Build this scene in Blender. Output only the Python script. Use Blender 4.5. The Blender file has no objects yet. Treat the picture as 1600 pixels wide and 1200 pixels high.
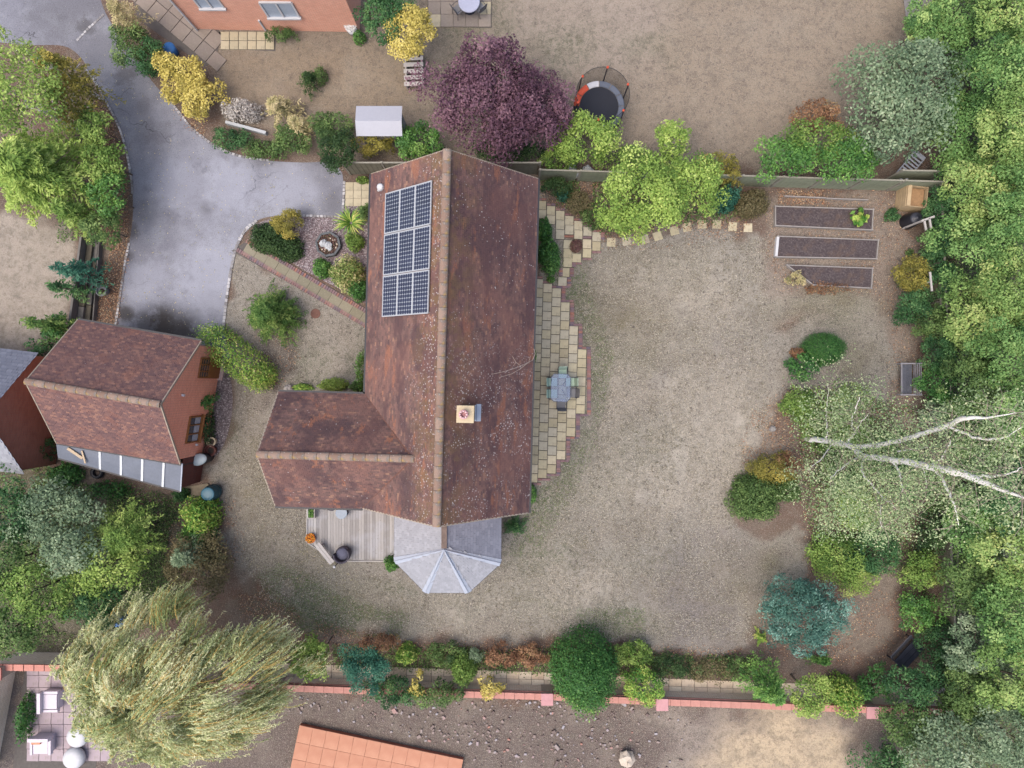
import bpy, math, random
import numpy as np
from mathutils import Matrix, Vector
random.seed(7); rng = np.random.default_rng(11)
sc = bpy.context.scene
# ---------------------------------------------------------------- camera, sky, sun, exposure
H = 33.8; F = 1081.6                     # drone height in metres, focal length in 1600-px units
cam_d = bpy.data.cameras.new('camera'); cam = bpy.data.objects.new('camera', cam_d)
sc.collection.objects.link(cam); sc.camera = cam
cam.location = (0, 0, H); cam.rotation_euler = (0, 0, 0)
cam_d.sensor_width = 36; cam_d.lens = 36*F/1600; cam_d.clip_end = 1500; cam_d.clip_start = .5
SUN_EL, SUN_AZ = math.radians(65), math.radians(234)      # azimuth clockwise from north (+Y)
world = bpy.data.worlds.new('World'); sc.world = world; world.use_nodes = True
wn = world.node_tree.nodes; wl = world.node_tree.links
bg = wn.get('Background') or wn.new('ShaderNodeBackground')
sky = wn.new('ShaderNodeTexSky'); sky.sky_type = 'NISHITA'; sky.sun_disc = False
sky.sun_elevation = SUN_EL; sky.sun_rotation = SUN_AZ
sky.air_density = 1.0; sky.dust_density = 4.5; sky.ozone_density = .6
bg.inputs['Strength'].default_value = .15
wl.new(sky.outputs[0], bg.inputs[0])
sun_d = bpy.data.lights.new('sun', 'SUN'); sun_d.energy = 1.0; sun_d.angle = math.radians(65); sun_d.color = (1, .95, .87)
sun = bpy.data.objects.new('sun', sun_d); sc.collection.objects.link(sun)
sdir = Vector((math.sin(SUN_AZ)*math.cos(SUN_EL), math.cos(SUN_AZ)*math.cos(SUN_EL), math.sin(SUN_EL)))
sun.rotation_euler = sdir.to_track_quat('Z', 'Y').to_euler()
sc.view_settings.view_transform = 'Standard'; sc.view_settings.look = 'None'
sc.view_settings.exposure = 1.15; sc.view_settings.gamma = 1; sc.view_settings.use_curve_mapping = False
sc.cycles.max_bounces = 5; sc.cycles.diffuse_bounces = 3; sc.cycles.transparent_max_bounces = 6

# ---------------------------------------------------------------- helpers
def W(px, py, z=0.):
    k = (H-z)/F
    return np.array([(px-800)*k, (600-py)*k, z])
def lin(c):
    c = c/255.
    return c/12.92 if c <= .04045 else ((c+.055)/1.055)**2.4
GAIN = 2.0
def C(r, g, b, k=1.): return (min(lin(r)*k/GAIN, .85), min(lin(g)*k/GAIN, .85), min(lin(b)*k/GAIN, .85), 1)

class NT:
    def __init__(s, name):
        s.m = bpy.data.materials.new(name); s.m.use_nodes = True
        s.n = s.m.node_tree.nodes; s.l = s.m.node_tree.links; s.n.clear()
        s.out = s.n.new('ShaderNodeOutputMaterial'); s._co = None
    def put(s, sock, v):
        if isinstance(v, bpy.types.NodeSocket): s.l.new(v, sock)
        elif v is not None: sock.default_value = v
    def co(s):
        if s._co is None: s._co = s.n.new('ShaderNodeTexCoord')
        return s._co.outputs['Object']
    def map(s, scale=(1, 1, 1), rot=(0, 0, 0), loc=(0, 0, 0), vec=None):
        x = s.n.new('ShaderNodeMapping'); s.put(x.inputs[0], vec or s.co())
        x.inputs['Scale'].default_value = scale; x.inputs['Rotation'].default_value = rot; x.inputs['Location'].default_value = loc
        return x.outputs[0]
    def noise(s, sc_, det=3, rough=.55, vec=None, dist=0):
        x = s.n.new('ShaderNodeTexNoise'); s.put(x.inputs['Vector'], vec or s.co())
        x.inputs['Scale'].default_value = sc_; x.inputs['Detail'].default_value = det
        x.inputs['Roughness'].default_value = rough; x.inputs['Distortion'].default_value = dist
        return x.outputs['Fac']
    def vor(s, sc_, feat='F1', vec=None, out='Distance'):
        x = s.n.new('ShaderNodeTexVoronoi'); x.feature = feat; s.put(x.inputs['Vector'], vec or s.co())
        x.inputs['Scale'].default_value = sc_
        return x.outputs[out]
    def ramp(s, f, stops, interp='LINEAR'):
        x = s.n.new('ShaderNodeValToRGB'); s.put(x.inputs[0], f); r = x.color_ramp; r.interpolation = interp
        while len(r.elements) < len(stops): r.elements.new(.5)
        for e, (p, c) in zip(r.elements, stops):
            e.position = p; e.color = c if len(c) == 4 else (*c, 1)
        return x.outputs[0]
    def rng(s, f, a, b, c=0., d=1.):
        x = s.n.new('ShaderNodeMapRange'); s.put(x.inputs[0], f); x.interpolation_type = 'SMOOTHSTEP'
        for i, v in zip((1, 2, 3, 4), (a, b, c, d)): s.put(x.inputs[i], v)
        return x.outputs[0]
    def mix(s, f, a, b, mode='MIX'):
        x = s.n.new('ShaderNodeMix'); x.data_type = 'RGBA'; x.blend_type = mode
        s.put(x.inputs[0], f); s.put(x.inputs[6], a); s.put(x.inputs[7], b)
        return x.outputs[2]
    def math(s, op, a, b=None):
        x = s.n.new('ShaderNodeMath'); x.operation = op; s.put(x.inputs[0], a); s.put(x.inputs[1], b)
        return x.outputs[0]
    def attr(s, name, out='Fac'):
        x = s.n.new('ShaderNodeAttribute'); x.attribute_name = name
        return x.outputs[out]
    def sep(s):
        x = s.n.new('ShaderNodeSeparateXYZ'); s.put(x.inputs[0], s.co()); return x.outputs
    def island(s): return s.n.new('ShaderNodeNewGeometry').outputs['Random Per Island']
    def objrand(s): return s.n.new('ShaderNodeObjectInfo').outputs['Random']
    def bump(s, h, st=.4, d=.02):
        x = s.n.new('ShaderNodeBump'); s.put(x.inputs['Height'], h)
        x.inputs['Strength'].default_value = st; x.inputs['Distance'].default_value = d
        return x.outputs[0]
    def pbr(s, col, rough=.8, metal=0, nrm=None, spec=.3, **kw):
        x = s.n.new('ShaderNodeBsdfPrincipled'); s.put(x.inputs['Base Color'], col); s.put(x.inputs['Roughness'], rough)
        s.put(x.inputs['Metallic'], metal); s.put(x.inputs['Specular IOR Level'], spec)
        if nrm is not None: s.put(x.inputs['Normal'], nrm)
        for k, v in kw.items(): s.put(x.inputs[k.replace('_', ' ')], v)
        s.l.new(x.outputs[0], s.out.inputs[0]); return s.m

def simple(name, col, rough=.7, var=.25, nsc=6., metal=0, spec=.3, bump=.2):
    t = NT(name); f = t.noise(nsc, 4, .65); r = t.objrand()
    dark = tuple(c*(1-var) for c in col[:3])+(1,); light = tuple(min(c*(1+var), 1) for c in col[:3])+(1,)
    g = t.noise(nsc*7, 3, .6)
    c = t.ramp(f, [(.3, dark), (.7, light)])
    c = t.mix(t.rng(g, .35, .75, 0, .35), c, tuple(x*.6 for x in col[:3])+(1,))
    c = t.mix(t.math('MULTIPLY', r, .3), c, light)
    return t.pbr(c, rough, metal, t.bump(g, bump, .01), spec)

def leafmat(name, stops, gloss=.15, trans=.3):
    t = NT(name); a = t.attr('tint')
    col = t.ramp(a, [(i/(len(stops)-1) if len(stops) > 1 else 0, c) for i, c in enumerate(stops)])
    p = t.n.new('ShaderNodeBsdfPrincipled'); t.put(p.inputs['Base Color'], col)
    p.inputs['Roughness'].default_value = .55; p.inputs['Specular IOR Level'].default_value = gloss
    tr = t.n.new('ShaderNodeBsdfTranslucent'); t.put(tr.inputs[0], col)
    mx = t.n.new('ShaderNodeMixShader'); mx.inputs[0].default_value = trans
    t.l.new(p.outputs[0], mx.inputs[1]); t.l.new(tr.outputs[0], mx.inputs[2]); t.l.new(mx.outputs[0], t.out.inputs[0])
    return t.m

COL = sc.collection
def wloc(o):
    v = Vector((0, 0, 0))
    while o is not None: v += o.location; o = o.parent
    return v
def link(name, me, parent=None, kind=None):
    o = bpy.data.objects.new(name, me); COL.objects.link(o)
    if parent is not None: o.parent = parent
    if kind: o['kind'] = kind
    return o
def tag(o, label, cat=None, group=None, kind=None):
    o['label'] = label
    if cat: o['category'] = cat
    if group: o['group'] = group
    if kind: o['kind'] = kind
    return o
def thing(name, label, cat, loc=(0, 0, 0), rz=0., group=None):
    o = bpy.data.objects.new(name, None); COL.objects.link(o); o.empty_display_size = .1
    o.location = tuple(float(x) for x in loc); o.rotation_euler = (0, 0, rz)
    return tag(o, label, cat, group)
def copy_tree(o, parent=None):
    c = o.copy(); COL.objects.link(c); c.parent = parent
    if parent is not None: c.matrix_parent_inverse = o.matrix_parent_inverse
    for ch in [x for x in bpy.data.objects if x.parent == o]: copy_tree(ch, c)
    return c

class MB:
    """collects shapes, then links them as one mesh object"""
    def __init__(s): s.v = []; s.f = []
    def add(s, vs, fs):
        n = len(s.v); s.v += [tuple(float(a) for a in p) for p in vs]; s.f += [tuple(i+n for i in f) for f in fs]; return s
    def box(s, c, d, rz=0., M=None):
        x, y, z = [a/2 for a in d]; co, si = math.cos(rz), math.sin(rz); P = []
        for sx, sy, sz in ((-1,-1,-1),(1,-1,-1),(1,1,-1),(-1,1,-1),(-1,-1,1),(1,-1,1),(1,1,1),(-1,1,1)):
            a, b, e = sx*x, sy*y, sz*z
            p = (a*co-b*si, a*si+b*co, e)
            if M is not None: p = M @ Vector(p)
            P.append((c[0]+p[0], c[1]+p[1], c[2]+p[2]))
        return s.add(P, [(0,3,2,1),(4,5,6,7),(0,1,5,4),(1,2,6,5),(2,3,7,6),(3,0,4,7)])
    def bar(s, a, b, w, h=None):
        a = Vector(a); b = Vector(b); h = h or w; d = b-a; q = d.to_track_quat('Y', 'Z').to_matrix()
        return s.box((a+b)/2, (w, d.length, h), 0, q)
    def prism(s, poly, z0, z1):
        n = len(poly); P = [(p[0], p[1], z0) for p in poly]+[(p[0], p[1], z1) for p in poly]
        ar = sum(poly[i][0]*poly[(i+1) % n][1]-poly[(i+1) % n][0]*poly[i][1] for i in range(n))
        F_ = [tuple(range(n, 2*n)), tuple(range(n-1, -1, -1))]+[(i, (i+1) % n, n+(i+1) % n, n+i) for i in range(n)]
        if ar < 0: F_ = [f[::-1] for f in F_]
        return s.add(P, F_)
    def tube(s, pts, rad, seg=8, cap=True):
        pts = [Vector(p) for p in pts]; rings = []; n0 = len(s.v)
        if not hasattr(rad, '__len__'): rad = [rad]*len(pts)
        u = None
        for i, p in enumerate(pts):
            d = (pts[min(i+1, len(pts)-1)]-pts[max(i-1, 0)])
            d = d.normalized() if d.length > 1e-9 else Vector((0, 0, 1))
            if u is None: u = d.orthogonal().normalized()
            else:
                u = u-d*u.dot(d); u = u.normalized() if u.length > 1e-6 else d.orthogonal().normalized()
            w = d.cross(u)
            rings.append([p+(u*math.cos(2*math.pi*k/seg)+w*math.sin(2*math.pi*k/seg))*rad[i] for k in range(seg)])
        vs = [q for r in rings for q in r]; fs = []
        for i in range(len(pts)-1):
            for k in range(seg):
                a = i*seg+k; b = i*seg+(k+1) % seg; fs.append((a, b, b+seg, a+seg))
        if cap: fs += [tuple(range(seg-1, -1, -1)), tuple((len(pts)-1)*seg+k for k in range(seg))]
        return s.add(vs, fs)
    def lathe(s, c, prof, seg=24, sx=1., sy=1., a0=0., a1=2*math.pi):
        full = abs(a1-a0-2*math.pi) < 1e-6; m = seg if full else seg+1; vs = []
        for r, z in prof:
            for k in range(m):
                t = a0+(a1-a0)*k/seg; vs.append((c[0]+r*sx*math.cos(t), c[1]+r*sy*math.sin(t), c[2]+z))
        fs = []
        for i in range(len(prof)-1):
            for k in range(seg):
                a = i*m+k; b = i*m+((k+1) % m); fs.append((a, b, b+m, a+m))
        return s.add(vs, fs)
    def build(s, name, m, parent=None, kind=None, smooth=False, local=False):
        if not s.v: return None
        off = Vector((0, 0, 0)) if (local or parent is None) else wloc(parent)
        me = bpy.data.meshes.new(name)
        me.from_pydata([(v[0]-off.x, v[1]-off.y, v[2]-off.z) for v in s.v], [], s.f); me.materials.append(m)
        if smooth: me.polygons.foreach_set('use_smooth', [True]*len(me.polygons))
        return link(name, me, parent, kind)

def quads(name, V, m, parent=None, kind=None, tint=None, local=False):
    """V: (n,4,3) quads as one mesh, tint: (n,)"""
    V = np.asarray(V, dtype=np.float32); n = len(V)
    if parent is not None and not local: V = V-np.array(wloc(parent), dtype=np.float32)
    me = bpy.data.meshes.new(name); me.vertices.add(4*n); me.vertices.foreach_set('co', V.reshape(-1))
    me.loops.add(4*n); me.loops.foreach_set('vertex_index', np.arange(4*n, dtype=np.int32))
    me.polygons.add(n); me.polygons.foreach_set('loop_start', np.arange(0, 4*n, 4, dtype=np.int32))
    if tint is not None:
        a = me.attributes.new('tint', 'FLOAT', 'FACE'); a.data.foreach_set('value', np.asarray(tint, dtype=np.float32))
    me.materials.append(m); me.update(calc_edges=True)
    return link(name, me, parent, kind)

def sheet(name, pxpoly, m, z, kind='structure', parent=None):
    me = bpy.data.meshes.new(name); P = [tuple(W(x, y, 0)[:2])+(z,) for x, y in pxpoly]
    ar = sum(P[i][0]*P[(i+1) % len(P)][1]-P[(i+1) % len(P)][0]*P[i][1] for i in range(len(P)))
    if ar < 0: P = P[::-1]
    me.from_pydata(P, [], [tuple(range(len(P)))]); me.materials.append(m)
    return link(name, me, parent, kind)
def smooth_line(pts, n=6):
    out = []
    for i in range(len(pts)-1):
        p0 = pts[max(i-1, 0)]; p1 = pts[i]; p2 = pts[i+1]; p3 = pts[min(i+2, len(pts)-1)]
        for k in range(n):
            t = k/n
            out.append(tuple(.5*((2*p1[j])+(-p0[j]+p2[j])*t+(2*p0[j]-5*p1[j]+4*p2[j]-p3[j])*t*t+(-p0[j]+3*p1[j]-3*p2[j]+p3[j])*t**3) for j in range(len(p1))))
    return out+[tuple(pts[-1])]

# ---------------------------------------------------------------- ground: one sheet, zone colours per vertex
def pdist(X, Y, poly):
    """signed distance (+ inside) to polygon in world coords"""
    P = np.array(poly); n = len(P); d2 = np.full(X.shape, 1e9); ins = np.zeros(X.shape, bool)
    for i in range(n):
        ax, ay = P[i]; bx, by = P[(i+1) % n]; ex, ey = bx-ax, by-ay
        t = np.clip(((X-ax)*ex+(Y-ay)*ey)/(ex*ex+ey*ey+1e-12), 0, 1)
        d2 = np.minimum(d2, (X-ax-t*ex)**2+(Y-ay-t*ey)**2)
        c = ((ay > Y) != (by > Y)) & (X < ex*(Y-ay)/(ey+1e-12)+ax); ins ^= c
    return np.sqrt(d2)*np.where(ins, 1, -1)
def vnoise(X, Y, s, seed):
    g = np.random.default_rng(seed).random((64, 64)); x = X*s+100; y = Y*s+100
    i = np.floor(x).astype(int); j = np.floor(y).astype(int); fx = x-i; fy = y-j
    fx = fx*fx*(3-2*fx); fy = fy*fy*(3-2*fy)
    a = g[i % 64, j % 64]; b = g[(i+1) % 64, j % 64]; c = g[i % 64, (j+1) % 64]; d = g[(i+1) % 64, (j+1) % 64]
    return (a*(1-fx)+b*fx)*(1-fy)+(c*(1-fx)+d*fx)*fy
xs = np.concatenate([[-400, -200, -100, -60, -45, -36], np.arange(-32, 32.01, .16), [36, 45, 60, 100, 200, 400]])
ys = np.concatenate([[-400, -200, -100, -60, -40, -30], np.arange(-25, 25.01, .16), [30, 40, 60, 100, 200, 400]])
GX, GY = np.meshgrid(xs, ys)
NX = GX+(vnoise(GX, GY, .9, 1)-.5)*1.1+(vnoise(GX, GY, 2.6, 2)-.5)*.45
NY = GY+(vnoise(GX, GY, .9, 3)-.5)*1.1+(vnoise(GX, GY, 2.6, 4)-.5)*.45
soil = C(122, 98, 86); COLR = np.ones(GX.shape+(4,))*np.array(soil); COLR[..., 3] = .5
GREEN = np.zeros(GX.shape)
def paint(poly, col, feather=.35, amp=None, op=1., warp=True):
    P = [tuple(W(x, y)[:2]) for x, y in poly]
    d = pdist(NX if warp else GX, NY if warp else GY, P); a = np.clip(d/feather+.5, 0, 1); a = (a*a*(3-2*a)*op)[..., None]
    c = np.array(col[:3]+((amp if amp is not None else .5),))
    COLR[:] = COLR*(1-a)+c*a
def blob(px, py, rx, ry, col, op=.6, seed=5, ang=0.):
    c = W(px, py); rx /= 32.; ry /= 32.; ca, sa = math.cos(math.radians(ang)), math.sin(math.radians(ang))
    dx = NX-c[0]; dy = NY-c[1]; u = (dx*ca+dy*sa)/rx; v = (-dx*sa+dy*ca)/ry
    a = np.exp(-(u*u+v*v)*1.2)*op*(.55+.9*vnoise(GX, GY, 1.7, seed)); a = np.clip(a, 0, 1)[..., None]
    COLR[..., :3] = COLR[..., :3]*(1-a)+np.array(col[:3])*a
def gblob(px, py, rx, ry, op):
    c = W(px, py); a = np.exp(-(((NX-c[0])*32/rx)**2+((NY-c[1])*32/ry)**2)*1.0)*min(op*1.35, 1)
    GREEN[:] = np.maximum(GREEN, a)
straw = C(165, 159, 148)
# neighbour's lawn to the north, its bare path and the earth to the south
paint([(230,-60),(1440,-60),(1430,40),(1400,120),(1380,200),(1340,262),(900,262),(640,262),(430,215),(345,190),(320,100),(240,40)], C(158,144,128), .8, .5)
paint([(800,-60),(1420,-60),(1390,130),(1330,225),(1000,225),(880,120)], C(168,152,134), 2.2, .5)
paint([(760,-40),(1060,-40),(1010,110),(900,120),(780,60)], C(184,170,158), 2.5, .4, .7)
paint([(340,85),(640,60),(640,190),(560,200),(360,160)], C(163,146,126), 1.0, .4)
# our lawn
paint([(842,300),(905,395),(945,384),(1010,378),(1060,368),(1120,364),(1180,366),(1203,388),(1222,430),(1262,462),(1330,462),(1372,465),(1392,500),(1400,560),(1400,640),(1330,640),
       (1255,600),(1228,600),(1215,650),(1180,700),(1148,735),(1140,785),(1175,828),(1245,835),(1262,900),(1200,930),(1172,960),(1180,1012),(1100,1022),
       (1000,1012),(900,1004),(820,1000),(700,1008),(640,1003),(560,993),(480,975),(420,940),(380,880),(355,820),(340,770),(320,735),(335,715),(360,660),(372,610),(360,560),(352,515),
       (362,440),(371,390),(400,395),(575,505),(575,700),(830,700),(830,300)], straw, .35, .85)
paint([(1325,860),(1400,800),(1440,760),(1450,800),(1400,880),(1390,1010),(1330,1035),(1300,1000),(1330,920)], C(140,126,113), .5, .55)
paint([(1195,300),(1400,296),(1435,420),(1440,640),(1395,660),(1380,600),(1398,540),(1375,470),(1220,458),(1195,400)], C(150,133,120), .5, .75)
# gravelly court beyond the hedge on the left; bare earth with rubble beyond the brick wall
paint([(-60,310),(110,350),(118,500),(60,540),(-60,545)], C(190,178,164), .6, .3)
paint([(-60,1040),(420,1085),(800,1095),(1500,1115),(1700,1260),(-60,1260)], C(120,104,98), .5, .7)
paint([(1000,1115),(1330,1125),(1330,1260),(960,1260),(1050,1180)], C(168,154,143), .9, .6)
paint([(1150,1128),(1215,1108),(1290,1122),(1335,1165),(1320,1290),(1090,1290),(1085,1200)], C(222,200,168), 2.0, .35)
paint([(1480,-60),(1700,-60),(1700,1260),(1380,1260),(1440,1080),(1480,1000),(1475,640)], C(92,104,66), .8, .6)
paint([(-60,700),(80,740),(300,800),(250,980),(150,1030),(-60,1040)], C(96,96,70), .8, .6)
paint([(-60,1060),(40,1060),(10,1260),(-60,1260)], C(96,88,92), .3, .5)
# worn, grey and dark patches of the lawn, kept with the ground
for a in ((960,480,60,30),(1010,640,36,50),(1120,760,60,24),(980,820,50,30),(1090,920,90,50),(900,860,40,24),(760,980,60,14),(1150,930,50,50),(1170,860,30,40)): blob(*a, C(128,120,110), .6, 19)
for a in ((1060,890,60,40),(1080,960,60,40),(1140,1000,50,30),(1060,985,45,30),(1155,690,40,50),(1120,840,50,30),(1140,560,26,30),(1030,570,20,20),(1190,870,40,30)): blob(*a, C(132,125,123), .75)
for a in ((1120,680,90,70),(1080,450,130,60),(1100,600,100,60),(1170,660,40,60),(1040,760,120,60),(900,920,80,40),(700,960,60,30),(520,560,30,30),(1180,655,40,60),(1130,720,60,40),(960,600,30,60)): blob(*a, C(200,191,177), .75, 9)
for a in ((980,510,80,50),(1260,480,60,25),(1330,560,50,70),(560,960,120,26),(420,760,50,90),(470,900,70,50),(1330,480,60,20),(1200,900,40,60)): blob(*a, C(136,128,100), .75, 12)
for a in ((440,560,30,36),(404,545,22,30),(420,612,20,14)): blob(*a, C(84,72,70), .9, 13)  # dark grey-brown patches in the ground colour around the yew
for a in ((400,930,40,30),(430,960,50,26),(1250,500,30,20),(1225,640,14,50),(620,1003,120,12),(480,985,60,14)): blob(*a, C(128,92,76), .6, 14)
for a in ((470,950,80,34,.85),(520,975,90,20,.9),(880,440,40,34,.6),(905,480,30,60,.6),(915,560,26,70,.5),(960,560,50,20,.35),(890,660,26,40,.5),(870,730,50,44,.85),(830,790,50,34,.9),
          (840,870,60,34,.6),(930,760,70,40,.3),(960,975,60,22,.8),(850,940,80,30,.35),(480,570,40,40,.4),(560,560,20,50,.6),(1290,500,60,20,.35),(1000,870,80,30,.25),(350,690,16,50,.5),
          (1060,420,100,30,.2),(620,920,50,14,.6),(730,950,60,14,.3),(1000,700,80,40,.3),(730,30,60,40,.6),(880,80,60,40,.4),(1010,80,40,20,.4),(700,110,40,30,.5)): gblob(*a)
me = bpy.data.meshes.new('ground'); ny, nx = GX.shape
V = np.stack([GX, GY, np.zeros_like(GX)], -1).reshape(-1, 3)
idx = (np.arange(ny-1)[:, None]*nx+np.arange(nx-1)[None]).reshape(-1)
Q = np.stack([idx, idx+1, idx+1+nx, idx+nx], 1)
me.vertices.add(len(V)); me.vertices.foreach_set('co', V.reshape(-1).astype(np.float32))
me.loops.add(Q.size); me.loops.foreach_set('vertex_index', Q.reshape(-1).astype(np.int32))
me.polygons.add(len(Q)); me.polygons.foreach_set('loop_start', np.arange(0, Q.size, 4, dtype=np.int32))
a = me.attributes.new('zone', 'FLOAT_COLOR', 'POINT'); a.data.foreach_set('color', COLR.reshape(-1).astype(np.float32))
a = me.attributes.new('green', 'FLOAT', 'POINT'); a.data.foreach_set('value', GREEN.reshape(-1).astype(np.float32))
me.update(calc_edges=True)
t = NT('ground_grass_soil'); zc = t.attr('zone', 'Color'); za = t.attr('zone', 'Alpha'); gr = t.attr('green')
n1 = t.noise(15, 4, .75); n2 = t.noise(3.2, 5, .7, dist=.4); n3 = t.noise(.55, 3, .6); n4 = t.noise(30, 2, .7); n5 = t.noise(6.5, 5, .8, dist=1.0); n6 = t.noise(1.3, 4, .7, dist=.5)
c = t.mix(t.math('MULTIPLY', t.rng(n6, .44, .66), .38), zc, C(128, 118, 106))
c = t.mix(t.math('MULTIPLY', t.rng(n2, .45, .68), .5), c, C(118, 108, 96))
c = t.mix(t.rng(n3, .45, .7, 0, .25), c, C(186, 174, 158))
gg = t.math('MULTIPLY', gr, t.rng(t.math('ADD', t.math('MULTIPLY', n5, .5), t.math('MULTIPLY', n2, .5)), .43, .6, .15, 1.))
c = t.mix(gg, c, t.ramp(n1, [(.3, C(66, 82, 52)), (.7, C(124, 134, 98))]))
c = t.mix(t.math('MULTIPLY', t.rng(n1, .52, .64), za), c, C(84, 74, 68))
c = t.mix(t.math('MULTIPLY', t.rng(n4, .54, .66), t.math('MULTIPLY', za, 1.1)), c, C(224, 216, 204))
c = t.mix(t.math('MULTIPLY', t.rng(n5, .55, .63), t.math('MULTIPLY', za, 1.1)), c, C(100, 92, 88))
c = t.mix(t.math('MULTIPLY', t.rng(t.noise(9, 4, .8), .57, .66), t.math('MULTIPLY', za, .9)), c, C(206, 196, 182))
t.pbr(c, .95, 0, t.bump(t.math('ADD', n1, n5), .7, .05), .1)
me.materials.append(t.m); ground = link('ground', me, None, 'structure'); ground['label'] = 'sun-dried lawn and soil beds seen from above'
# ---------------------------------------------------------------- driveway
def stain(t, pts):
    acc = None; co = t.co(); nz = t.noise(1.6, 4, .7)
    for px, py, r, s in pts:
        w = W(px, py); x = t.n.new('ShaderNodeVectorMath'); x.operation = 'DISTANCE'; t.put(x.inputs[0], co); x.inputs[1].default_value = (w[0], w[1], 0)
        d = t.math('ADD', x.outputs['Value'], t.math('MULTIPLY', t.math('SUBTRACT', nz, .5), r*1.6))
        v = t.rng(d, r*.25, r, s, 0)
        acc = v if acc is None else t.math('MAXIMUM', acc, v)
    return acc
def crack(t, sc_, w, lo=.5):
    wp = t.n.new('ShaderNodeVectorMath'); wp.operation = 'ADD'
    nn = t.n.new('ShaderNodeTexNoise'); t.put(nn.inputs['Vector'], t.co()); nn.inputs['Scale'].default_value = 1.3; nn.inputs['Detail'].default_value = 4
    sc2 = t.n.new('ShaderNodeVectorMath'); sc2.operation = 'SCALE'; t.put(sc2.inputs[0], nn.outputs['Color']); sc2.inputs[3].default_value = 1.1
    t.put(wp.inputs[0], t.co()); t.put(wp.inputs[1], sc2.outputs[0])
    e = t.vor(sc_, 'DISTANCE_TO_EDGE', wp.outputs[0]); ln = t.rng(e, 0, w, 1, 0)
    return t.math('MULTIPLY', ln, t.rng(t.noise(.35, 2), lo, lo+.12))
t = NT('asphalt'); a1 = t.noise(24, 3, .7); a2 = t.noise(1.0, 4, .6); a3 = t.noise(.22, 3, .5)
ASP = C(148, 148, 158)
c = t.ramp(a3, [(.3, C(138, 138, 150)), (.7, C(166, 167, 178))])
c = t.mix(t.rng(a2, .4, .7, 0, .5), c, C(178, 180, 190))
c = t.mix(t.rng(a1, .48, .68, 0, .6), c, C(84, 84, 88))
c = t.mix(t.rng(t.noise(.8, 5, .7), .54, .72, 0, .4), c, C(110, 110, 118))
c = t.mix(t.math('MULTIPLY', crack(t, .30, .007), .75), c, C(52, 50, 54))
c = t.mix(t.math('MULTIPLY', crack(t, .8, .01, .56), .4), c, C(70, 68, 72))
c = t.mix(stain(t, [(195,115,1.0,.6),(133,42,.8,.6),(222,165,.8,.4),(230,205,1.2,.35),(258,508,1.5,.95),(285,515,1.6,.9),(230,512,1.2,.7),(195,490,.7,.8),(150,0,2.2,.3),(520,320,1.0,.35),(480,335,.7,.4),(100,20,3.0,.3),(170,90,2.4,.3),(210,150,2.2,.28),(245,215,1.8,.2),(420,262,1.4,.25),(500,265,1.2,.3),(230,330,.9,.25),(340,480,1.2,.25),(325,325,.5,.35),(200,60,1.6,.25),(250,210,1.2,.3),(204,360,.6,.5),(200,400,.5,.5)]), c, C(62, 56, 52))
c = t.mix(stain(t, [(330,440,3.0,.4),(230,440,1.6,.35),(360,290,2.2,.4),(450,290,2.2,.35),(280,290,2.0,.3),(215,460,.9,.4)]), c, C(196, 199, 214))
sp = t.vor(5.0); c = t.mix(t.rng(sp, .03, .09, .75, 0), c, C(220, 214, 200))
c = t.mix(t.rng(t.vor(2.3), .02, .06, .6, 0), c, C(90, 74, 60))
t.pbr(c, .85, 0, t.bump(a1, .35, .01), .25); M_ASP = t.m
left_edge = smooth_line([(-60,60),(40,70),(100,72),(128,92),(142,118),(165,155),(184,193),(197,232),(205,275),(208,330),(203,375),(196,410),(190,450),(183,510),(183,560)])
right_edge = smooth_line([(360,560),(350,512),(354,470),(360,430),(368,392),(379,366),(400,346),(425,338),(470,336),(536,337),(536,300),(534,270),(515,254),(470,254),(420,251),(375,244),(338,229),(303,203),(272,163),(240,130),(205,80),(165,20),(140,-60)])
drive = sheet('driveway', left_edge+right_edge+[(60,-160),(-160,-160),(-160,60)], M_ASP, .006)
drive['label'] = 'curved grey asphalt drive with cracks and dark stains'
def mat_setts():
    t = NT('granite_setts'); r = t.island(); c = t.ramp(r, [(0, C(140,136,136)), (.5, C(186,184,186)), (1, C(222,220,222))])
    c = t.mix(t.rng(t.noise(20, 3), .5, .7, 0, .5), c, C(96, 88, 84)); return t.pbr(c, .9, 0, t.bump(t.noise(40), .5, .01))
M_SETT = mat_setts()
def kerb(pts, w=.11, pitch=.17, z=.05, name='granite_kerb'):
    m = MB(); pts = smooth_line(pts, 10); P = [W(*p[:2]) for p in pts]; acc = 0.; last = None
    for i in range(len(P)-1):
        d = P[i+1]-P[i]; L = np.linalg.norm(d[:2]);
        if L < 1e-6: continue
        while acc < L:
            q = P[i]+d*(acc/L); a = math.atan2(d[1], d[0])
            m.box((q[0], q[1], z/2+random.uniform(-.006, .006)), (pitch-.02-random.random()*.02, w+random.uniform(-.02, .01), z), a+random.uniform(-.06, .06)); acc += pitch
        acc -= L
    return m.build(name, M_SETT, drive, 'stuff')
kerb([(122,62),(136,47),(150,34),(164,21)], z=.025)
kerb([(136,110),(150,130),(165,157),(184,193),(197,232),(205,275),(208,305)])
kerb([(202,382),(196,410),(190,450),(181,508)])
kerb([(270,163),(285,182),(303,203),(338,229),(375,244),(420,251)])
kerb([(470,337),(500,338),(534,339)]); kerb([(538,286),(537,310),(535,338)])
kerb([(400,346),(385,358),(375,375),(367,395),(360,430),(354,470),(349,514)], w=.13)
kerb([(397,350),(383,362),(373,378),(366,398)], w=.1)
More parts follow.
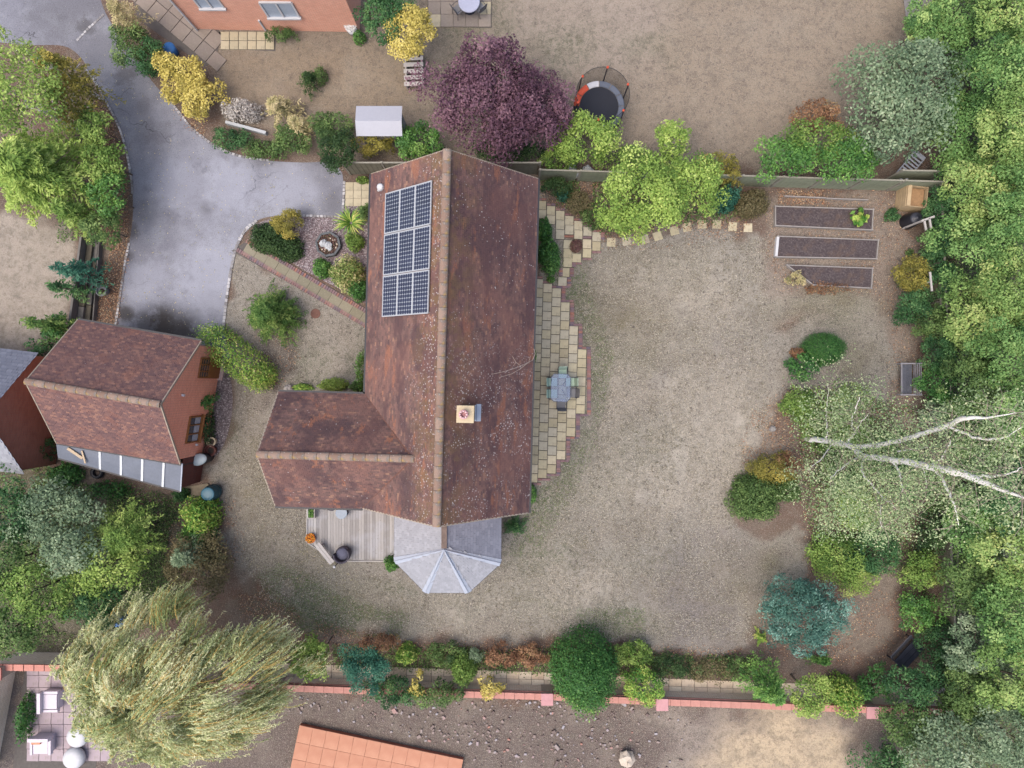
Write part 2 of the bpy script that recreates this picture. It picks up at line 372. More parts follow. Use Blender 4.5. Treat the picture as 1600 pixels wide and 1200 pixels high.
# gravel sheets
def gravelmat(name, a, b, d):
    t = NT(name); v = t.vor(17, out='Color'); s = t.n.new('ShaderNodeSeparateColor'); t.put(s.inputs[0], v)
    c = t.ramp(s.outputs[0], [(.1, a), (.5, b), (.95, d)]); e = t.vor(17)
    c = t.mix(t.rng(e, .25, .6, 0, .55), c, C(70, 60, 62)); c = t.mix(t.rng(t.noise(1.2, 4), .5, .7, 0, .35), c, C(120, 104, 100))
    return t.pbr(c, .9, 0, t.bump(e, .8, .03))
M_GRAV = gravelmat('pink_gravel', C(140,118,122), C(176,160,164), C(214,202,204))
M_GRAV2 = gravelmat('grey_gravel', C(116,104,106), C(150,138,140), C(190,180,180))
g1 = sheet('gravel', [(398,350),(425,341),(470,339),(534,341),(538,322),(580,322),(580,480),(565,470),(480,425),(392,372)], M_GRAV, .012); g1['label'] = 'pinkish gravel of the front bed'
g2 = sheet('gravel', smooth_line([(338,560),(356,575),(363,610),(362,650),(352,690),(338,712),(322,722),(312,722)])+[(300,700),(300,560)], M_GRAV2, .012); g2['label'] = 'curved grey gravel strip beside the garage'

# ---------------------------------------------------------------- materials for built things
def brickmat(name, a, b, mortar, scale=1., rot=(0, 0, 0), vec=None):
    t = NT(name); x = t.n.new('ShaderNodeTexBrick'); 
    tcu = t.n.new('ShaderNodeUVMap'); t.put(x.inputs[0], tcu.outputs[0])
    x.inputs['Color1'].default_value = a; x.inputs['Color2'].default_value = b; x.inputs['Mortar'].default_value = mortar
    x.inputs['Scale'].default_value = 1; x.inputs['Mortar Size'].default_value = .007; x.inputs['Brick Width'].default_value = .225; x.inputs['Row Height'].default_value = .075
    x.inputs['Bias'].default_value = -.1
    c = t.mix(t.rng(t.noise(2.2, 4), .45, .75, 0, .4), x.outputs[0], tuple(v*.7 for v in a[:3])+(1,))
    c = t.mix(t.rng(t.noise(9, 4), .5, .75, 0, .3), c, mortar)
    return t.pbr(c, .9, 0, t.bump(t.math('SUBTRACT', 1., x.outputs['Fac']), .6, .01))
M_BRICK = brickmat('orange_brick', C(226,160,134,1.8), C(214,144,120,1.8), C(190,160,146))
M_BRICK2 = brickmat('neighbour_orange_brick', C(230,170,146,1.7), C(222,158,134,1.7), C(216,180,160))
M_BRICKD = brickmat('dark_red_brick', C(122,66,56), C(104,56,50), C(110,90,84))
M_CREAM = brickmat('cream_brick', C(232,214,196,1.7), C(222,198,176,1.7), C(196,180,166))
def uvwall(name, P, m, parent=None, kind=None):
    """P: quads/polys list of 3d points (vertical planes); metric uv"""
    off = Vector((0, 0, 0)) if parent is None else wloc(parent)
    me = bpy.data.meshes.new(name); vs = []; fs = []; uv = []
    for poly in P:
        n = len(vs); vs += [(p[0]-off.x, p[1]-off.y, p[2]-off.z) for p in poly]; fs.append(tuple(range(n, n+len(poly))))
        p0 = np.array(poly[0][:2]); far = max(poly, key=lambda q: np.hypot(q[0]-p0[0], q[1]-p0[1])); d = np.array(far[:2])-p0; d /= (np.linalg.norm(d)+1e-9)
        uv += [(float((np.array(p[:2])-p0) @ d), p[2]) for p in poly]
    me.from_pydata([tuple(map(float, v)) for v in vs], [], fs); l = me.uv_layers.new(name='UVMap')
    for i, q in enumerate(uv): l.data[i].uv = q
    me.materials.append(m); return link(name, me, parent, kind)

t = NT('roof_tile_clay'); isl = t.attr('tint'); xyz = t.sep(); u, v = xyz[0], xyz[1]
big = t.noise(1.0, 4, .62, t.map((1, .35, 1))); mid = t.noise(3.4, 4, .7)
c = t.ramp(isl, [(0, C(104,84,82)), (.35, C(128,102,97)), (.6, C(140,108,101)), (.85, C(146,112,104)), (1, C(170,132,114))])
c = t.mix(t.rng(big, .47, .6, 0, .72), c, C(92,72,76)); c = t.mix(t.rng(t.noise(1.7, 5, .75, t.map((1, .3, 1))), .55, .64, 0, .65), c, C(180,120,92)); c = t.mix(t.rng(mid, .52, .66, 0, .6), c, C(104,84,88)); c = t.mix(t.rng(t.noise(.45, 3), .45, .65, 0, .35), c, C(150,108,98))
c = t.mix(t.rng(t.noise(7, 4, .7), .5, .75, 0, .3), c, C(92,68,70))
t_m = t
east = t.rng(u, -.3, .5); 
near = t.rng(t.math('ABSOLUTE', u), .2, 1.7, 1, 0)                    # moss and lichen thrive beside the ridge
ochre = t.math('MULTIPLY', t.math('MULTIPLY', near, t.rng(t.noise(1.6, 4, .7), .42, .6)), .5)
c = t.mix(ochre, c, C(142,118,78))
c = t.mix(t.math('MULTIPLY', east, .22), c, C(96,64,70))  # shade of the east slope mixed into the tile colour
def lichen(t, sc_, lo, hi, mask, rad=.16):
    vo = t.vor(sc_); return t.math('MULTIPLY', t.rng(vo, rad*.5, rad, 1, 0), t.math('MULTIPLY', t.rng(t.noise(.75, 3, .7), lo, hi), mask))
southeast = t.math('MULTIPLY', east, t.rng(v, 1.5, -2.6))
l1 = lichen(t, 7.0, .44, .58, t.math('ADD', t.math('MULTIPLY', east, .9), .08), .17)
l2 = t.math('MULTIPLY', lichen(t, 9.5, .4, .56, southeast, .36), t.rng(t.noise(3.2, 4, .75), .42, .56))
l3 = t.math('MULTIPLY', lichen(t, 9., .3, .5, near, .3), t.rng(u, .1, -.2))
l4 = lichen(t, 3.4, .3, .6, 1.0, .11)
ll = t.math('MAXIMUM', t.math('MAXIMUM', l1, l2), t.math('MAXIMUM', l3, l4))
c = t.mix(t.math('MULTIPLY', ll, .9), c, C(216,206,204))
t.pbr(c, .88, 0, t.bump(t.noise(30, 3), .3, .01), .2); M_TILE = t.m
t = NT('garage_tile_clay'); isl = t.attr('tint')
c = t.ramp(isl, [(0, C(112,88,90)), (.4, C(130,100,98)), (.7, C(142,108,102)), (1, C(166,126,112))])
c = t.mix(t.rng(t.noise(1.6, 4, .65), .5, .68, 0, .35), c, C(162,110,92)); c = t.mix(t.rng(t.noise(2.6, 4, .7), .52, .7, 0, .5), c, C(98,76,84))
c = t.mix(t.math('MULTIPLY', t.rng(t.vor(8), .07, .13, 1, 0), t.rng(t.noise(.9, 3), .45, .6, .15, .8)), c, C(206,196,198))
t.pbr(c, .88, 0, t.bump(t.noise(30, 3), .3, .01), .2); M_TILE2 = t.m
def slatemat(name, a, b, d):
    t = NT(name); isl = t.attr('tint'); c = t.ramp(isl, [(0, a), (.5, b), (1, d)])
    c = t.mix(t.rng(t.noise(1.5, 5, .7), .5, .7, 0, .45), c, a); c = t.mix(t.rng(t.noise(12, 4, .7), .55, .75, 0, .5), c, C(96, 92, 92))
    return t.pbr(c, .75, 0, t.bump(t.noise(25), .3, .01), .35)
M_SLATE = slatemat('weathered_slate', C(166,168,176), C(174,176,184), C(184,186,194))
M_SLATE2 = slatemat('shaded_side_slate', C(126,130,146), C(136,140,156), C(146,150,166))  # darker copy of the slate, with shade put into its colour
def ridgemat():
    t = NT('ridge_tile'); r = t.objrand(); c = t.ramp(r, [(0, C(150,122,106)), (.5, C(166,138,122)), (1, C(176,152,136))])
    c = t.mix(t.rng(t.noise(5, 4, .7), .48, .62, 0, .75), c, C(136,130,124)); c = t.mix(t.rng(t.noise(3, 4), .56, .7, 0, .8), c, C(196,160,92))
    c = t.mix(t.math('MULTIPLY', t.rng(t.vor(9), .1, .22, 1, 0), t.rng(t.noise(1.3), .4, .55)), c, C(228,220,212))
    return t.pbr(c, .9, 0, t.bump(t.noise(30), .5, .01))
M_RIDGE = ridgemat()
M_MORTAR = simple('mortar', C(190,176,158), .9); M_BLACK = simple('black_plastic', C(44,44,52), .45, .1)
M_DECKUND = simple('roof_underlay', C(80,60,56), .9)
M_WHITE = simple('white_paint', C(235,235,238), .5, .05); M_ALU = simple('aluminium', C(226,228,234), .4, .04, metal=.2)
M_LEAD = simple('pale_lead', C(196,204,220), .6, .06, 3.); M_GLASSD = simple('window_glass', C(70,80,96), .12, .2, 2, spec=.8)
M_OAK = simple('brown_timber_frame', C(158,104,56), .6); M_CURT = simple('curtain', C(190,200,214), .8)
M_CREAMC = simple('cream_chimney', C(228,208,172), .8, .1); M_TERRA = simple('terracotta', C(196,120,100), .8)
M_PINK = simple('pink_clay', C(240,180,184), .7, .15, 8)

def tiles(name, O, U, S, width, length, m, parent, inside=None, tw=.165, gauge=.1, th=.014, seed=1):
    """plain tiles on a slope: O eave corner, U unit along eave, S unit up the slope"""
    r = np.random.default_rng(seed); O = np.array(O, float); U = np.array(U, float); S = np.array(S, float); Nn = np.cross(U, S); Nn /= np.linalg.norm(Nn)
    if Nn[2] < 0: Nn = -Nn
    nr = int(length/gauge); nc = int(width/tw)+1; ss, uu = np.meshgrid(np.arange(nr), np.arange(nc), indexing='ij')
    u0 = (uu*tw+(ss % 2)*tw/2).ravel()-tw/4; s0 = (ss*gauge).ravel()
    if inside is not None:
        k = inside(u0+tw/2, s0+gauge/2); u0 = u0[k]; s0 = s0[k]
    n = len(u0); g = .005; u0 = u0+r.normal(0, .003, n); s0 = s0+r.normal(0, .003, n)
    ua = np.clip(u0+g/2, 0, width); ub = np.clip(u0+tw-g/2, 0, width); la = s0-.01; lb = np.minimum(s0+gauge*1.35, length); lift = r.uniform(0, .006, n)
    def pt(a, s, h): return O+a[:, None]*U+s[:, None]*S+h[:, None]*Nn
    h1 = .03+lift; h0 = .03+lift-gauge*1.35*.16; z = np.zeros(n)
    A, B, Cc, D = pt(ua, la, h1), pt(ub, la, h1), pt(ub, lb, h0), pt(ua, lb, h0); E, G = pt(ua, la, h1-th), pt(ub, la, h1-th); Hh, J = pt(ub, lb, h0-th), pt(ua, lb, h0-th)
    q = np.stack([np.stack([A, B, Cc, D], 1), np.stack([E, G, B, A], 1), np.stack([B, G, Hh, Cc], 1), np.stack([E, A, D, J], 1)], 1).reshape(-1, 4, 3)
    tv = r.random(n)*.75+.25*vnoise(u0, s0, 2.5, seed+3); tv = np.where(r.random(n) < .05, 1, tv)
    return quads(name, q, m, parent, 'stuff', np.repeat(tv, 4), local=True)

# ---------------------------------------------------------------- the house (local axes: v along the main ridge)
HA = -math.radians(1.6)
house = thing('detached_house', 'large L-shaped house with mottled brown clay tile roof and nine solar panels', 'house', (-2.58, 1.69, 0), HA)
EZ, HW, PT = 5.0, 3.45, .957; RZ = EZ+HW*PT; VL = 6.95
cp, sp_ = 1/math.hypot(1, PT), PT/math.hypot(1, PT); SL = HW/cp
WV0, WV1, WU = -6.95, -2.23, -7.08; WH = (WV1-WV0)/2; WVM = (WV0+WV1)/2; WR = EZ+WH*PT; WSL = WH/cp
roof = MB(); vm = VL
for sgn in (-1, 1):
    roof.add([(sgn*HW, -vm, EZ), (sgn*HW, vm, EZ), (0, vm, RZ), (0, -vm, RZ)], [(0, 1, 2, 3) if sgn < 0 else (3, 2, 1, 0)])
ujoin = -HW+(WR-EZ)/PT
for (a, b) in ((WV1, 1), (WV0, -1)):
    roof.add([(WU, a, EZ), (-HW, a, EZ), (ujoin, WVM, WR), (WU, WVM, WR)], [(0, 1, 2, 3)])
def lb(mb, name, m, parent, kind=None, smooth=False): return mb.build(name, m, parent, kind, smooth, local=True)
rf = lb(roof, 'roof', M_DECKUND, house)
wU = lambda f: f
tiles('roof_tiles', (-HW, -VL, EZ), (0, 1, 0), (cp, 0, sp_), 2*VL, SL, M_TILE, rf, lambda a, s: ~((s*cp < WH) & (a-2.36 > -2.36+s*cp*1.0-.0) & (a < 2*WH-s*cp-.02) & (a > s*cp+.02)), seed=1)
tiles('roof_tiles', (HW, -VL, EZ), (0, 1, 0), (-cp, 0, sp_), 2*VL, SL, M_TILE, rf, seed=2)
lw = -HW-WU
tiles('roof_tiles', (WU, WV1, EZ), (1, 0, 0), (0, -cp, sp_), lw+WH, WSL, M_TILE, rf, lambda a, s: a < lw+s*cp+.06, seed=3)
tiles('roof_tiles', (WU, WV0, EZ), (1, 0, 0), (0, cp, sp_), lw+WH, WSL, M_TILE, rf, lambda a, s: a < lw+s*cp+.06, seed=4)
def ridge(a, b, n, parent, m=M_RIDGE, r=.12, w=1.0, name='ridge_tile'):
    a = Vector(a); b = Vector(b); d = (b-a)/n; L = d.length; mesh = None
    seg = 8; vs = []; fs = []
    for j, y in enumerate((-.5*L*.975, .5*L*.975)):
        for k in range(seg+1):
            th = math.pi*k/seg; rr = r*(1.04 if j else 1.0)
            vs.append((rr*math.cos(th)*w, y, rr*math.sin(th)*.8-.03))
    for k in range(seg): fs.append((k, k+1, seg+2+k, seg+1+k))
    fs.append(tuple(range(seg+1))); fs.append(tuple(range(2*seg+1, seg, -1)))
    me = bpy.data.meshes.new(name); me.from_pydata(vs, [], [f[::-1] for f in fs]); me.materials.append(m)
    off = wloc(parent) if parent.parent is None and parent.rotation_euler[2] == 0 else Vector((0, 0, 0))
    ang = math.atan2(-d.x, d.y)
    for i in range(n):
        o = link(name, me, parent); o.location = a+d*(i+.5)+Vector((0, 0, random.uniform(0, .012))); 
        el = math.atan2(d.z, math.hypot(d.x, d.y)); o.rotation_euler = (el, 0, ang+random.uniform(-.012, .012))
ridge((0, -VL, RZ+.03), (0, VL, RZ+.03), 31, rf, r=.16)
ridge((WU, WVM, WR+.03), (ujoin+.05, WVM, WR+.03), 13, rf, r=.15)
m = MB()      # valley tiles
for a in (WV1, WV0+.0): m.bar((-HW+.02, a, EZ+.045), (ujoin, WVM, WR+.045), .09, .02)
lb(m, 'valley_gutter', simple('valley_brown', C(120,84,74), .9), rf)
for v_ in (-VL, VL):
    for s in (-1, 1): m = MB(); m.bar((s*HW, v_, EZ-.03), (0, v_, RZ-.03), .05, .09); lb(m, 'verge', M_MORTAR, rf)
for a in (WV1, WV0): m = MB(); m.bar((WU, a, EZ-.03), (WU, WVM, WR-.03), .05, .09); lb(m, 'verge', M_MORTAR, rf)
def gutter(name, a, b, parent): m = MB(); m.bar(a, b, .11, .08); return lb(m, name, M_BLACK, parent)
gutter('gutter', (-HW-.05, WV1+.05, EZ-.03), (-HW-.05, VL, EZ-.03), house); gutter('gutter', (HW+.05, -VL, EZ-.03), (HW+.05, VL, EZ-.03), house)
gutter('gutter', (WU, WV1+.05, EZ-.03), (-HW+.02, WV1+.05, EZ-.03), house); gutter('gutter', (WU, WV0-.05, EZ-.03), (-HW, WV0-.05, EZ-.03), house)
wi = .28
def wallbox(x0, y0, x1, y1, z1): return [[(x0,y0,0),(x1,y0,0),(x1,y0,z1),(x0,y0,z1)],[(x1,y0,0),(x1,y1,0),(x1,y1,z1),(x1,y0,z1)],[(x1,y1,0),(x0,y1,0),(x0,y1,z1),(x1,y1,z1)],[(x0,y1,0),(x0,y0,0),(x0,y0,z1),(x0,y1,z1)]]
def localwall(name, P, m, parent):
    o = uvwall(name, P, m, None); o.parent = parent; return o
hx = HW-wi; q = wallbox(-hx, -VL+.1, hx, VL-.1, EZ+.2)
q += [[(-hx, s*(VL-.1), EZ+.2), (hx, s*(VL-.1), EZ+.2), (0, s*(VL-.1), RZ-.15)] for s in (-1, 1)]
localwall('wall', q, M_BRICK, house)
q = wallbox(WU+.1, WV0+wi, -hx-.01, WV1-wi, EZ+.2)+[[(WU+.1, WV0+wi, EZ+.2), (WU+.1, WV1-wi, EZ+.2), (WU+.1, WVM, WR-.15)]]
localwall('wall', q, M_BRICK, house)
def window(parent, c, w, h, ax, frame=M_WHITE, cols=2, rows=1, name='window', sill=True, dep=.06, curtain=False):
    """flat window on a wall plane; ax = outward unit (x,y); c centre; local coords"""
    ax = np.array([ax[0], ax[1], 0.]); tx = np.array([-ax[1], ax[0], 0.]); c = np.array(c, float); m = MB(); a = math.atan2(tx[1], tx[0])
    f = .06
    for s in (-1, 1): m.box(c+tx*s*(w/2-f/2), (f, dep, h), a)
    for s in (-1, 1): m.box(c+np.array([0, 0, s*(h/2-f/2)]), (w-2*f-.002, dep, f), a)
    for i in range(1, cols): m.box(c+tx*(-w/2+w*i/cols), (f*.7, dep*.9, h-2*f), a)
    for i in range(1, rows): m.box(c+np.array([0, 0, -h/2+h*i/rows]), (w-2*f, dep*.8, .03), a)
    fr = lb(m, name, frame, parent); g = MB(); g.box(c-ax*.012, (w-f, .012, h-f), a); lb(g, 'pane', M_GLASSD, fr)
    if curtain:
        for i in range(cols):
            k = MB(); k.box(c+tx*(-w/2+w*(i+.5)/cols)+ax*.0+np.array([0, 0, -h*.2]), (w/cols*.8, .01, h*.42), a); lb(k, 'blind', M_CURT, fr)
    if sill: k = MB(); k.box(c+ax*.05+np.array([0, 0, -h/2-.04]), (w+.1, .16, .06), a); lb(k, 'window_sill', frame, fr)
    return fr
for z in (1.5, 3.9):
    for v_ in (-4.5, -1., 2., 5.): window(house, (hx+.02, v_, z), 1.5, 1.15, (1, 0))
    for v_ in (0.3, 3., 5.6): window(house, (-hx-.02, v_, z), 1.2, 1.15, (-1, 0))
    window(house, (-5.4, WV1-wi+.02, z), 1.4, 1.1, (0, 1)); window(house, (WU+.08, WVM, z), 1.4, 1.1, (-1, 0))
    window(house, (-5.3, WV0+wi-.02, z), 1.6, 1.1, (0, -1)); window(house, (1.6, VL-.08, z), 1.0, 1., (0, 1))
m = MB(); m.box((-hx-.03, 1.65, 1.03), (.06, .95, 2.05)); lb(m, 'door', M_OAK, house)
# chimney
m = MB(); cx, cy = 0.98, -2.75
m.box((cx, cy, 8.05), (.56, .56, 1.75)); ch = lb(m, 'chimney', M_CREAMC, house)
m = MB(); m.box((cx, cy, 8.96), (.62, .62, .08)); lb(m, 'chimney_cap', M_CREAMC, ch)
m = MB(); m.lathe((cx-.05, cy, 9.0), [(.0, .0), (.17, .0), (.15, .22), (.17, .24), (.12, .25), (.1, .1), (0, .08)], 14); lb(m, 'chimney_pot', M_PINK, ch)
m = MB()
for k in range(8): m.box((cx-.05+.12*math.cos(k*.785), cy+.12*math.sin(k*.785), 9.28), (.05, .05, .08), k*.785)
lb(m, 'pot_crown', simple('pale_pink', C(250,214,214), .7), ch)
m = MB(); m.box((cx+.4, cy, 7.32), (.22, .66, .03), 0, Matrix.Rotation(math.atan(PT), 3, 'Y')); m.box((cx+.30, cy, 7.6), (.03, .6, .5)); lb(m, 'lead_flashing', M_LEAD, ch)
# roof vent near the north-west corner
m = MB(); m.lathe((-2.95, 6.25, 5.42), [(.0, .32), (.1, .3), (.15, .22), (.15, .1), (.1, .06), (.1, 0)], 12); m.box((-3.0, 6.2, 5.45), (.2, .16, .05)); lb(m, 'roof_vent', M_WHITE, house)
m = MB()
for a, b in (((-hx-.08, VL-.25), 5), ((hx+.08, -VL+.3), 5)): m.tube([(a[0], a[1], 0), (a[0], a[1], EZ-.1)], .035, 8)
lb(m, 'downpipe', M_BLACK, house)
# ---------------------------------------------------------------- solar panels: nine separate things lying on the west slope
M_CELL = simple('solar_cell', C(60,68,94), .25, .25, 1.2, spec=.6); M_BACK = simple('panel_backsheet', C(176,184,196), .4, .03)
PWd, PLn = .965, 1.64
def panel():
    r = thing('solar_panel', 'x', 'solar panel', (0, 0, 0), 0, 'solar panels on the west roof slope')
    m = MB(); f = .03
    for s in (-1, 1): m.box((s*(PWd/2-f/2), 0, .02), (f, PLn, .045)); m.box((0, s*(PLn/2-f/2), .02), (PWd-2*f-.002, f, .045))
    m.build('frame', M_ALU, r, local=True); m = MB(); m.box((0, 0, .025), (PWd-2*f, PLn-2*f, .012)); m.build('backsheet', M_BACK, r, local=True)
    m = MB(); cw, cl = (PWd-.09)/6, (PLn-.09)/10; e = .26
    for i in range(6):
        for j in range(10):
            x, y = -PWd/2+.045+cw*(i+.5), -PLn/2+.045+cl*(j+.5); a, b = cw/2-.004, cl/2-.005; k = .033
            m.add([(x-a+k,y-b,.033),(x+a-k,y-b,.033),(x+a,y-b+k,.033),(x+a,y+b-k,.033),(x+a-k,y+b,.033),(x-a+k,y+b,.033),(x-a,y+b-k,.033),(x-a,y-b+k,.033)], [tuple(range(8))])
    m.build('cells', M_CELL, r, 'stuff', local=True); return r
RH = Matrix.Rotation(HA, 4, 'Z'); HO = Vector((-2.58, 1.69, 0)); rows = ('top', 'middle', 'bottom'); cols = ('left', 'centre', 'right')
for i in range(3):
    for j in range(3):
        p0 = panel() if (i, j) == (0, 0) else copy_tree(p0)
        s = SL*.245+PWd*(j+.5)+.004*j; v_ = 5.93-(PLn+.03)*(i+.5)
        P = Vector((-HW+s*cp, v_, EZ+s*sp_))+Vector((-sp_, 0, cp))*.09
        B = Matrix(((cp, 0, -sp_, 0), (0, 1, 0, 0), (sp_, 0, cp, 0), (0, 0, 0, 1)))
        p0.matrix_world = Matrix.Translation(HO) @ RH @ Matrix.Translation(P) @ B
        tag(p0, 'solar panel in the %s row and %s column of the array%s' % (rows[i], cols[j], (', nearest the ridge' if j == 2 else ', nearest the eave' if j == 0 else '')))
# ---------------------------------------------------------------- sun room at the south end
sr = thing('conservatory', 'grey slate sunroom with faceted end roof and pale hip strips south of the house', 'conservatory', (-2.93, -7.1, 0))
zE, zR = 2.35, 3.65; A = (-2.95, -7.2)
pts = [(-5.32, -5.0), (-5.33, -8.03), (-3.93, -9.46), (-1.98, -9.46), (-.52, -8.12), (-.5, -5.0)]
def face(p, q_, r_, nm, seed, two=None, m=M_SLATE):
    """tile the facet above eave p->q; r_ apex; two = second ridge point"""
    p = np.array([*p, zE]); q_ = np.array([*q_, zE]); r_ = np.array(r_); U = q_-p; L = np.linalg.norm(U); U /= L
    d = r_-p; S = d-U*(d @ U); SLn = np.linalg.norm(S); S /= SLn; ua = d @ U
    if two is None: ins = lambda a, s: (a > ua*s/SLn-.05) & (a < L-(L-ua)*s/SLn+.05)
    else: ins = two(ua, L, SLn)
    k = MB(); pl = [p, q_, r_] if two is None else two.poly(p, q_, r_)
    k.add(pl, [tuple(range(len(pl)))]); base = k.build('roof_slope', M_SLATE, sr)
    off = np.array(wloc(sr)); tiles(nm, p-off, U, S, L, SLn, m, base, ins, .2, .14, .01, seed)
class Side:
    def __init__(s, left): s.left = left
    def __call__(s, ua, L, SLn): return (lambda a, q: (a < L-(L-ua)*q/SLn+.05)) if s.left else (lambda a, q: (a > ua*q/SLn-.05))
    def poly(s, p, q_, r_): w = np.array([A[0], -5.0, zR]); return [p, q_, r_, w] if s.left else [p, q_, w, r_]
ap = (A[0], A[1], zR)
face(pts[0], pts[1], ap, 'roof_slates', 21, Side(True)); face(pts[4], pts[5], ap, 'roof_slates', 22, Side(False), M_SLATE2)  # east slope takes the slate copy that has shade in its colour
for i in (1, 2, 3): face(pts[i], pts[i+1], ap, 'roof_slates', 23+i)
for i in (1, 2, 3, 4):
    k = MB(); a = np.array([*pts[i], zE]); b = np.array(ap); d = (b-a); h = np.array([-d[1], d[0], 0]); h /= np.linalg.norm(h)
    c0 = np.array([-2.93, -7.1, zE])
    w0, w1 = .17, .12; up = np.array([0, 0, .05])
    k.add([a+h*w0+up*.4, a+up*1.8, b+up*1.8, b+h*w1*.5+up*.4], [(0, 1, 2, 3)]); k.add([a+up*1.8, a-h*w0+up*.4, b-h*w1*.5+up*.4, b+up*1.8], [(0, 1, 2, 3)])
    k.tube([a+up*2, b+up*2.2], .022, 6); k.build('hip_flashing', M_LEAD, sr)
k = MB(); k.bar((A[0], -5.2, zR+.03), (A[0], A[1]+.05, zR+.03), .24, .08); k.build('ridge_capping', simple('mossy_ridge', C(128,112,104), .95, .4, 4), sr)
for i in range(5):
    a, b = pts[i], pts[i+1]; k = MB(); k.bar((*a, zE-.03), (*b, zE-.03), .09, .07); k.build('gutter', M_BLACK, sr)
ins_ = [(-2.93+(x+2.93)*.93, -7.1+(y+7.1)*.93) for x, y in pts]
for i in range(5):
    a, b = ins_[i], ins_[i+1]; k = MB(); k.add([(*a, 0), (*b, 0), (*b, .6), (*a, .6)], [(0, 1, 2, 3)]); uvwall('wall', [[(*a, 0), (*b, 0), (*b, .6), (*a, .6)]], M_BRICK, sr)
    n = 3; k = MB()
    for j in range(n+1):
        x, y = a[0]+(b[0]-a[0])*j/n, a[1]+(b[1]-a[1])*j/n; k.box((x, y, 1.45), (.06, .06, 1.7), math.atan2(b[1]-a[1], b[0]-a[0]))
    k.bar((*a, .63), (*b, .63), .1, .06); k.bar((*a, 2.28), (*b, 2.28), .08, .06); fr = k.build('window', M_WHITE, sr)
    k = MB(); k.bar((*a, 1.45), (*b, 1.45), .015, 1.6); k.build('pane', M_GLASSD, fr)

# ---------------------------------------------------------------- garage with lean-to
GA = -math.radians(9.73); GO = (-17.265, -.363, 0); GL, GW_, GE = 2.825, 2.8, 2.6; GP = .955; GR = GE+GW_*GP
gar = thing('garage', 'brick garage with steep clay tile roof and brown timber windows in its gable', 'garage', GO, GA)
cg, sg = 1/math.hypot(1, GP), GP/math.hypot(1, GP); GSL = GW_/cg
k = MB(); k.add([(-GL, GW_, GE), (GL, GW_, GE), (GL, 0, GR), (-GL, 0, GR)], [(0, 1, 2, 3)]); k.add([(-GL, -GW_, GE), (GL, -GW_, GE), (GL, 0, GR), (-GL, 0, GR)], [(3, 2, 1, 0)])
grf = lb(k, 'roof', M_DECKUND, gar)
tiles('roof_tiles', (-GL, GW_, GE), (1, 0, 0), (0, -cg, sg), 2*GL, GSL, M_TILE2, grf, seed=7); tiles('roof_tiles', (-GL, -GW_, GE), (1, 0, 0), (0, cg, sg), 2*GL, GSL, M_TILE2, grf, seed=8)
ridge((-GL, 0, GR+.03), (GL, 0, GR+.03), 13, grf, r=.15)
for s in (-1, 1):
    for e in (-1, 1): k = MB(); k.bar((s*GL, e*GW_, GE-.02), (s*GL, 0, GR-.02), .045, .1); lb(k, 'verge', M_MORTAR, grf)
gutter('gutter', (-GL, GW_+.05, GE-.02), (GL, GW_+.05, GE-.02), gar); gutter('gutter', (-GL, -GW_-.03, GE-.04), (GL, -GW_-.03, GE-.04), gar)
gx, gy = GL-.06, GW_-.2
localwall('wall', wallbox(-gx, -gy, gx, gy, GE+.15)+[[(s*gx, -gy, GE+.15), (s*gx, gy, GE+.15), (s*gx, 0, GR-.12)] for s in (-1, 1)], M_BRICK, gar)
window(gar, (gx+.03, -1.28, 1.75), 1.25, 1.25, (1, 0), M_OAK, 3, 1, dep=.1, curtain=True)
k = MB(); k.box((gx+.04, 1.6, .62), (.07, .95, 1.2)); dr = lb(k, 'door', M_OAK, gar); window(dr, (gx+.04, 1.6, 1.75), .95, 1.0, (1, 0), M_OAK, 3, 4, name='glazed_panel', sill=False)
k = MB(); k.box((gx+.1, 1.6, .05), (.3, 1.1, .1)); lb(k, 'doorstep', simple('pinkish_concrete', C(196,172,168), .9), gar)
k = MB(); k.box((gx+.05, .35, 3.4), (.1, .1, .14)); lb(k, 'security_light', M_WHITE, gar)
k = MB(); k.box((gx+.05, -2.05, 1.2), (.08, .09, .12)); lb(k, 'tap_box', M_WHITE, gar)
for s in (-1.35, 1.35): k = MB(); k.box((s, gy+.03, 1.05), (2.3, .06, 2.1)); lb(k, 'garage_door', M_WHITE, gar)
# lean-to roof sheets
M_FELT = simple('grey_roof_sheet', C(118,126,142), .55, .12, 1.5); M_STRIP = simple('translucent_strip', C(235,240,245), .4, .02)
lt = thing('lean_to_shed', 'low lean-to with dark grey sheet roof and white battens behind the garage', 'lean-to shed', GO, GA)
y0, y1 = -GW_+.0, -GW_-1.45; za, zb = 2.42, 2.12
k = MB(); k.add([(-GL-.15, y0, za), (-GL-.1, y1+.7, zb+.05), (GL+.0, y1+.12, zb), (GL, y0, za)], [(0, 1, 2, 3)]); k.add([(-GL-.15, y0, za-.05), (-GL-.1, y1+.7, zb), (GL+.0, y1+.12, zb-.05), (GL, y0, za-.05)], [(3, 2, 1, 0)])
lr = lb(k, 'roof', M_FELT, lt)
def edge(x): return y1+.7+(x+GL+.1)/(2*GL+.1)*(-.58)
for x in (-.95, .03, 1.02, 2.0):
    k = MB(); k.bar((x, y0-.02, za+.02), (x+.02, edge(x), zb+.05), .1, .03); lb(k, 'white_batten', M_STRIP, lr)
k = MB(); k.bar((-GL-.1, edge(-GL)-.02, zb), (GL, edge(GL)-.02, zb-.03), .09, .07); lb(k, 'gutter', M_BLACK, lr)
k = MB(); k.bar((GL+.01, y0, za), (GL+.01, y1+.12, zb), .05, .04); lb(k, 'edge_trim', M_LEAD, lr)
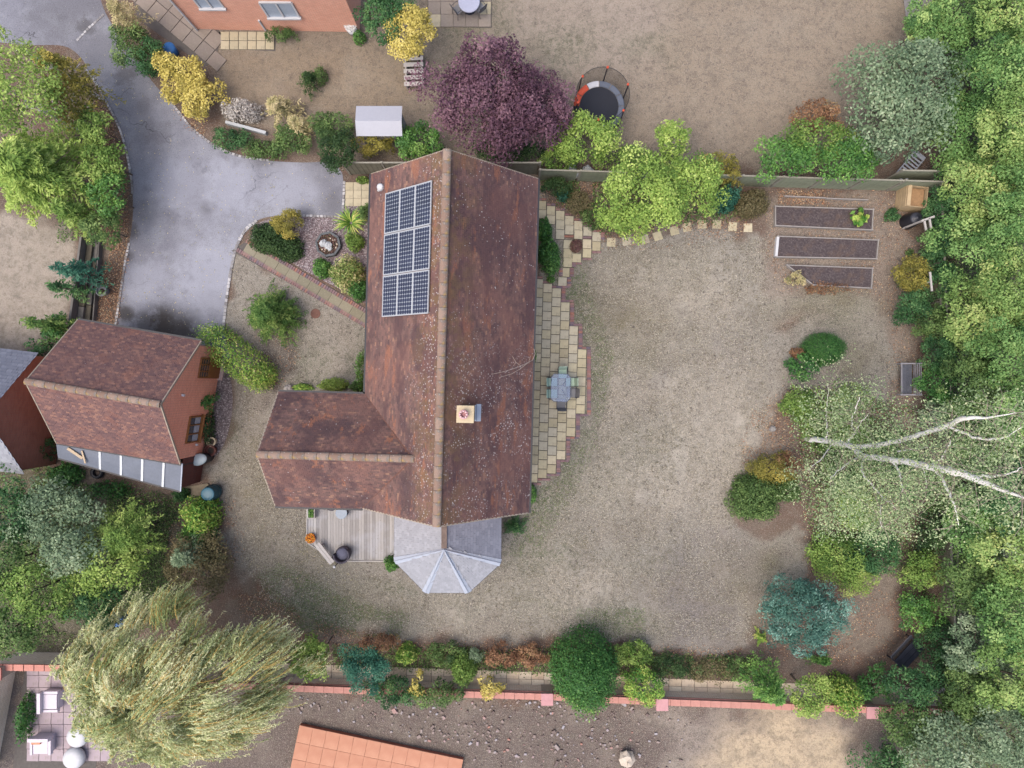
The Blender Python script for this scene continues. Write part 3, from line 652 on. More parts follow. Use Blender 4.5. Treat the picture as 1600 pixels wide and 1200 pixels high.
k = MB(); k.bar((-2.4, -3.0, 2.43), (-1.7, -3.35, 2.36), .12, .04); k.bar((-1.75, -3.0, 2.42), (-1.55, -3.55, 2.33), .07, .05); lb(k, 'loose_timber', simple('pale_timber', C(214,190,160)), lr)
o = uvwall('wall', [[(gx+.0, y1+.25, 0), (gx+.0, -gy-.01, 0), (gx+.0, -gy-.01, 2.3), (gx+.0, y1+.25, 2.05)]], M_BRICKD, None); o.parent = lt
k = MB()
for i in range(5): x = -2.6+i*1.3; k.box((x, edge(x)+.12, 1.), (.08, .08, 2.0))
lb(k, 'post', simple('dark_timber', C(84,70,60)), lt)
k = MB(); k.box((0, y0-.12, 1.1), (2*gx, .05, 2.2)); lb(k, 'back_board', M_BLACK, lt)
# ---------------------------------------------------------------- paving: every slab and edging brick its own piece
def stonemat(name, cols, bumpy=.3):
    t = NT(name); r = t.objrand(); c = t.ramp(r, [(i/(len(cols)-1), x) for i, x in enumerate(cols)])
    c = t.mix(t.rng(t.noise(4.5, 4, .7), .5, .72, 0, .4), c, C(132,124,110)); c = t.mix(t.rng(t.noise(16, 4, .7), .5, .75, 0, .35), c, C(206,198,178))
    return t.pbr(c, .9, 0, t.bump(t.noise(26, 3), bumpy, .01), .2)
M_SLAB = stonemat('buff_slab', [C(202,190,158), C(214,202,168), C(222,210,176), C(212,204,182), C(232,218,186)])
M_SLAB2 = stonemat('mossy_path_slab', [C(148,142,122), C(158,152,132), C(166,158,138)])
M_CREAMSL = stonemat('cream_slab', [C(208,196,166), C(216,204,176), C(202,192,164)])
M_CREAMF = stonemat('cream_flagstone', [C(240,222,198), C(232,210,184), C(246,230,208), C(226,200,176)])
M_BRK = stonemat('edging_brick', [C(164,126,124), C(134,118,130), C(176,138,130), C(118,108,122), C(186,130,112), C(150,120,124)])
M_PAVE = stonemat('grey_paving', [C(158,146,138), C(168,156,146), C(150,140,134)])
M_BED = simple('bedding_sand', C(112,106,102), .95)
mesh_cache = {}
def slab(name, c, w, d, h, m, parent, rz=0., z0=0.):
    key = (name, round(w, 2), round(d, 2), round(h, 3), m.name)
    if key not in mesh_cache:
        b = MB(); e = .006; x, y = w/2, d/2
        b.add([(-x,-y,0),(x,-y,0),(x,y,0),(-x,y,0),(-x,-y,h-e),(x,-y,h-e),(x,y,h-e),(-x,y,h-e),(-x+e,-y+e,h),(x-e,-y+e,h),(x-e,y-e,h),(-x+e,y-e,h)],
              [(0,1,5,4),(1,2,6,5),(2,3,7,6),(3,0,4,7),(4,5,9,8),(5,6,10,9),(6,7,11,10),(7,4,8,11),(8,9,10,11)])
        me = bpy.data.meshes.new(name); me.from_pydata(b.v, [], b.f); me.materials.append(m); mesh_cache[key] = me
    o = link(name, mesh_cache[key], parent); off = wloc(parent)
    o.location = (c[0]-off.x, c[1]-off.y, z0+random.uniform(-.003, .004)); o.rotation_euler = (random.uniform(-.004, .004), random.uniform(-.004, .004), rz+random.uniform(-.008, .008)); return o
PA = HA
class Patio: pass
def sized_patio(name):
    o = bpy.data.objects.new(name, bpy.data.meshes.new(name)); COL.objects.link(o); o.data.materials.append(M_BED); o['kind'] = 'structure'; return o
bedv = []
patio = sized_patio('patio')
patio['label'] = 'buff slab patio with stepped brick edging beside the house'
def fill_bed(o):
    k = MB()
    for i, (x0, x1, y0_, y1_) in enumerate(bedv):
        a = W(x0, y0_); b = W(x1, y1_); z = .008+.00001*i; k.add([(a[0], b[1], z), (b[0], b[1], z), (b[0], a[1], z), (a[0], a[1], z)], [(0, 1, 2, 3)])
    o.data.from_pydata(k.v, [], k.f); bedv.clear()
def zz(x, y): return (800+x/4, 300+y/4)
def pslab(x0, x1, y0, y1, par, m=M_SLAB, name='slab'):
    bedv.append((x0-.8, x1+.8, y0-.8, y1+.8)); c = W((x0+x1)/2, (y0+y1)/2); return slab(name, c, (x1-x0)/32, (y1-y0)/32, .045, m, par, PA, .012)
def bricks_v(x, y0, y1, par):      # stack of bricks along a vertical edge
    n = max(1, int(round((y1-y0)/3.6)))
    for i in range(n): slab('brick', W(x, y0+(i+.5)*(y1-y0)/n), .19, (y1-y0)/n/32-.008, .05, M_BRK, patio, PA, .012)
def bricks_h(x0, x1, y, par):
    n = max(1, int(round((x1-x0)/6.9)))
    for i in range(n): slab('brick', W(x0+(i+.5)*(x1-x0)/n, y), (x1-x0)/n/32-.008, .1, .05, M_BRK, patio, PA, .012)
SK = -.0285
tops = [435.8, 443, 450.3, 472.3, 509.5, 545.5]; bots = [754, 747, 740, 718, 682, 646.5]
for k in range(6):
    n = int(round((bots[k]-tops[k])/14.46)); p = (bots[k]-tops[k])/n
    for i in range(n):
        y = tops[k]+p*i; x = 834.6+14.15*k+SK*(y+7-440); pslab(x+.45, x+13.75, y+.45, y+p-.45, patio)
def xk(k, y): return 834.6+14.15*k+SK*(y-440)
for k, (ya, yb) in {3: (450, 470), 4: (472, 507), 5: (509, 543), 6: (545, 648)}.items(): bricks_v(xk(k, ya)+3.6, ya+1, yb, patio)
for k, (ya, yb) in {5: (650, 683), 4: (685, 719), 3: (721, 741)}.items(): bricks_v(xk(k, ya)+3.6, ya, yb, patio)
for k, y in {3: 470.4, 4: 507.6, 5: 543.6}.items(): bricks_h(xk(k, y), xk(k+1, y)+6, y, patio)
for k, y in {0: 756, 1: 749, 2: 742, 3: 720, 4: 684, 5: 648.6}.items(): bricks_h(xk(k, y), xk(k+1, y)+6, y, patio)
bricks_h(834, 848, 433.6, patio); bricks_h(848, 862, 441, patio); bricks_h(862, 890, 448.3, patio)
fill_bed(patio)
tp = sized_patio('patio')
tp['label'] = 'stepped upper end of the buff slab patio, behind the house corner'
for x0, x1, ys in ((160,214,(55,112,168)), (216,270,(88,146,203)), (273,328,(118,176,235,296)), (330,385,(150,208,267)), (387,441,(182,239,296)), (444,499,(218,276)), (501,556,(252,309)),
                   (500,554,(310,369)), (441,496,(296,354,412)), (375,432,(385,441)), (320,375,(300,356,413,471)), (303,360,(474,531)), (287,343,(533,589))):
    for a, b in zip(ys[:-1], ys[1:]):
        q0 = zz(x0, a); q1 = zz(x1, b); pslab(q0[0]+.3, q1[0]-.3, q0[1]+.3, q1[1]-.3, tp)
patio_l = patio; patio = tp
for x0, x1, y in ((160,215,47), (216,272,80), (273,330,110), (330,387,142), (387,444,174), (444,501,210), (501,558,244), (500,556,377), (441,500,420), (375,436,448), (441,497,285), (325,386,278), (287,345,597)):
    q0 = zz(x0, y); q1 = zz(x1, y); bricks_h(q0[0], q1[0], q0[1], tp)
for x, y0_, y1_ in ((366,474,530), (349,533,589), (297,476,529), (558,252,300), (380,441,470)):
    q0 = zz(x, y0_); q1 = zz(x, y1_); bricks_v(q0[0]+2, q0[1], q1[1], tp)
patio = patio_l; fill_bed(tp)
# stepping stones across the grass
for i, (x, y, a) in enumerate(((955,378.5,-2),(979,377,6),(1007,374,16),(1027.5,369,20),(1053.5,360.5,14),(1073.5,355,10),(1097,350.5,4),(1120,350.5,-3),(1144.5,354,-6),(1168.5,356,0))):
    o = slab('stepping_stone', W(x, y), .42, .42, .03, M_SLAB, ground, math.radians(a), 0.0)
# front entrance slabs and the path
pf = sheet('path', [(539,290),(580,289),(580,323),(538,323)], M_BED, .01); pf['label'] = 'small square of cream slabs by the front corner of the house'
for i in range(3):
    for j in range(3): slab('slab', W(546+12.6*i, 293+12.6*j-2), .38, .38, .03, M_CREAMSL, pf, 0, .012)
path = sheet('path', [(374,384),(389,375),(580,486),(580,514),(362,392)], M_BED, .009); path['label'] = 'diagonal garden path of weathered slabs edged with bricks'
d = np.array([169., 100.]); d /= np.linalg.norm(d); nrm = np.array([-d[1], d[0]]); pa = -math.atan2(d[1], d[0])
for i in range(12):
    p = np.array([384., 386.])+d*(9.5+19.2*i)+nrm*2.2
    if p[0] < 578: slab('slab', W(*p), .59, .54, .03, M_SLAB2, path, pa, .012)
for s, x0, y0_ in ((-1, 387., 377.), (1, 372., 391.)):
    i = 0
    while True:
        p = np.array([x0, y0_])+d*(4.0*i); i += 1
        if p[0] > 577 or i > 70: break
        slab('brick', W(*p), .105, .2, .04, M_BRK, path, pa, .012)
M_MAN = simple('rusty_cover', C(128,92,80), .8); k = MB(); c_ = W(493, 490); k.lathe((c_[0], c_[1], 0), [(0, .02), (.24, .02), (.24, 0)], 20)
o = k.build('drain_cover', M_MAN); tag(o, 'round rusty brown drain cover in the front lawn beside the path', 'drain cover')

# ---------------------------------------------------------------- deck
t = NT('weathered_deck_board'); r = t.objrand(); c = t.ramp(r, [(0, C(158,154,152)), (.5, C(184,180,178)), (1, C(206,202,198))])
g = t.noise(3, 4, .7, t.map((14, .9, 1))); c = t.mix(t.rng(g, .5, .75, 0, .55), c, C(138,130,122)); c = t.mix(t.math('MULTIPLY', t.rng(t.noise(1.2, 3), .5, .7), .45), c, C(206,208,216))
c = t.mix(t.rng(t.vor(5), .04, .12, .6, 0), c, C(122,108,92)); M_BOARD = t.pbr(c, .85, 0, t.bump(g, .4, .01), .2)
deck = thing('timber_deck', 'silvery timber deck with one cut corner between the house and the sunroom', 'deck', (-7.8, -7, 0))
bx0, bx1 = -9.88, -5.66; n = 31; bw = (bx1-bx0)/n
def dbot(x):
    if x < -8.52: return -7.66+(x+9.88)/(1.36)*(-.86)
    if x > -5.9: return -8.52+(x+5.9)*.9
    return -8.52
for i in range(n):
    xa, xb = bx0+i*bw+.004, bx0+(i+1)*bw-.005
    k = MB(); top = -4.85; za = .3+random.uniform(-.002, .003); L = 0
    k.prism([(xa, dbot(xa)), (xb, dbot(xb)), (xb, top), (xa, top)], za-.03, za); k.build('deck_board', M_BOARD, deck)
k = MB(); k.prism([(bx0+.05, -7.6), (-8.5, -8.45), (-5.95, -8.45), (-5.75, -8.3), (-5.75, -4.9), (bx0+.05, -4.9)], .05, .262); k.build('deck_frame', simple('dark_joists', C(92,84,78)), deck)  # deck frame in one plain dark brown-grey
k = MB(); k.bar((bx0-.03, -7.66, .3), (bx0-.03, -4.9, .3), .05, .1); k.bar((bx0, -7.69, .3), (-8.52, -8.56, .3), .05, .1); k.bar((-8.52, -8.56, .3), (-5.9, -8.56, .3), .05, .1); k.build('edge_board', M_BOARD, deck, 'stuff')
M_RATT = simple('grey_rattan', C(84,80,92), .7, .3, 40, bump=.6); M_CUSH = simple('slate_grey_cushion', C(112,114,136), .85, .12, 5); M_GLT = simple('frosted_table_glass', C(132,152,176), .2, .06)
def tub_chair(px, py, z0, rz, label, group=None):
    w = W(px, py, .7+z0); r = thing('tub_chair', label, 'chair', (w[0], w[1], z0), rz, group); R0 = .36
    k = MB(); k.lathe((0, 0, .03), [(0, 0), (.3, 0), (R0-.02, .12), (R0-.01, .3), (R0-.08, .34), (0, .34)], 28); k.build('seat', M_RATT, r, local=True, smooth=True)
    k = MB(); k.lathe((0, 0, .37), [(0, 0), (.27, .0), (.29, .04), (.27, .1), (0, .115)], 28); k.build('seat_cushion', M_CUSH, r, local=True, smooth=True)
    k = MB(); k.lathe((0, 0, .1), [(R0-.005, 0), (R0+.035, .3), (R0+.04, .6), (R0+.02, .64), (R0-.03, .63), (R0-.05, .56), (R0-.07, .2)], 26, a0=math.radians(-200), a1=math.radians(20)); k.build('backrest', M_RATT, r, local=True, smooth=True)
    for a in (45, 135, 225, 315): k = MB(); k.tube([(.24*math.cos(math.radians(a)), .24*math.sin(math.radians(a)), -.0), (.24*math.cos(math.radians(a)), .24*math.sin(math.radians(a)), .05)], .02, 8); k.build('leg', M_BLACK, r, local=True)
    return r
tub_chair(533, 868, .3, math.radians(15), 'dark grey round tub chair on the deck beside the long pale bench', 'tub chairs on the deck')
tub_chair(514, 789, .3, math.radians(180), 'dark grey tub chair half hidden under the eave on the deck', 'tub chairs on the deck')
w = W(533, 802, .75); r = thing('round_side_table', 'round side table with pale blue-grey top on the deck by the eave', 'table', (w[0], w[1], .3))
k = MB(); k.lathe((0, 0, 0), [(0, 0), (.26, 0), (.25, .2), (.27, .4), (.0, .4)], 28); k.build('base', M_RATT, r, local=True, smooth=True); k = MB(); k.lathe((0, 0, .4), [(.275, 0), (.285, .015), (.275, .035), (.0, .035)], 32); k.build('table_top', M_GLT, r, local=True)
a = W(495, 850, .75); b = W(519, 880, .75); dd = b-a; L = np.linalg.norm(dd); ang = math.atan2(dd[1], dd[0])
r = thing('garden_bench', 'long narrow pale bench along the cut corner of the deck', 'bench', ((a[0]+b[0])/2, (a[1]+b[1])/2, .3), ang)
M_PALEW = simple('pale_grey_wood', C(206,200,196), .7, .1, 4); k = MB()
for i in range(2): k = MB(); k.box((0, -.07+.14*i, .43), (L, .132, .035)); k.build('seat_plank', M_PALEW, r, local=True)
for s in (-1, 1): k = MB(); k.box((s*(L/2-.2), 0, .205), (.06, .24, .41)); k.build('leg', M_PALEW, r, local=True)
# planter box, flower pot and lamp on the deck
w = W(486, 800, .7); r = thing('planter_box', 'narrow whitewashed planter box with clipped green plants on the deck corner', 'planter', (w[0], w[1], .3))
k = MB()
for s in (-1, 1): k = MB(); k.box((s*.155, 0, .2), (.03, .62, .4)); k.build('side_board', M_PALEW, r, local=True); k = MB(); k.box((0, s*.295, .2), (.278, .03, .4)); k.build('end_board', M_PALEW, r, local=True)
k = MB(); k.box((0, 0, .15), (.27, .55, .3)); k.build('soil', simple('dark_soil', C(66,56,52), .95), r, local=True); PLANTER = r
w = W(485, 841, .5); r = thing('flower_pot', 'dark pot of orange and yellow flowers at the corner of the deck', 'flower pot', (w[0], w[1], .0)); POT1 = r
k = MB(); k.lathe((0, 0, 0), [(0, 0), (.15, 0), (.22, .42), (.2, .42), (.17, .34), (0, .34)], 22); k.build('pot', M_BLACK, r, local=True, smooth=True)
w = W(523, 885, .6); r = thing('garden_lamp', 'small post lamp with white globe at the end of the pale bench', 'lamp', (w[0], w[1], 0))
k = MB(); k.tube([(0, 0, 0), (0, 0, .62)], .02, 8); k.build('post', M_BLACK, r, local=True); k = MB(); k.lathe((0, 0, .62), [(0, 0), (.05, .02), (.07, .07), (.05, .12), (0, .14)], 14); k.build('globe', M_WHITE, r, local=True, smooth=True)

# ---------------------------------------------------------------- glass table and six folding chairs
t = NT('tinted_glass'); g1_ = t.n.new('ShaderNodeBsdfTransparent'); g1_.inputs[0].default_value = (.76, .81, .9, 1); g2_ = t.n.new('ShaderNodeBsdfGlossy'); g2_.inputs['Roughness'].default_value = .12; g2_.inputs[0].default_value = (.5, .56, .7, 1)
mx = t.n.new('ShaderNodeMixShader'); mx.inputs[0].default_value = .06; t.l.new(g1_.outputs[0], mx.inputs[1]); t.l.new(g2_.outputs[0], mx.inputs[2]); t.l.new(mx.outputs[0], t.out.inputs[0]); M_TG = t.m
M_STEEL = simple('dark_grey_metal', C(74,76,92), .4, .1, metal=.3); M_GREENC = simple('pale_green_cushion', C(196,222,200), .85, .06, 3); M_MESH = simple('grey_mesh_fabric', C(150,150,154), .8, .2, 50)
w = W(876, 606, .72); tab = thing('glass_garden_table', 'square tinted glass patio table ringed by six chairs', 'table', (w[0], w[1], .055), HA)
k = MB(); TWx, TWy = .46, .62; k.prism([(-.46,-.5),(-.32,-.66),(.32,-.66),(.46,-.5),(.46,.5),(.32,.66),(-.32,.66),(-.46,.5)], .7, .71); k.build('table_top', M_TG, tab, local=True)
k = MB(); pl = [(-.46,-.5,.69),(-.32,-.66,.69),(.32,-.66,.69),(.46,-.5,.69),(.46,.5,.69),(.32,.66,.69),(-.32,.66,.69),(-.46,.5,.69),(-.46,-.5,.69)]
for a, b in zip(pl[:-1], pl[1:]): k.bar(a, b, .025)
k.build('rim', M_STEEL, tab, local=True)
for sx in (-1, 1):
    for sy in (-1, 1): k = MB(); k.tube([(sx*.12, sy*.12, .68), (sx*.08, sy*.08, .35), (sx*.3, sy*.36, 0)], .018, 8); k.build('leg', M_STEEL, tab, local=True)
def garden_chair(px, py, rz, label, cushion):
    """rz: direction the sitter faces = local +X"""
    w = W(px, py, .5); r = thing('folding_chair', label, 'chair', (w[0], w[1], .055), rz, 'chairs round the glass patio table')
    for s in (-1, 1):
        k = MB(); k.tube([(-.31, s*.21, .98), (-.2, s*.21, .44), (-.24, s*.22, 0)], .013, 6); k.build('leg', M_STEEL, r, local=True)
        k = MB(); k.tube([(-.24, s*.225, .66), (.16, s*.235, .66), (.22, s*.22, .4), (.24, s*.22, 0)], .013, 6); k.build('armrest', M_STEEL, r, local=True)
    k = MB(); k.tube([(-.31, -.21, .98), (-.33, 0, 1.0), (-.31, .21, .98)], .014, 6); k.tube([(.22, -.22, .42), (.22, .22, .42)], .012, 6); k.tube([(-.2, -.21, .44), (-.2, .21, .44)], .012, 6); k.build('frame', M_STEEL, r, 'stuff', local=True)
    k = MB(); k.box((0, 0, .43), (.42, .4, .012)); k.build('seat', M_MESH, r, local=True)
    k = MB(); k.box((-.26, 0, .72), (.012, .4, .5), 0, Matrix.Rotation(-.2, 3, 'Y')); k.build('backrest', M_MESH, r, local=True)
    if cushion:
        k = MB(); 
        prof = [(.2, .445), (.05, .455), (-.1, .46), (-.18, .48), (-.22, .6), (-.26, .78), (-.29, .92), (-.31, .985), (-.335, .99)]
        for j in range(len(prof)-1):
            (xa, za_), (xb, zb_) = prof[j], prof[j+1]; n_ = len(k.v)
            k.add([(xa,-.19,za_+.03),(xa,.19,za_+.03),(xb,.19,zb_+.03),(xb,-.19,zb_+.03),(xa,-.2,za_),(xa,.2,za_),(xb,.2,zb_),(xb,-.2,zb_)], [(0,3,2,1),(4,5,6,7),(0,4,7,3),(1,2,6,5)])
        k.build('cushion', M_GREENC, r, local=True)
    return r
garden_chair(879, 584, -math.pi/2+.02, 'green cushioned chair at the north end of the glass table, nearest the stepping stones', 1)
garden_chair(864, 597, .02, 'green cushioned chair on the house side of the table, the upper of two', 1)
garden_chair(864, 615, .0, 'green cushioned chair on the house side of the table, the lower of two', 1)
garden_chair(891, 597, math.pi, 'green cushioned chair on the lawn side of the glass table', 1)
garden_chair(893, 614, math.pi-.02, 'bare grey mesh chair on the lawn side of the glass table', 0)
garden_chair(877, 631, math.pi/2, 'bare grey mesh chair at the south end of the glass table', 0)

# ---------------------------------------------------------------- raised beds, compost, benches
M_PLANK = simple('weathered_plank', C(176,170,166), .85, .2, 5); M_SOILD = None
t = NT('bed_soil'); v = t.noise(14, 5, .75); c = t.ramp(v, [(.3, C(70,62,64)), (.55, C(106,96,98)), (.75, C(150,140,138))]); c = t.mix(t.rng(t.noise(2.5, 4), .5, .7, 0, .4), c, C(128,106,92)); c = t.mix(t.rng(t.vor(7), .03, .09, .8, 0), c, C(196,184,168)); M_SOILD = t.pbr(c, .95, 0, t.bump(v, .9, .04), .1)
def raised(px, label, z=.24, thick=None):
    P = [W(x, y, z) for x, y in px]; c = sum(P)/len(P); r = thing('raised_bed', label, 'raised bed', (c[0], c[1], 0), 0, 'timber raised beds')
    for i in range(len(P)):
        a, b = P[i], P[(i+1) % len(P)]; k = MB(); w_ = .045 if not (thick and thick[0] == i) else thick[1]
        e = (b-a)/np.linalg.norm(b-a)*.024; k.bar((a[0]+e[0], a[1]+e[1], z/2), (b[0]-e[0], b[1]-e[1], z/2), w_, z); k.build('side_board', M_WHITE if thick and thick[0] == i else M_PLANK, r)
    Pi = [c+(p-c)*.985 for p in P]; k = MB(); k.prism([(p[0], p[1]) for p in Pi], .01, z-.06); k.build('soil', M_SOILD, r)
    for a in P: k = MB(); k.box((a[0], a[1], z/2), (.07, .07, z+.02)); k.build('corner_post', M_PLANK, r)
    return r
RB = [raised([(1212,322),(1365,327),(1363,359),(1212,352)], 'timber raised bed with one leafy yellow-green plant, second from the fence'),
      raised([(1216,369),(1373,375),(1370,404),(1213,401)], 'longest raised bed of bare soil with a thick white end board', thick=(3, .12)),
      raised([(1230,414),(1364,419),(1362,450),(1271,445)], 'raised bed of bare soil with one slanting end, farthest from the fence')]
a, b = W(1226, 306, .2), W(1357, 312, .2); r = thing('raised_bed', 'single low retaining board of the narrow bed against the fence', 'raised bed', (a[0], a[1], 0), 0, 'timber raised beds')
k = MB(); mid = (a+b)/2; k.bar((a[0], a[1], .1), (mid[0]-.01, mid[1], .1), .05, .2); k.build('side_board', M_PLANK, r); k = MB(); k.bar((mid[0]+.01, mid[1]-.02, .1), (b[0], b[1], .1), .05, .2); k.build('side_board', M_PLANK, r)
# timber compost box and black bin
M_YT = simple('new_pale_timber', C(214,188,150), .8, .15, 4)
w = W(1428, 309, .7); r = thing('compost_box', 'square pale timber compost box in the fence corner', 'compost box', (w[0], w[1], 0), math.radians(-6))
for lv in range(5):
    z = .1+lv*.19
    for s in (-1, 1):
        k = MB(); k.box((s*.5, 0, z), (.03, 1.0, .16)); k.build('slat', M_YT, r, local=True); k = MB(); k.box((0, s*.48, z), (.96, .03, .16)); k.build('slat', M_YT, r, local=True)
for sx in (-1, 1):
    for sy in (-1, 1): k = MB(); k.box((sx*.45, sy*.44, .5), (.07, .05, 1.0)); k.build('post', M_YT, r, local=True)
k = MB(); k.box((0, 0, .4), (.86, .86, .7)); k.build('compost', simple('brown_compost', C(176,140,104), .95, .3, 9, bump=1.), r, local=True)
k = MB(); k.box((-.4, 0, 1.0), (.18, .98, .05)); k.build('top_board', M_YT, r, local=True)
w = W(1417, 347, 0.); r = thing('compost_bin', 'black plastic conical compost bin beside the timber compost box', 'compost bin', (w[0], w[1], 0))
k = MB(); k.lathe((0, 0, 0), [(.38, 0), (.37, .1), (.35, .4), (.31, .72), (.27, .8)], 28); k.build('body', M_BLACK, r, local=True, smooth=True); k = MB(); k.lathe((0, 0, .78), [(.29, 0), (.28, .05), (.2, .09), (.09, .1), (.08, .14), (0, .15)], 28); k.build('lid', simple('black_lid', C(66,68,78), .4, .1), r, local=True, smooth=True)
k = MB(); k.box((-.2, -.32, .35), (.2, .02, .03), math.radians(32)); k.build('hatch', M_STEEL, r, local=True)
# slatted garden bench
M_GB = simple('silver_teak', C(170,166,170), .85, .2, 6)
w = W(1417, 592.5, .4); r = thing('garden_bench', 'weathered silver slatted bench with its back against the hedge', 'bench', (w[0], w[1], 0), 0)
BL = 1.5
for i in range(5): k = MB(); k.box((-.2+.095*i, 0, .42), (.075, BL-.1, .02)); k.build('seat_slat', simple('grey_seat_slat', C(110,112,122), .8, .2, 6) if i == 0 else bpy.data.materials['grey_seat_slat'], r, local=True)
k = MB(); k.box((-.27, 0, .42), (.05, BL, .06)); k.build('front_rail', M_GB, r, local=True)
for i, (x, z) in enumerate(((.27, .52), (.30, .62), (.325, .72), (.35, .82), (.375, .92))): k = MB(); k.box((x, 0, z), (.02, BL-.06, .045)); k.build('back_slat', M_GB, r, local=True)
k = MB(); k.bar((.25, 0, .45), (.38, 0, .95), .04, .03); k.build('centre_brace', M_GB, r, local=True)
for s in (-1, 1):
    k = MB(); k.box((-.26, s*(BL/2), .3), (.06, .05, .6)); k.build('leg', M_GB, r, local=True); k = MB(); k.tube([(.24, s*BL/2, 0), (.24, s*BL/2, .45), (.39, s*BL/2, .97)], .03, 6); k.build('leg', M_GB, r, local=True)
    k = MB(); k.bar((-.42, s*BL/2, .61), (.28, s*BL/2, .63), .06, .03); k.build('armrest', M_GB, r, local=True)
# black bench in the south-east corner
M_NAVY = simple('blue_black_paint', C(46,50,64), .5, .2, 3); w = W(1413, 1017, .45); r = thing('black_bench', 'blue-black garden bench with a solid back in the far corner', 'bench', (w[0], w[1], 0), math.radians(47))
# long axis local Y' -> use X as long
for i in range(3): k = MB(); k.box((0, -.12-.17*(i-1)-.12, .42), (1.35, .16, .03)); k.build('seat_board', M_NAVY, r, local=True)
for i in range(4): k = MB(); k.box((0, .17+.085*i, .5+.13*i), (1.35, .03, .12), 0, Matrix.Rotation(-.55, 3, 'X')); k.build('back_board', M_NAVY, r, local=True)
for s in (-1, 1):
    k = MB(); k.box((s*.66, -.38, .3), (.06, .06, .6)); k.build('leg', M_NAVY, r, local=True); k = MB(); k.tube([(s*.66, .12, 0), (s*.66, .14, .45), (s*.66, .46, 1.0)], .032, 6); k.build('leg', M_NAVY, r, local=True)
    k = MB(); k.bar((s*.66, -.42, .62), (s*.66, .25, .62), .06, .03); k.build('armrest', M_NAVY, r, local=True)
r.scale = (1.05, 1.35, 1.)
# octagonal planter with boulders
w = W(513, 382, .2); r = thing('octagonal_planter', 'octagonal stone trough with a white rock and pale shells in the gravel', 'planter', (w[0], w[1], 0), .2)
oc = [(.58*math.cos(math.pi/8+i*math.pi/4), .58*math.sin(math.pi/8+i*math.pi/4)) for i in range(8)]
M_OCT = simple('dark_stone_edge', C(104,108,112), .7)
for i in range(8): a, b = oc[i], oc[(i+1) % 8]; k = MB(); k.bar((*a, .15), (*b, .15), .1, .3); k.build('side_panel', M_OCT, r, local=True)
k = MB(); k.prism([(x*.93, y*.93) for x, y in oc], .02, .2); k.build('soil', simple('wet_soil', C(78,66,58), .9, .3, 9), r, local=True); OCT = r
def rock(name, c, rad, m, parent=None, seed=0, local=True, flat=.7):
    rr = np.random.default_rng(seed); vs = []; fs = []; n1_, n2_ = 5, 8
    for i in range(n1_+1):
        th = math.pi*i/n1_
        for j in range(n2_):
            q_ = rad*(1+rr.uniform(-.22, .22)); vs.append((c[0]+q_*math.sin(th)*math.cos(2*math.pi*j/n2_), c[1]+q_*math.sin(th)*math.sin(2*math.pi*j/n2_), c[2]+q_*math.cos(th)*flat))
    for i in range(n1_):
        for j in range(n2_): a = i*n2_+j; b = i*n2_+(j+1) % n2_; fs.append((a, a+n2_, b+n2_, b))
    k = MB(); k.add(vs, fs); return k.build(name, m, parent, local=local, smooth=False)
M_ROCK = simple('pale_rock', C(206,210,214), .8, .15, 6); M_SHELL = simple('cream_shell', C(228,212,194), .8, .1)
for i, (x, y, q_) in enumerate(((-.2, .1, .2), (-.02, -.06, .2), (.06, -.24, .12))): rock('boulder', (x, y, .28), q_, M_ROCK, r, i+1)
for i in range(12):
    a_ = random.uniform(0, 6.28); q_ = random.uniform(.25, .45); rock('shell', (q_*math.cos(a_)*.9+.03, q_*math.sin(a_), .24), .045, M_SHELL, r, i+9)
# rockery stones
for i, (x, y, s_) in enumerate(((892,268,.3),(918,271,.32),(905,276,.2),(452,608,.22),(1205,670,.16))):
    w = W(x, y); o = rock('rock', (0, 0, s_*.4), s_, M_ROCK if i < 3 else M_PLANK, None, 40+i); o.location = (w[0], w[1], .1)
    tag(o, ('flat pale stone under the hedge, the left of three', 'large pale stone under the hedge, the right of three', 'small pale stone under the hedge, between two larger ones', 'grey stone at the house wall beside the yellow shrub', 'flat grey stone at the edge of the island bed')[i], 'stone')

# ---------------------------------------------------------------- pots and tanks by the garage
def pot(px, py, z0, r0, h, m, label, name='flower_pot', cat='pot', empty=True, group=None):
    w = W(px, py, z0+h*.7); r = thing(name, label, cat, (w[0], w[1], z0), 0, group)
    k = MB(); k.lathe((0, 0, 0), [(0, 0), (r0*.72, 0), (r0*.95, h*.9), (r0*1.04, h*.92), (r0*1.04, h), (r0*.86, h), (r0*.8, h*.75), (0, h*.72)], 26); k.build('body', m, r, local=True, smooth=False)
    k = MB(); k.lathe((0, 0, h*.725), [(0, .02), (r0*.79, .0)], 26); k.build('soil', bpy.data.materials['wet_soil'], r, local=True); return r
pot(331, 690, .02, .22, .36, simple('cream_glaze', C(222,204,172), .5), 'cream glazed pot on the gravel at the garage corner')
pot(329.5, 704, .02, .27, .42, simple('brown_terracotta', C(116,66,58), .6), 'wide dark brown terracotta pot below the cream one')
pot(160, 455, 0, .25, .45, simple('grey_pot', C(160,160,166), .6), 'empty grey round pot on fallen leaves by the sleeper wall')
w = W(323, 715, .1); r = thing('water_tank', 'dark tank with a white domed oval lid against the garage gable', 'water tank', (w[0], w[1], 0), math.radians(15))
k = MB(); k.lathe((0, 0, 0), [(0, 0), (.24, 0), (.26, 1.0), (0, 1.0)], 26, sx=1.45); k.build('body', M_BLACK, r, local=True, smooth=True); k = MB(); k.lathe((0, 0, 1.0), [(.28, 0), (.27, .06), (.18, .12), (0, .15)], 26, sx=1.45); k.build('lid', simple('bluish_white_plastic', C(214,228,232), .4, .05), r, local=True, smooth=True)
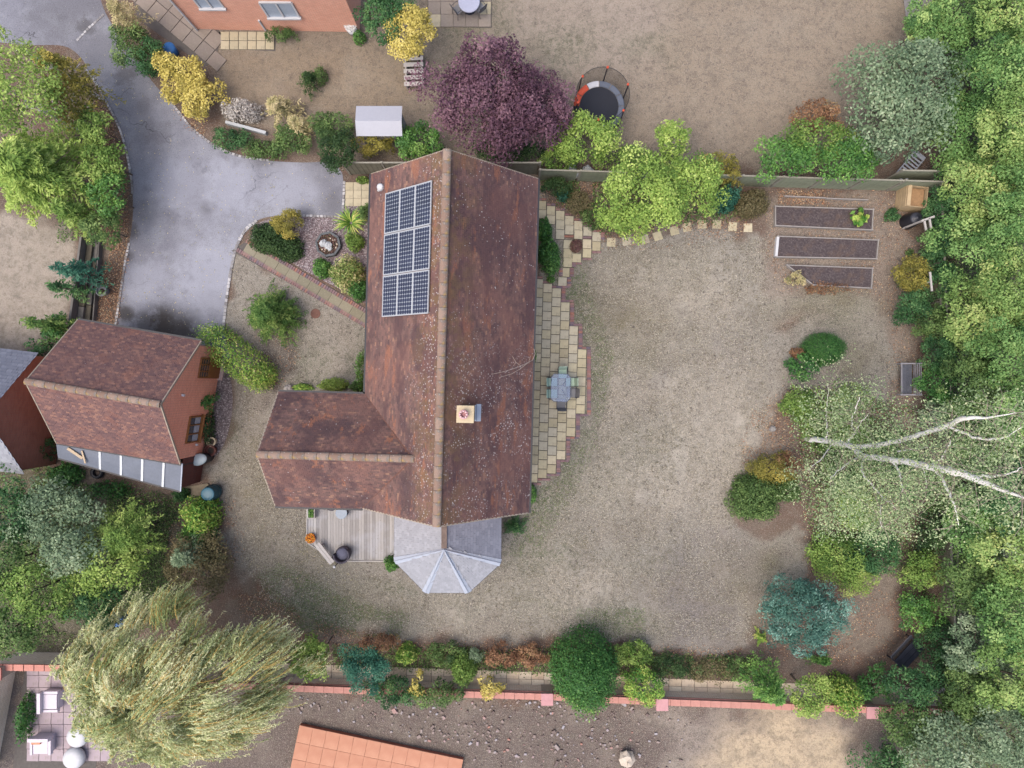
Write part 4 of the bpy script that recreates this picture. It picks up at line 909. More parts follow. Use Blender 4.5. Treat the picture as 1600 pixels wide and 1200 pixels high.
w = W(338, 767, 0); r = thing('water_butt', 'teal green plastic water butt at the corner of the lean-to', 'water butt', (w[0], w[1], 0)); M_TEAL = simple('teal_plastic', C(44,88,100), .4, .15, 3)
k = MB(); k.lathe((0, 0, 0), [(0, 0), (.3, 0), (.35, .25), (.36, .5), (.34, .8), (.3, .95)], 28); 
for z in (.3, .6): k.lathe((0, 0, z), [(.355, 0), (.375, .02), (.355, .04)], 28)
k.build('body', M_TEAL, r, local=True, smooth=True); k = MB(); k.lathe((0, 0, .95), [(.31, -.02), (.32, .02), (.28, .04), (.1, .05), (0, .05)], 28); k.build('lid', simple('teal_lid', C(66,116,136), .4, .15, 3), r, local=True, smooth=True)
M_CONC = simple('rough_concrete', C(150,138,118), .9, .25, 5)
o = MB().prism([tuple(W(*p)[:2]) for p in ((283,762),(325,755),(336,766),(300,778),(286,774))], .0, .07).build('concrete_slab', M_CONC); tag(o, 'rough concrete step slab behind the lean-to shed', 'slab', kind='structure')
# sleeper wall west of the drive
M_SLEEP = simple('mossy_sleeper', C(104,98,86), .9, .3, 3, bump=.8); M_SLTOP = simple('grey_sleeper', C(130,126,122), .9, .25, 3, bump=.6)
r = thing('sleeper_retaining_wall', 'mossy stepped sleeper wall between the leafy verge and the gravel court', 'retaining wall', tuple(W(142, 450)))
segs = [(150,372,134,512,.34), (141,374,122,514,.5)]
for i, (x0, y0_, x1, y1_, z) in enumerate(segs):
    for j in range(4):
        a = np.array([x0, y0_])+(np.array([x1, y1_])-np.array([x0, y0_]))*j/4; b = np.array([x0, y0_])+(np.array([x1, y1_])-np.array([x0, y0_]))*(j+.97)/4
        A_, B_ = W(*a, z), W(*b, z)
        k = MB(); k.bar((A_[0], A_[1], z/2), (B_[0], B_[1], z/2), .26, z+random.uniform(-.03, .03)); k.build('sleeper', M_SLEEP if (i+j) % 2 else M_SLTOP, r)
for (x0, y0_, x1, y1_) in ((150,425,158,427), (157,372,146,512)):
    A_, B_ = W(x0, y0_, .2), W(x1, y1_, .2); k = MB(); k.bar((A_[0], A_[1], .15), (B_[0], B_[1], .15), .06, .32); k.build('edging_board', M_SLTOP, r)
A_, B_ = W(132, 372, .6), W(113, 514, .6); k = MB(); k.bar((A_[0], A_[1], .45), (B_[0], B_[1], .45), .1, .9); k.build('back_panel', M_SLTOP, r)

# ---------------------------------------------------------------- fences, trellis, walls
M_FB = simple('grey_green_boards', C(142,140,122), .9, .25, 3); M_FP = simple('fence_post_grey', C(170,166,152), .9, .2)
M_FB2 = simple('pale_green_boards', C(160,166,142), .9, .25, 2)
def fence(x0, y0_, x1, y1_, label, m, h=1.75, face=-1, cap=True, pitch=1.83, boardw=.12):
    a = W(x0, y0_); b = W(x1, y1_); d = b-a; L = np.linalg.norm(d); u_ = d/L; ang = math.atan2(u_[1], u_[0]); n = int(round(L/pitch)); p = L/n
    r = thing('boundary_fence', label, 'fence', (a[0], a[1], 0)); nn = np.array([-u_[1], u_[0], 0])
    proto_p = proto_b = proto_c = None
    for i in range(n+1):
        if proto_p is None:
            k = MB(); k.box((0, 0, (h+.08)/2), (.09, .09, h+.08), 0); proto_p = k.build('post', M_FP, r, local=True); proto_p.rotation_euler = (0, 0, ang); continue
        o = proto_p.copy(); COL.objects.link(o); o.location = tuple(u_*p*i)
    for i in range(n):
        if proto_b is None:
            k = MB(); nb = int((p-.1)/boardw)
            for j in range(nb): k.box((.05+boardw*(j+.5)+.01, -.02 if j % 2 else -.008, h/2), (boardw+.012, .014, h-.06+random.uniform(-.01, .01)), random.uniform(-.01, .01))
            proto_b = k.build('feather_boards', m, r, 'stuff', local=True); proto_b.rotation_euler = (0, 0, ang)
            k = MB(); k.box((p/2, .0, h), (p-.09, .07, .035)); proto_c = k.build('capping_rail', M_FP, r, local=True); proto_c.rotation_euler = (0, 0, ang)
            k = MB(); k.box((p/2, .02, .45), (p-.09, .05, .08)); k.box((p/2, .02, 1.3), (p-.09, .05, .08)); proto_r = k.build('rail', M_FP, r, 'stuff', local=True); proto_r.rotation_euler = (0, 0, ang); continue
        for q_ in (proto_b, proto_c, proto_r): o = q_.copy(); COL.objects.link(o); o.location = tuple(u_*p*i+np.array([0, 0, random.uniform(-.01, .01)]))
    return r
fence(548, 272, 842, 272, 'weathered board fence behind the north gable of the house', M_FB)
fence(842, 281, 1446, 299, 'pale green-grey board fence behind the raised beds', M_FB2, 1.6)
fence(1380, 283, 1450, 284, 'short rear fence panel behind the raised bed corner', M_FB2, 1.7)
fence(1444, 299, 1478, 1060, 'low post and rail fence buried in the eastern hedge', M_FB, .9)
fence(1404, -60, 1418, 46, 'silvery board fence dividing the neighbouring lawn from the trees', simple('silver_boards', C(190,186,186), .85, .2, 4), 2.0, cap=False)
r = thing('hedge_trellis', 'short pale trellis frame standing in the hedge beside the compost bin', 'trellis', tuple(W(1450, 345)))
for (x0, y0_, x1, y1_) in ((1440,345,1460,338), (1444,344,1447,360), (1452,341,1455,358), (1453,425,1456,455)):
    A_, B_ = W(x0, y0_, 1.6), W(x1, y1_, 1.6); k = MB(); k.bar(tuple(A_), tuple(B_), .08, .06); k.build('rail', M_PALEW, r)
for (x, y) in ((1441,345),(1459,339),(1455,440)): w = W(x, y, 1.6); k = MB(); k.bar((w[0], w[1], 0), (w[0], w[1], 1.6), .07); k.build('post', M_PALEW, r)
# grey slatted sun lounger propped behind the corner fence
r = thing('plastic_sun_lounger', 'grey slatted plastic lounger lying behind the fence corner', 'sun lounger', tuple(W(1420, 262, .5)), math.radians(50)); M_LN = simple('grey_plastic', C(170,176,190), .5, .08)
for s in (-1, 1): k = MB(); k.box((0, s*.3, .02), (1.6, .05, .06)); k.build('side_rail', M_LN, r, local=True)
for i in range(9): k = MB(); k.box((-.7+.17*i+.02, 0, .04), (.08, .55, .02)); k.build('slat', M_LN, r, local=True)
k = MB(); k.box((.72, 0, .1), (.2, .6, .05)); k.build('headrest', M_LN, r, local=True)
for sx in (-1, 1):
    for sy in (-1, 1): k = MB(); k.box((sx*.6, sy*.28, -.22), (.05, .05, .46)); k.build('leg', M_LN, r, local=True)
# south boundary wall with piers and coping, a pale strip of paving before it
bp = sheet('paving_strip', [(150,1026),(440,1036),(850,1050),(1025,1060),(1345,1072),(1500,1076),(1500,1098),(1345,1094),(1025,1082),(850,1074),(440,1060),(150,1050)], M_BED, .006); bp['label'] = 'strip of cream flagstones along the foot of the south wall'
for (x0, y0_), (x1, y1_) in zip([(150,1038),(440,1048),(850,1062),(1025,1071),(1345,1083)], [(440,1048),(850,1062),(1025,1071),(1345,1083),(1500,1087)]):
    n = int((x1-x0)/19.5)
    for i in range(n):
        for j in (-6, 6): f_ = (i+.5)/n; slab('flagstone', W(x0+(x1-x0)*f_, y0_+(y1_-y0_)*f_+j), (x1-x0)/n/32-.02, .36, .03, M_CREAMF, bp, -math.atan2(y1_-y0_, x1-x0), .006)
M_COP = simple('red_brick_coping', C(216,156,142), .85, .15, 6); M_COP2 = simple('pink_pier_cap', C(226,170,172), .8, .1)
r = thing('brick_boundary_wall', 'long low boundary wall with red coping and pink-capped piers along the south side', 'wall', tuple(W(900, 1060)))
wp = [(150,1050),(440,1060),(620,1067),(850,1074),(1025,1082),(1345,1094),(1500,1098)]; WZ = .95
for i in range(len(wp)-1):
    a, b = W(*wp[i]), W(*wp[i+1]); dd = (b-a)/np.linalg.norm(b-a); nn = np.array([-dd[1], dd[0], 0])*.11
    P = [[tuple(a+nn), tuple(b+nn), tuple(b+nn+[0,0,WZ]), tuple(a+nn+[0,0,WZ])], [tuple(b-nn), tuple(a-nn), tuple(a-nn+[0,0,WZ]), tuple(b-nn+[0,0,WZ])]]
    uvwall('wall_panel', P, M_CREAM, r); L = np.linalg.norm(b-a); n = int(L/.46); ang = math.atan2(dd[1], dd[0])
    for j in range(n): q_ = a+(b-a)*(j+.5)/n; slab('coping_brick', (q_[0], q_[1]), L/n-.01, .3, .09, M_COP, r, ang, WZ)
    k = MB(); k.bar((a[0]+nn[0]*1.3, a[1]+nn[1]*1.3, WZ-.12), (b[0]+nn[0]*1.3, b[1]+nn[1]*1.3, WZ-.12), .06, .07); k.build('string_course', M_COP, r)
for i, (x, y) in enumerate(((853,1075),(1027,1083),(1345,1095),(440,1061))):
    w = W(x, y); k = MB(); k.box((w[0], w[1]-.06, WZ/2+.05), (.5, .5, WZ+.1)); pr = k.build('pier', M_CREAM, r); k = MB(); k.box((w[0], w[1]-.06, WZ+.14), (.56, .56, .08)); k.build('pier_cap', M_COP2, pr)
r = thing('brick_yard_wall', 'low yard wall with salmon coping in the bottom left corner', 'wall', tuple(W(20, 1060)))
for (x0, y0_, x1, y1_) in ((26,1022,-6,1190), (26,1022,150,1024)):
    a, b = W(x0, y0_), W(x1, y1_); dd = (b-a)/np.linalg.norm(b-a); nn = np.array([-dd[1], dd[0], 0])*.11; z = 1.5
    uvwall('wall_panel', [[tuple(a+nn), tuple(b+nn), tuple(b+nn+[0,0,z]), tuple(a+nn+[0,0,z])], [tuple(b-nn), tuple(a-nn), tuple(a-nn+[0,0,z]), tuple(b-nn+[0,0,z])]], M_CREAM, r)
    n = int(np.linalg.norm(b-a)/.46)
    for j in range(n): q_ = a+(b-a)*(j+.5)/n; slab('coping_brick', (q_[0], q_[1]), .45, .3, .09, simple('salmon_coping', C(226,156,140), .8, .1) if j == 0 and 'salmon_coping' not in bpy.data.materials else bpy.data.materials['salmon_coping'], r, math.atan2(dd[1], dd[0]), z)
w = W(40, 1028); k = MB(); k.box((w[0]-.1, w[1], .9), (.5, .5, 1.8)); pr = k.build('pier', M_CREAM, r); k = MB(); k.box((w[0]-.1, w[1], 1.86), (.58, .58, .1)); k.build('pier_cap', bpy.data.materials['salmon_coping'], pr)
M_YARD = stonemat('lilac_paving', [C(196,178,186), C(206,188,194), C(186,170,178)])
yd = sheet('yard_paving', [(40,1040),(165,1040),(150,1200),(20,1200)], M_BED, .01); yd['label'] = 'lilac-grey paved yard in the bottom left corner'
for i in range(7):
    for j in range(8): slab('slab', W(52+i*19.2, 1045+j*19.2), .58, .58, .03, M_YARD, yd, -.03, .012)

# ---------------------------------------------------------------- neighbouring buildings
nb = thing('neighbour_house', 'orange brick neighbour house with white windows at the top edge', 'house', tuple(W(430, 40)))
c0 = W(306, 46); c1 = W(562, 50); zt = 5.2
uvwall('wall', [[(c0[0], c0[1], 0), (c1[0], c1[1], 0), (c1[0], c1[1], zt), (c0[0], c0[1], zt)], [(c1[0], c1[1], 0), (c1[0]+.3, c1[1]+8, 0), (c1[0]+.3, c1[1]+8, zt), (c1[0], c1[1], zt)],
    [(c0[0], c0[1], 0), (c0[0]+.3, c0[1]+8, 0), (c0[0]+.3, c0[1]+8, zt), (c0[0], c0[1], zt)], [(c0[0], c0[1]+8, 0), (c1[0], c1[1]+8, 0), (c1[0], c1[1]+8, zt), (c0[0], c0[1]+8, zt)]], M_BRICK2, nb)
k = MB(); e = .3; ym = (c0[1]+c1[1])/2+4
k.add([(c0[0]-e, c0[1]-e, zt), (c1[0]+e, c1[1]-e, zt), (c1[0]+e, ym, zt+3.4), (c0[0]-e, ym, zt+3.4)], [(0,1,2,3)]); k.add([(c0[0]-e, c0[1]+8+e, zt), (c1[0]+e, c1[1]+8+e, zt), (c1[0]+e, ym, zt+3.4), (c0[0]-e, ym, zt+3.4)], [(3,2,1,0)]); k.build('roof', simple('brown_tile_roof', C(140,100,88), .9), nb)
def wwin(par, x0, x1, y, z0, z1, cols=2):
    m = MB(); w_ = x1-x0; m.box(((x0+x1)/2, y-.03, z0), (w_+.14, .22, .08)); m.box(((x0+x1)/2, y-.01, z1), (w_, .1, .07))
    for i in range(cols+1): m.box((x0+w_*i/cols, y-.01, (z0+z1)/2), (.08, .1, z1-z0-.06))
    fr = m.build('window', M_WHITE, par); m = MB(); m.box(((x0+x1)/2, y+.0, (z0+z1)/2), (w_, .03, z1-z0)); m.build('pane', simple('pale_blue_reflection', C(196,212,232), .2, .05, 2, spec=.8) if 'pale_blue_reflection' not in bpy.data.materials else bpy.data.materials['pale_blue_reflection'], fr)
wwin(nb, -11.4, -9.95, c0[1]-.1, 1.35, 2.6); wwin(nb, -14.3, -13.2, c0[1]-.02, 2.0, 3.0)
k = MB(); k.tube([(-12.0, c0[1]-.08, .1), (-12.0, c0[1]-.08, 1.0)], .05, 8); k.build('downpipe', M_WHITE, nb); k = MB(); k.tube([(c0[0]+.1, c0[1]-.08, 0), (c0[0]+.1, c0[1]-.08, 5)], .05, 8); k.build('downpipe', M_WHITE, nb)
tc = thing('flat_wall_stand_in', 'orange building wall laid flat as a low slab surface at the bottom edge beyond the bare earth', 'wall stand-in', tuple(W(600, 1180)))  # stands in for a building's brick wall, laid flat to come out brighter
a, b = W(468, 1133, .3), W(724, 1187, .3); dd = (b-a)/np.linalg.norm(b-a); bk = np.array([dd[1], -dd[0], 0])*5
t = NT('terracotta_render'); f = t.noise(1.2, 4, .6); c = t.ramp(f, [(.3, C(206,144,116)), (.7, C(226,168,138))]); c = t.mix(t.rng(t.noise(6, 4, .7), .5, .75, 0, .3), c, C(196,130,106)); M_TCT = t.pbr(c, .85, 0, t.bump(t.noise(20), .2, .01))
nn_ = 12
for i in range(nn_):
    for j in range(6):
        p0 = a+(b-a)*i/nn_+bk*j/6; p1 = a+(b-a)*(i+1)/nn_+bk*(j+1)/6; c_ = (p0+p1)/2; slab('wall_stand_in_slab', (c_[0], c_[1]), np.linalg.norm(b-a)/nn_-.008, 5/6-.008, .05, M_TCT, tc, math.atan2(dd[1], dd[0]), .26)
k = MB(); k.prism([tuple((a+bk*.01)[:2]), tuple((b+bk*.01)[:2]), tuple((b+bk)[:2]), tuple((a+bk)[:2])], 0, .255); k.build('wall_stand_in_base', M_TERRA, tc)
# western neighbour: gable building seen at the left edge
wb = thing('west_gable_building', 'blurry brick gable building with grey slate roof at the left edge', 'building', tuple(W(20, 640)))
A1, A2 = W(60, 552, 2.3), W(38, 740, 2.3); d = A1-A2; d[2] = 0; wdt = np.linalg.norm(d); d /= wdt; wst = np.array([-d[1], d[0], 0]); 
if wst[0] > 0: wst = -wst
apx = (A1+A2)/2+np.array([0, 0, 2.75]); k = MB(); Lw = wst*7
k.add([tuple(A1), tuple(apx), tuple(apx+Lw), tuple(A1+Lw)], [(0,1,2,3)]); k.add([tuple(A2), tuple(apx), tuple(apx+Lw), tuple(A2+Lw)], [(3,2,1,0)]); rw = k.build('roof', simple('slate_sheet', C(176,182,198), .6, .1, 2), wb)
tiles('roof_slates', A1-np.array(wloc(wb)), wst, (apx-A1)/np.linalg.norm(apx-A1), 5., np.linalg.norm(apx-A1), M_SLATE2, rw, None, .25, .2, .01, 51); tiles('roof_slates', A2-np.array(wloc(wb)), wst, (apx-A2)/np.linalg.norm(apx-A2), 5., np.linalg.norm(apx-A2), M_SLATE, rw, None, .25, .2, .01, 52)  # north slope gets the slate copy with shade in its colour
i1, i2, i3 = A1+wst*.1-d*.15, A2+wst*.1+d*.15, apx+wst*.1-np.array([0, 0, .12]); g0 = lambda p: (p[0], p[1], 0)
uvwall('wall', [[g0(i2), g0(i1), tuple(i1), tuple(i2)], [tuple(i2), tuple(i1), tuple(i3)], [g0(i1), g0(i1+Lw), tuple(i1+Lw), tuple(i1)], [g0(i2+Lw), g0(i2), tuple(i2), tuple(i2+Lw)]], brickmat('shaded_red_brick', C(196,128,104), C(180,112,92), C(170,140,126)), wb)
ridge(tuple(np.array(apx)-np.array(wloc(wb))+[0,0,.03]), tuple(np.array(apx+Lw)-np.array(wloc(wb))+[0,0,.03]), 14, rw)

# ---------------------------------------------------------------- things in the neighbouring gardens
sh = thing('garden_shed', 'small shed with a clean white flat-pitched roof beyond the north hedge', 'shed', tuple(W(592, 187, 2.0)*[1, 1, 0]))
k = MB(); k.box((0, 0, .95), (1.9, 1.1, 1.9)); k.build('wall', simple('grey_shed_board', C(170,174,180), .7), sh, local=True)
k = MB(); k.add([(-1.06,-.72,1.9),(1.06,-.72,1.9),(1.06,-.1,2.12),(-1.06,-.1,2.12)], [(0,1,2,3)]); k.add([(-1.06,.66,1.92),(1.06,.66,1.92),(1.06,-.1,2.12),(-1.06,-.1,2.12)], [(3,2,1,0)]); k.build('roof', simple('white_roof_sheet', C(196,198,210), .5, .04), sh, local=True)
k = MB(); k.box((0, -.56, .9), (.8, .03, 1.7)); k.build('door', M_PALEW, sh, local=True)
# trampoline
w = W(936, 166, .75); tr = thing('trampoline', 'round trampoline with black mat and orange and white edge pads', 'trampoline', (w[0], w[1], 0)); R_ = 1.18
M_MAT = simple('black_jump_mat', C(34,38,52), .7, .15, 3); M_PADG = simple('grey_blue_pad', C(110,118,136), .6, .1); M_PADW = simple('white_pad', C(228,228,236), .6, .05); M_PADO = simple('orange_pad', C(230,96,66), .6, .1)
k = MB(); k.lathe((0, 0, .72), [(0, -.02), (R_*.72, 0), (R_*.78, .01)], 36); k.build('jump_mat', M_MAT, tr, local=True, smooth=True)
pads = [M_PADG, M_PADG, M_PADG, M_PADW, M_PADO, M_PADO, M_BLACK, M_BLACK, M_BLACK, M_PADW, M_PADG, M_PADG]
for i, pm in enumerate(pads): k = MB(); k.lathe((0, 0, .74), [(R_*.79, 0), (R_*.82, .035), (R_*1.0, .04), (R_*1.03, 0), (R_*1.0, -.03)], 4, a0=math.radians(30*i+1), a1=math.radians(30*i+29)); k.build('pad', pm, tr, local=True)
for i in range(6):
    a_ = math.radians(60*i+20); x, y = R_*1.06*math.cos(a_), R_*1.06*math.sin(a_); k = MB(); k.tube([(x, y, 0), (x, y, 1.9), (x*.97, y*.97, 2.2)], .03, 8); po = k.build('net_pole', M_STEEL, tr, local=True)
    k = MB(); k.lathe((x*.97, y*.97, 2.2), [(0, -.06), (.055, -.04), (.055, .05), (0, .08)], 10); k.build('pole_cap', M_PADO, po, local=True); po.select_set(False)
k = MB(); k.tube([(R_*1.03*math.cos(t_), R_*1.03*math.sin(t_), 2.2) for t_ in np.linspace(0, 2*math.pi, 37)], .014, 6, False); k.build('net_hoop', M_BLACK, tr, local=True)
t = NT('safety_net'); tb = t.n.new('ShaderNodeBsdfTransparent'); db = t.n.new('ShaderNodeBsdfDiffuse'); db.inputs[0].default_value = C(30,30,36); mx = t.n.new('ShaderNodeMixShader'); mx.inputs[0].default_value = .35
t.l.new(tb.outputs[0], mx.inputs[1]); t.l.new(db.outputs[0], mx.inputs[2]); t.l.new(mx.outputs[0], t.out.inputs[0])
k = MB(); k.lathe((0, 0, .76), [(R_*1.03, 0), (R_*1.03, 1.44)], 36); k.build('safety_net', t.m, tr, local=True)
for i in range(4): a_ = math.radians(90*i+45); k = MB(); k.tube([(.95*math.cos(a_)*R_, .95*math.sin(a_)*R_, .72), (1.02*R_*math.cos(a_), 1.02*R_*math.sin(a_), 0)], .03, 8); k.build('leg', M_STEEL, tr, local=True)
# toys beside it
for i, (x, y, m_, lb_) in enumerate(((868,194,M_PADO,'small red toy ball under the purple tree'), (884,190,M_PADW,'small white toy ball beside the trampoline'), (845,176,simple('pink_toy', C(220,120,160)),'small pink toy ball by the purple tree'))):
    w = W(x, y, .1); k = MB(); k.lathe((0, 0, 0), [(0, 0), (.1, .03), (.15, .14), (.1, .25), (0, .29)], 14); o = k.build('toy_ball', m_, smooth=True, local=True); o.location = (w[0], w[1], 0); tag(o, lb_, 'ball', 'toys near the trampoline')
# slatted bench and patio set at the top
w = W(646, 110, .5); r = thing('slatted_bench', 'pale slatted bench between the yellow bush and the purple tree', 'bench', (w[0], w[1], 0), .03)
for i in range(5): k = MB(); k.box((0, -.62+.31*i, .44), (.95, .2, .03)); k.build('slat', M_PALEW, r, local=True)
for s in (-1, 1): k = MB(); k.box((s*.38, 0, .21), (.06, 1.4, .42)); k.build('side_frame', M_PALEW, r, local=True)
ter = sheet('terrace_paving', [(668,-60),(768,-60),(768,44),(690,42),(668,40)], M_BED, .012); ter['label'] = 'grey slab terrace at the top edge'
for i in range(5):
    for j in range(6): slab('slab', W(679+i*19.6, 33-j*19.6), .6, .6, .05, M_PAVE if (i+j) % 5 else M_CREAMSL, ter, 0, .012)
w = W(733, 4, .7); r = thing('round_patio_table', 'round pale patio table on the grey terrace at the top edge', 'table', (w[0], w[1], .06)); k = MB(); k.lathe((0, 0, .7), [(0, .03), (.5, .03), (.52, 0), (.5, -.02), (0, -.02)], 28); k.build('table_top', simple('pale_lilac_top', C(196,200,224), .4, .05), r, local=True)
k = MB(); k.tube([(0, 0, .68), (0, 0, .05)], .04, 8); k.lathe((0, 0, 0), [(0, .06), (.25, .03), (.27, 0)], 16); k.build('pedestal', M_STEEL, r, local=True)
for i, (x, y, a_, lb_) in enumerate(((716,14,40,'dark chair at the lower left of the pale round table'),(750,12,130,'dark chair at the lower right of the pale round table'))):
    c_ = garden_chair(x, y, math.radians(a_), lb_, 0); c_['group'] = 'chairs round the pale patio table'
npv = sheet('neighbour_paving', [(200,-40),(290,-30),(345,52),(338,96),(320,104),(215,30)], M_BED, .006); npv['label'] = 'large grey paving slabs beside the neighbour house'
for i in range(9):
    for j in range(3):
        p = np.array([236., -6.])+np.array([.766, .643])*(i*24-24)+np.array([.643, -.766])*(j*24-12)
        if p[0] < 345 and p[1] < 100: slab('slab', W(*p), .72, .72, .04, M_PAVE, npv, -math.radians(40), .01)
cpv = sheet('cream_paving', [(342,50),(432,50),(430,80),(350,76)], M_BED, .006); cpv['label'] = 'cream slabs along the foot of the neighbour house'
for i in range(6):
    for j in range(2): slab('slab', W(352+i*14, 57+j*14), .41, .41, .04, M_CREAMSL, cpv, 0, .01)
r = thing('white_flower_pot', 'white round pot full of pale flowers at the corner of the neighbour house', 'flower pot', tuple(W(549, 43, .4)*[1, 1, 0])); k = MB(); k.lathe((0, 0, 0), [(0, 0), (.2, 0), (.28, .4), (.24, .4), (0, .34)], 20); k.build('pot', M_WHITE, r, local=True, smooth=True); POTW = r
w = W(265, 76, .5); r = thing('blue_bin', 'bright blue plastic bin half hidden by the roadside shrubs', 'bin', (w[0], w[1], 0)); M_BLUE = simple('blue_plastic', C(66,132,206), .5, .1); k = MB(); k.lathe((0, 0, 0), [(0, 0), (.22, 0), (.28, .55), (.25, .56), (.2, .1)], 20); k.build('body', M_BLUE, r, local=True, smooth=True); k = MB(); k.lathe((0, 0, .55), [(.29, 0), (.27, .05), (0, .08)], 20); k.build('lid', M_BLUE, r, local=True, smooth=True)
w = W(185, 972, .6); r = thing('blue_bin', 'small blue barrel at the left edge of the willow', 'barrel', (w[0], w[1], 0)); k = MB(); k.lathe((0, 0, 0), [(0, 0), (.24, 0), (.28, .3), (.24, .62), (0, .62)], 20); k.build('body', simple('dusty_blue', C(96,124,180), .5), r, local=True, smooth=True); k = MB(); k.lathe((0, 0, .62), [(.25, 0), (.24, .04), (0, .05)], 20); k.build('lid', M_BLUE, r, local=True)
# stone edge by the silver shrub
a, b = W(352, 190, .3), W(415, 207, .3); k = MB(); k.bar((a[0], a[1], .15), (b[0], b[1], .15), .14, .3); o = k.build('edging_wall', M_ROCK); tag(o, 'low pale stone edging below the silver mound', 'edging')
# white furniture in the yard
M_LILW = simple('lilac_white_plastic', C(240,228,240), .5, .04)
def armchair(px, py, label, rz, cush):
    w = W(px, py, .5); r = thing('garden_armchair', label, 'armchair', (w[0], w[1], .04), rz, 'white armchairs in the yard')
    k = MB(); k.box((0, 0, .2), (.8, .8, .4)); k.build('seat', M_LILW, r, local=True); k = MB(); k.box((0, .36, .55), (.98, .16, .32)); k.build('backrest', M_LILW, r, local=True)
    for s in (-1, 1): k = MB(); k.box((s*.44, -.08, .42), (.12, .7, .2)); k.build('armrest', M_LILW, r, local=True)
    k = MB(); k.box((0, -.05, .45), (.7, .66, .1)); k.build('seat_cushion', M_LILW, r, local=True)
    if cush: k = MB(); k.box((-.1, .24, .6), (.42, .14, .2)); k.build('cushion', simple('orange_cushion', C(240,170,136), .8), r, local=True)
armchair(77, 1096, 'lilac white armchair at the upper end of the yard', math.pi/2, False); armchair(64, 1165, 'white armchair with an orange cushion in the yard', 0, True)
for i, (x, y, lb_) in enumerate(((120,1152,'upper of two round white poufs at the willow edge'),(114,1186,'lower of two round white poufs at the willow edge'))):
    w = W(x, y, .4); k = MB(); k.lathe((0, 0, 0), [(0, 0), (.4, .02), (.52, .2), (.48, .4), (.3, .48), (0, .5)], 22); o = k.build('round_pouf', M_WHITE, smooth=True, local=True); o.location = (w[0], w[1], .04); tag(o, lb_, 'pouf', 'round white poufs in the yard')
# tyre on the lean-to side, dead twig on the roof
w = W(152, 738, .1); k = MB(); k.lathe((0, 0, 0), [(.16, .02), (.2, 0), (.3, .02), (.32, .1), (.3, .18), (.2, .2), (.16, .18), (.16, .02)], 24); o = k.build('old_tyre', M_BLACK, smooth=True, local=True); o.location = (w[0], w[1], .0); tag(o, 'old black tyre lying in the plants behind the lean-to', 'tyre')
# rubble scattered over the earth to the south
qs = []; rr = np.random.default_rng(5)
k = MB()
for i in range(900):
    x = rr.uniform(450, 1340); y = rr.uniform(1085, 1215)
    if x < 730 and y > 1110+(x-445)*.22: continue
    if x > 1090 or (x > 1000 and rr.random() < .6): continue
    w = W(x, y); s = rr.uniform(.03, .09)*(1.5 if rr.random() < .1 else 1)
    k.box((w[0], w[1], s*.4), (s*rr.uniform(1, 2.2), s*rr.uniform(.8, 1.5), s), rr.uniform(0, 3))
t = NT('rubble'); c = t.ramp(t.island(), [(0, C(120,104,100)), (.5, C(176,158,150)), (.8, C(186,182,188)), (1, C(196,146,130))]); t.pbr(c, .9); o = k.build('rubble', t.m, None, 'stuff'); o['label'] = 'scattered rubble on the bare earth'
w = W(978, 1184, .2); o = rock('boulder', (0, 0, .3), .42, M_SHELL, None, 77); o.location = (w[0], w[1], 0); tag(o, 'large pale block of stone on the earth at the bottom edge', 'stone')

# bare twigs of a climber reaching over the eave
r = thing('bare_climber', 'bare twigs of a dead climber reaching over the east eave', 'climber', tuple(W(834, 560)))
for (pts_, q_) in (([(834,560,0),(833,562,3),(832,563,4.9),(826,566,5.3),(814,572,5.8),(800,577,6.2),(786,581,6.6),(768,585,7.0)], .02), ([(826,566,5.3),(812,577,5.75),(800,584,6.2),(780,590,6.7)], .014), ([(814,572,5.8),(806,566,6.1),(800,556,6.3)], .011), ([(806,566,6.1),(802,572,6.2)], .008), ([(832,563,4.9),(836,553,5.0),(834,545,5.1)], .012), ([(826,566,5.3),(829,556,5.3)], .01)):
    k = MB(); k.tube([W(*p)+[0, 0, .12 if p[2] > 4.5 else 0] for p in pts_], [q_*(1-.7*i/len(pts_)) for i in range(len(pts_))], 5); k.build('twig', simple('pale_dead_twig', C(206,186,170), .9) if 'pale_dead_twig' not in bpy.data.materials else bpy.data.materials['pale_dead_twig'], r)
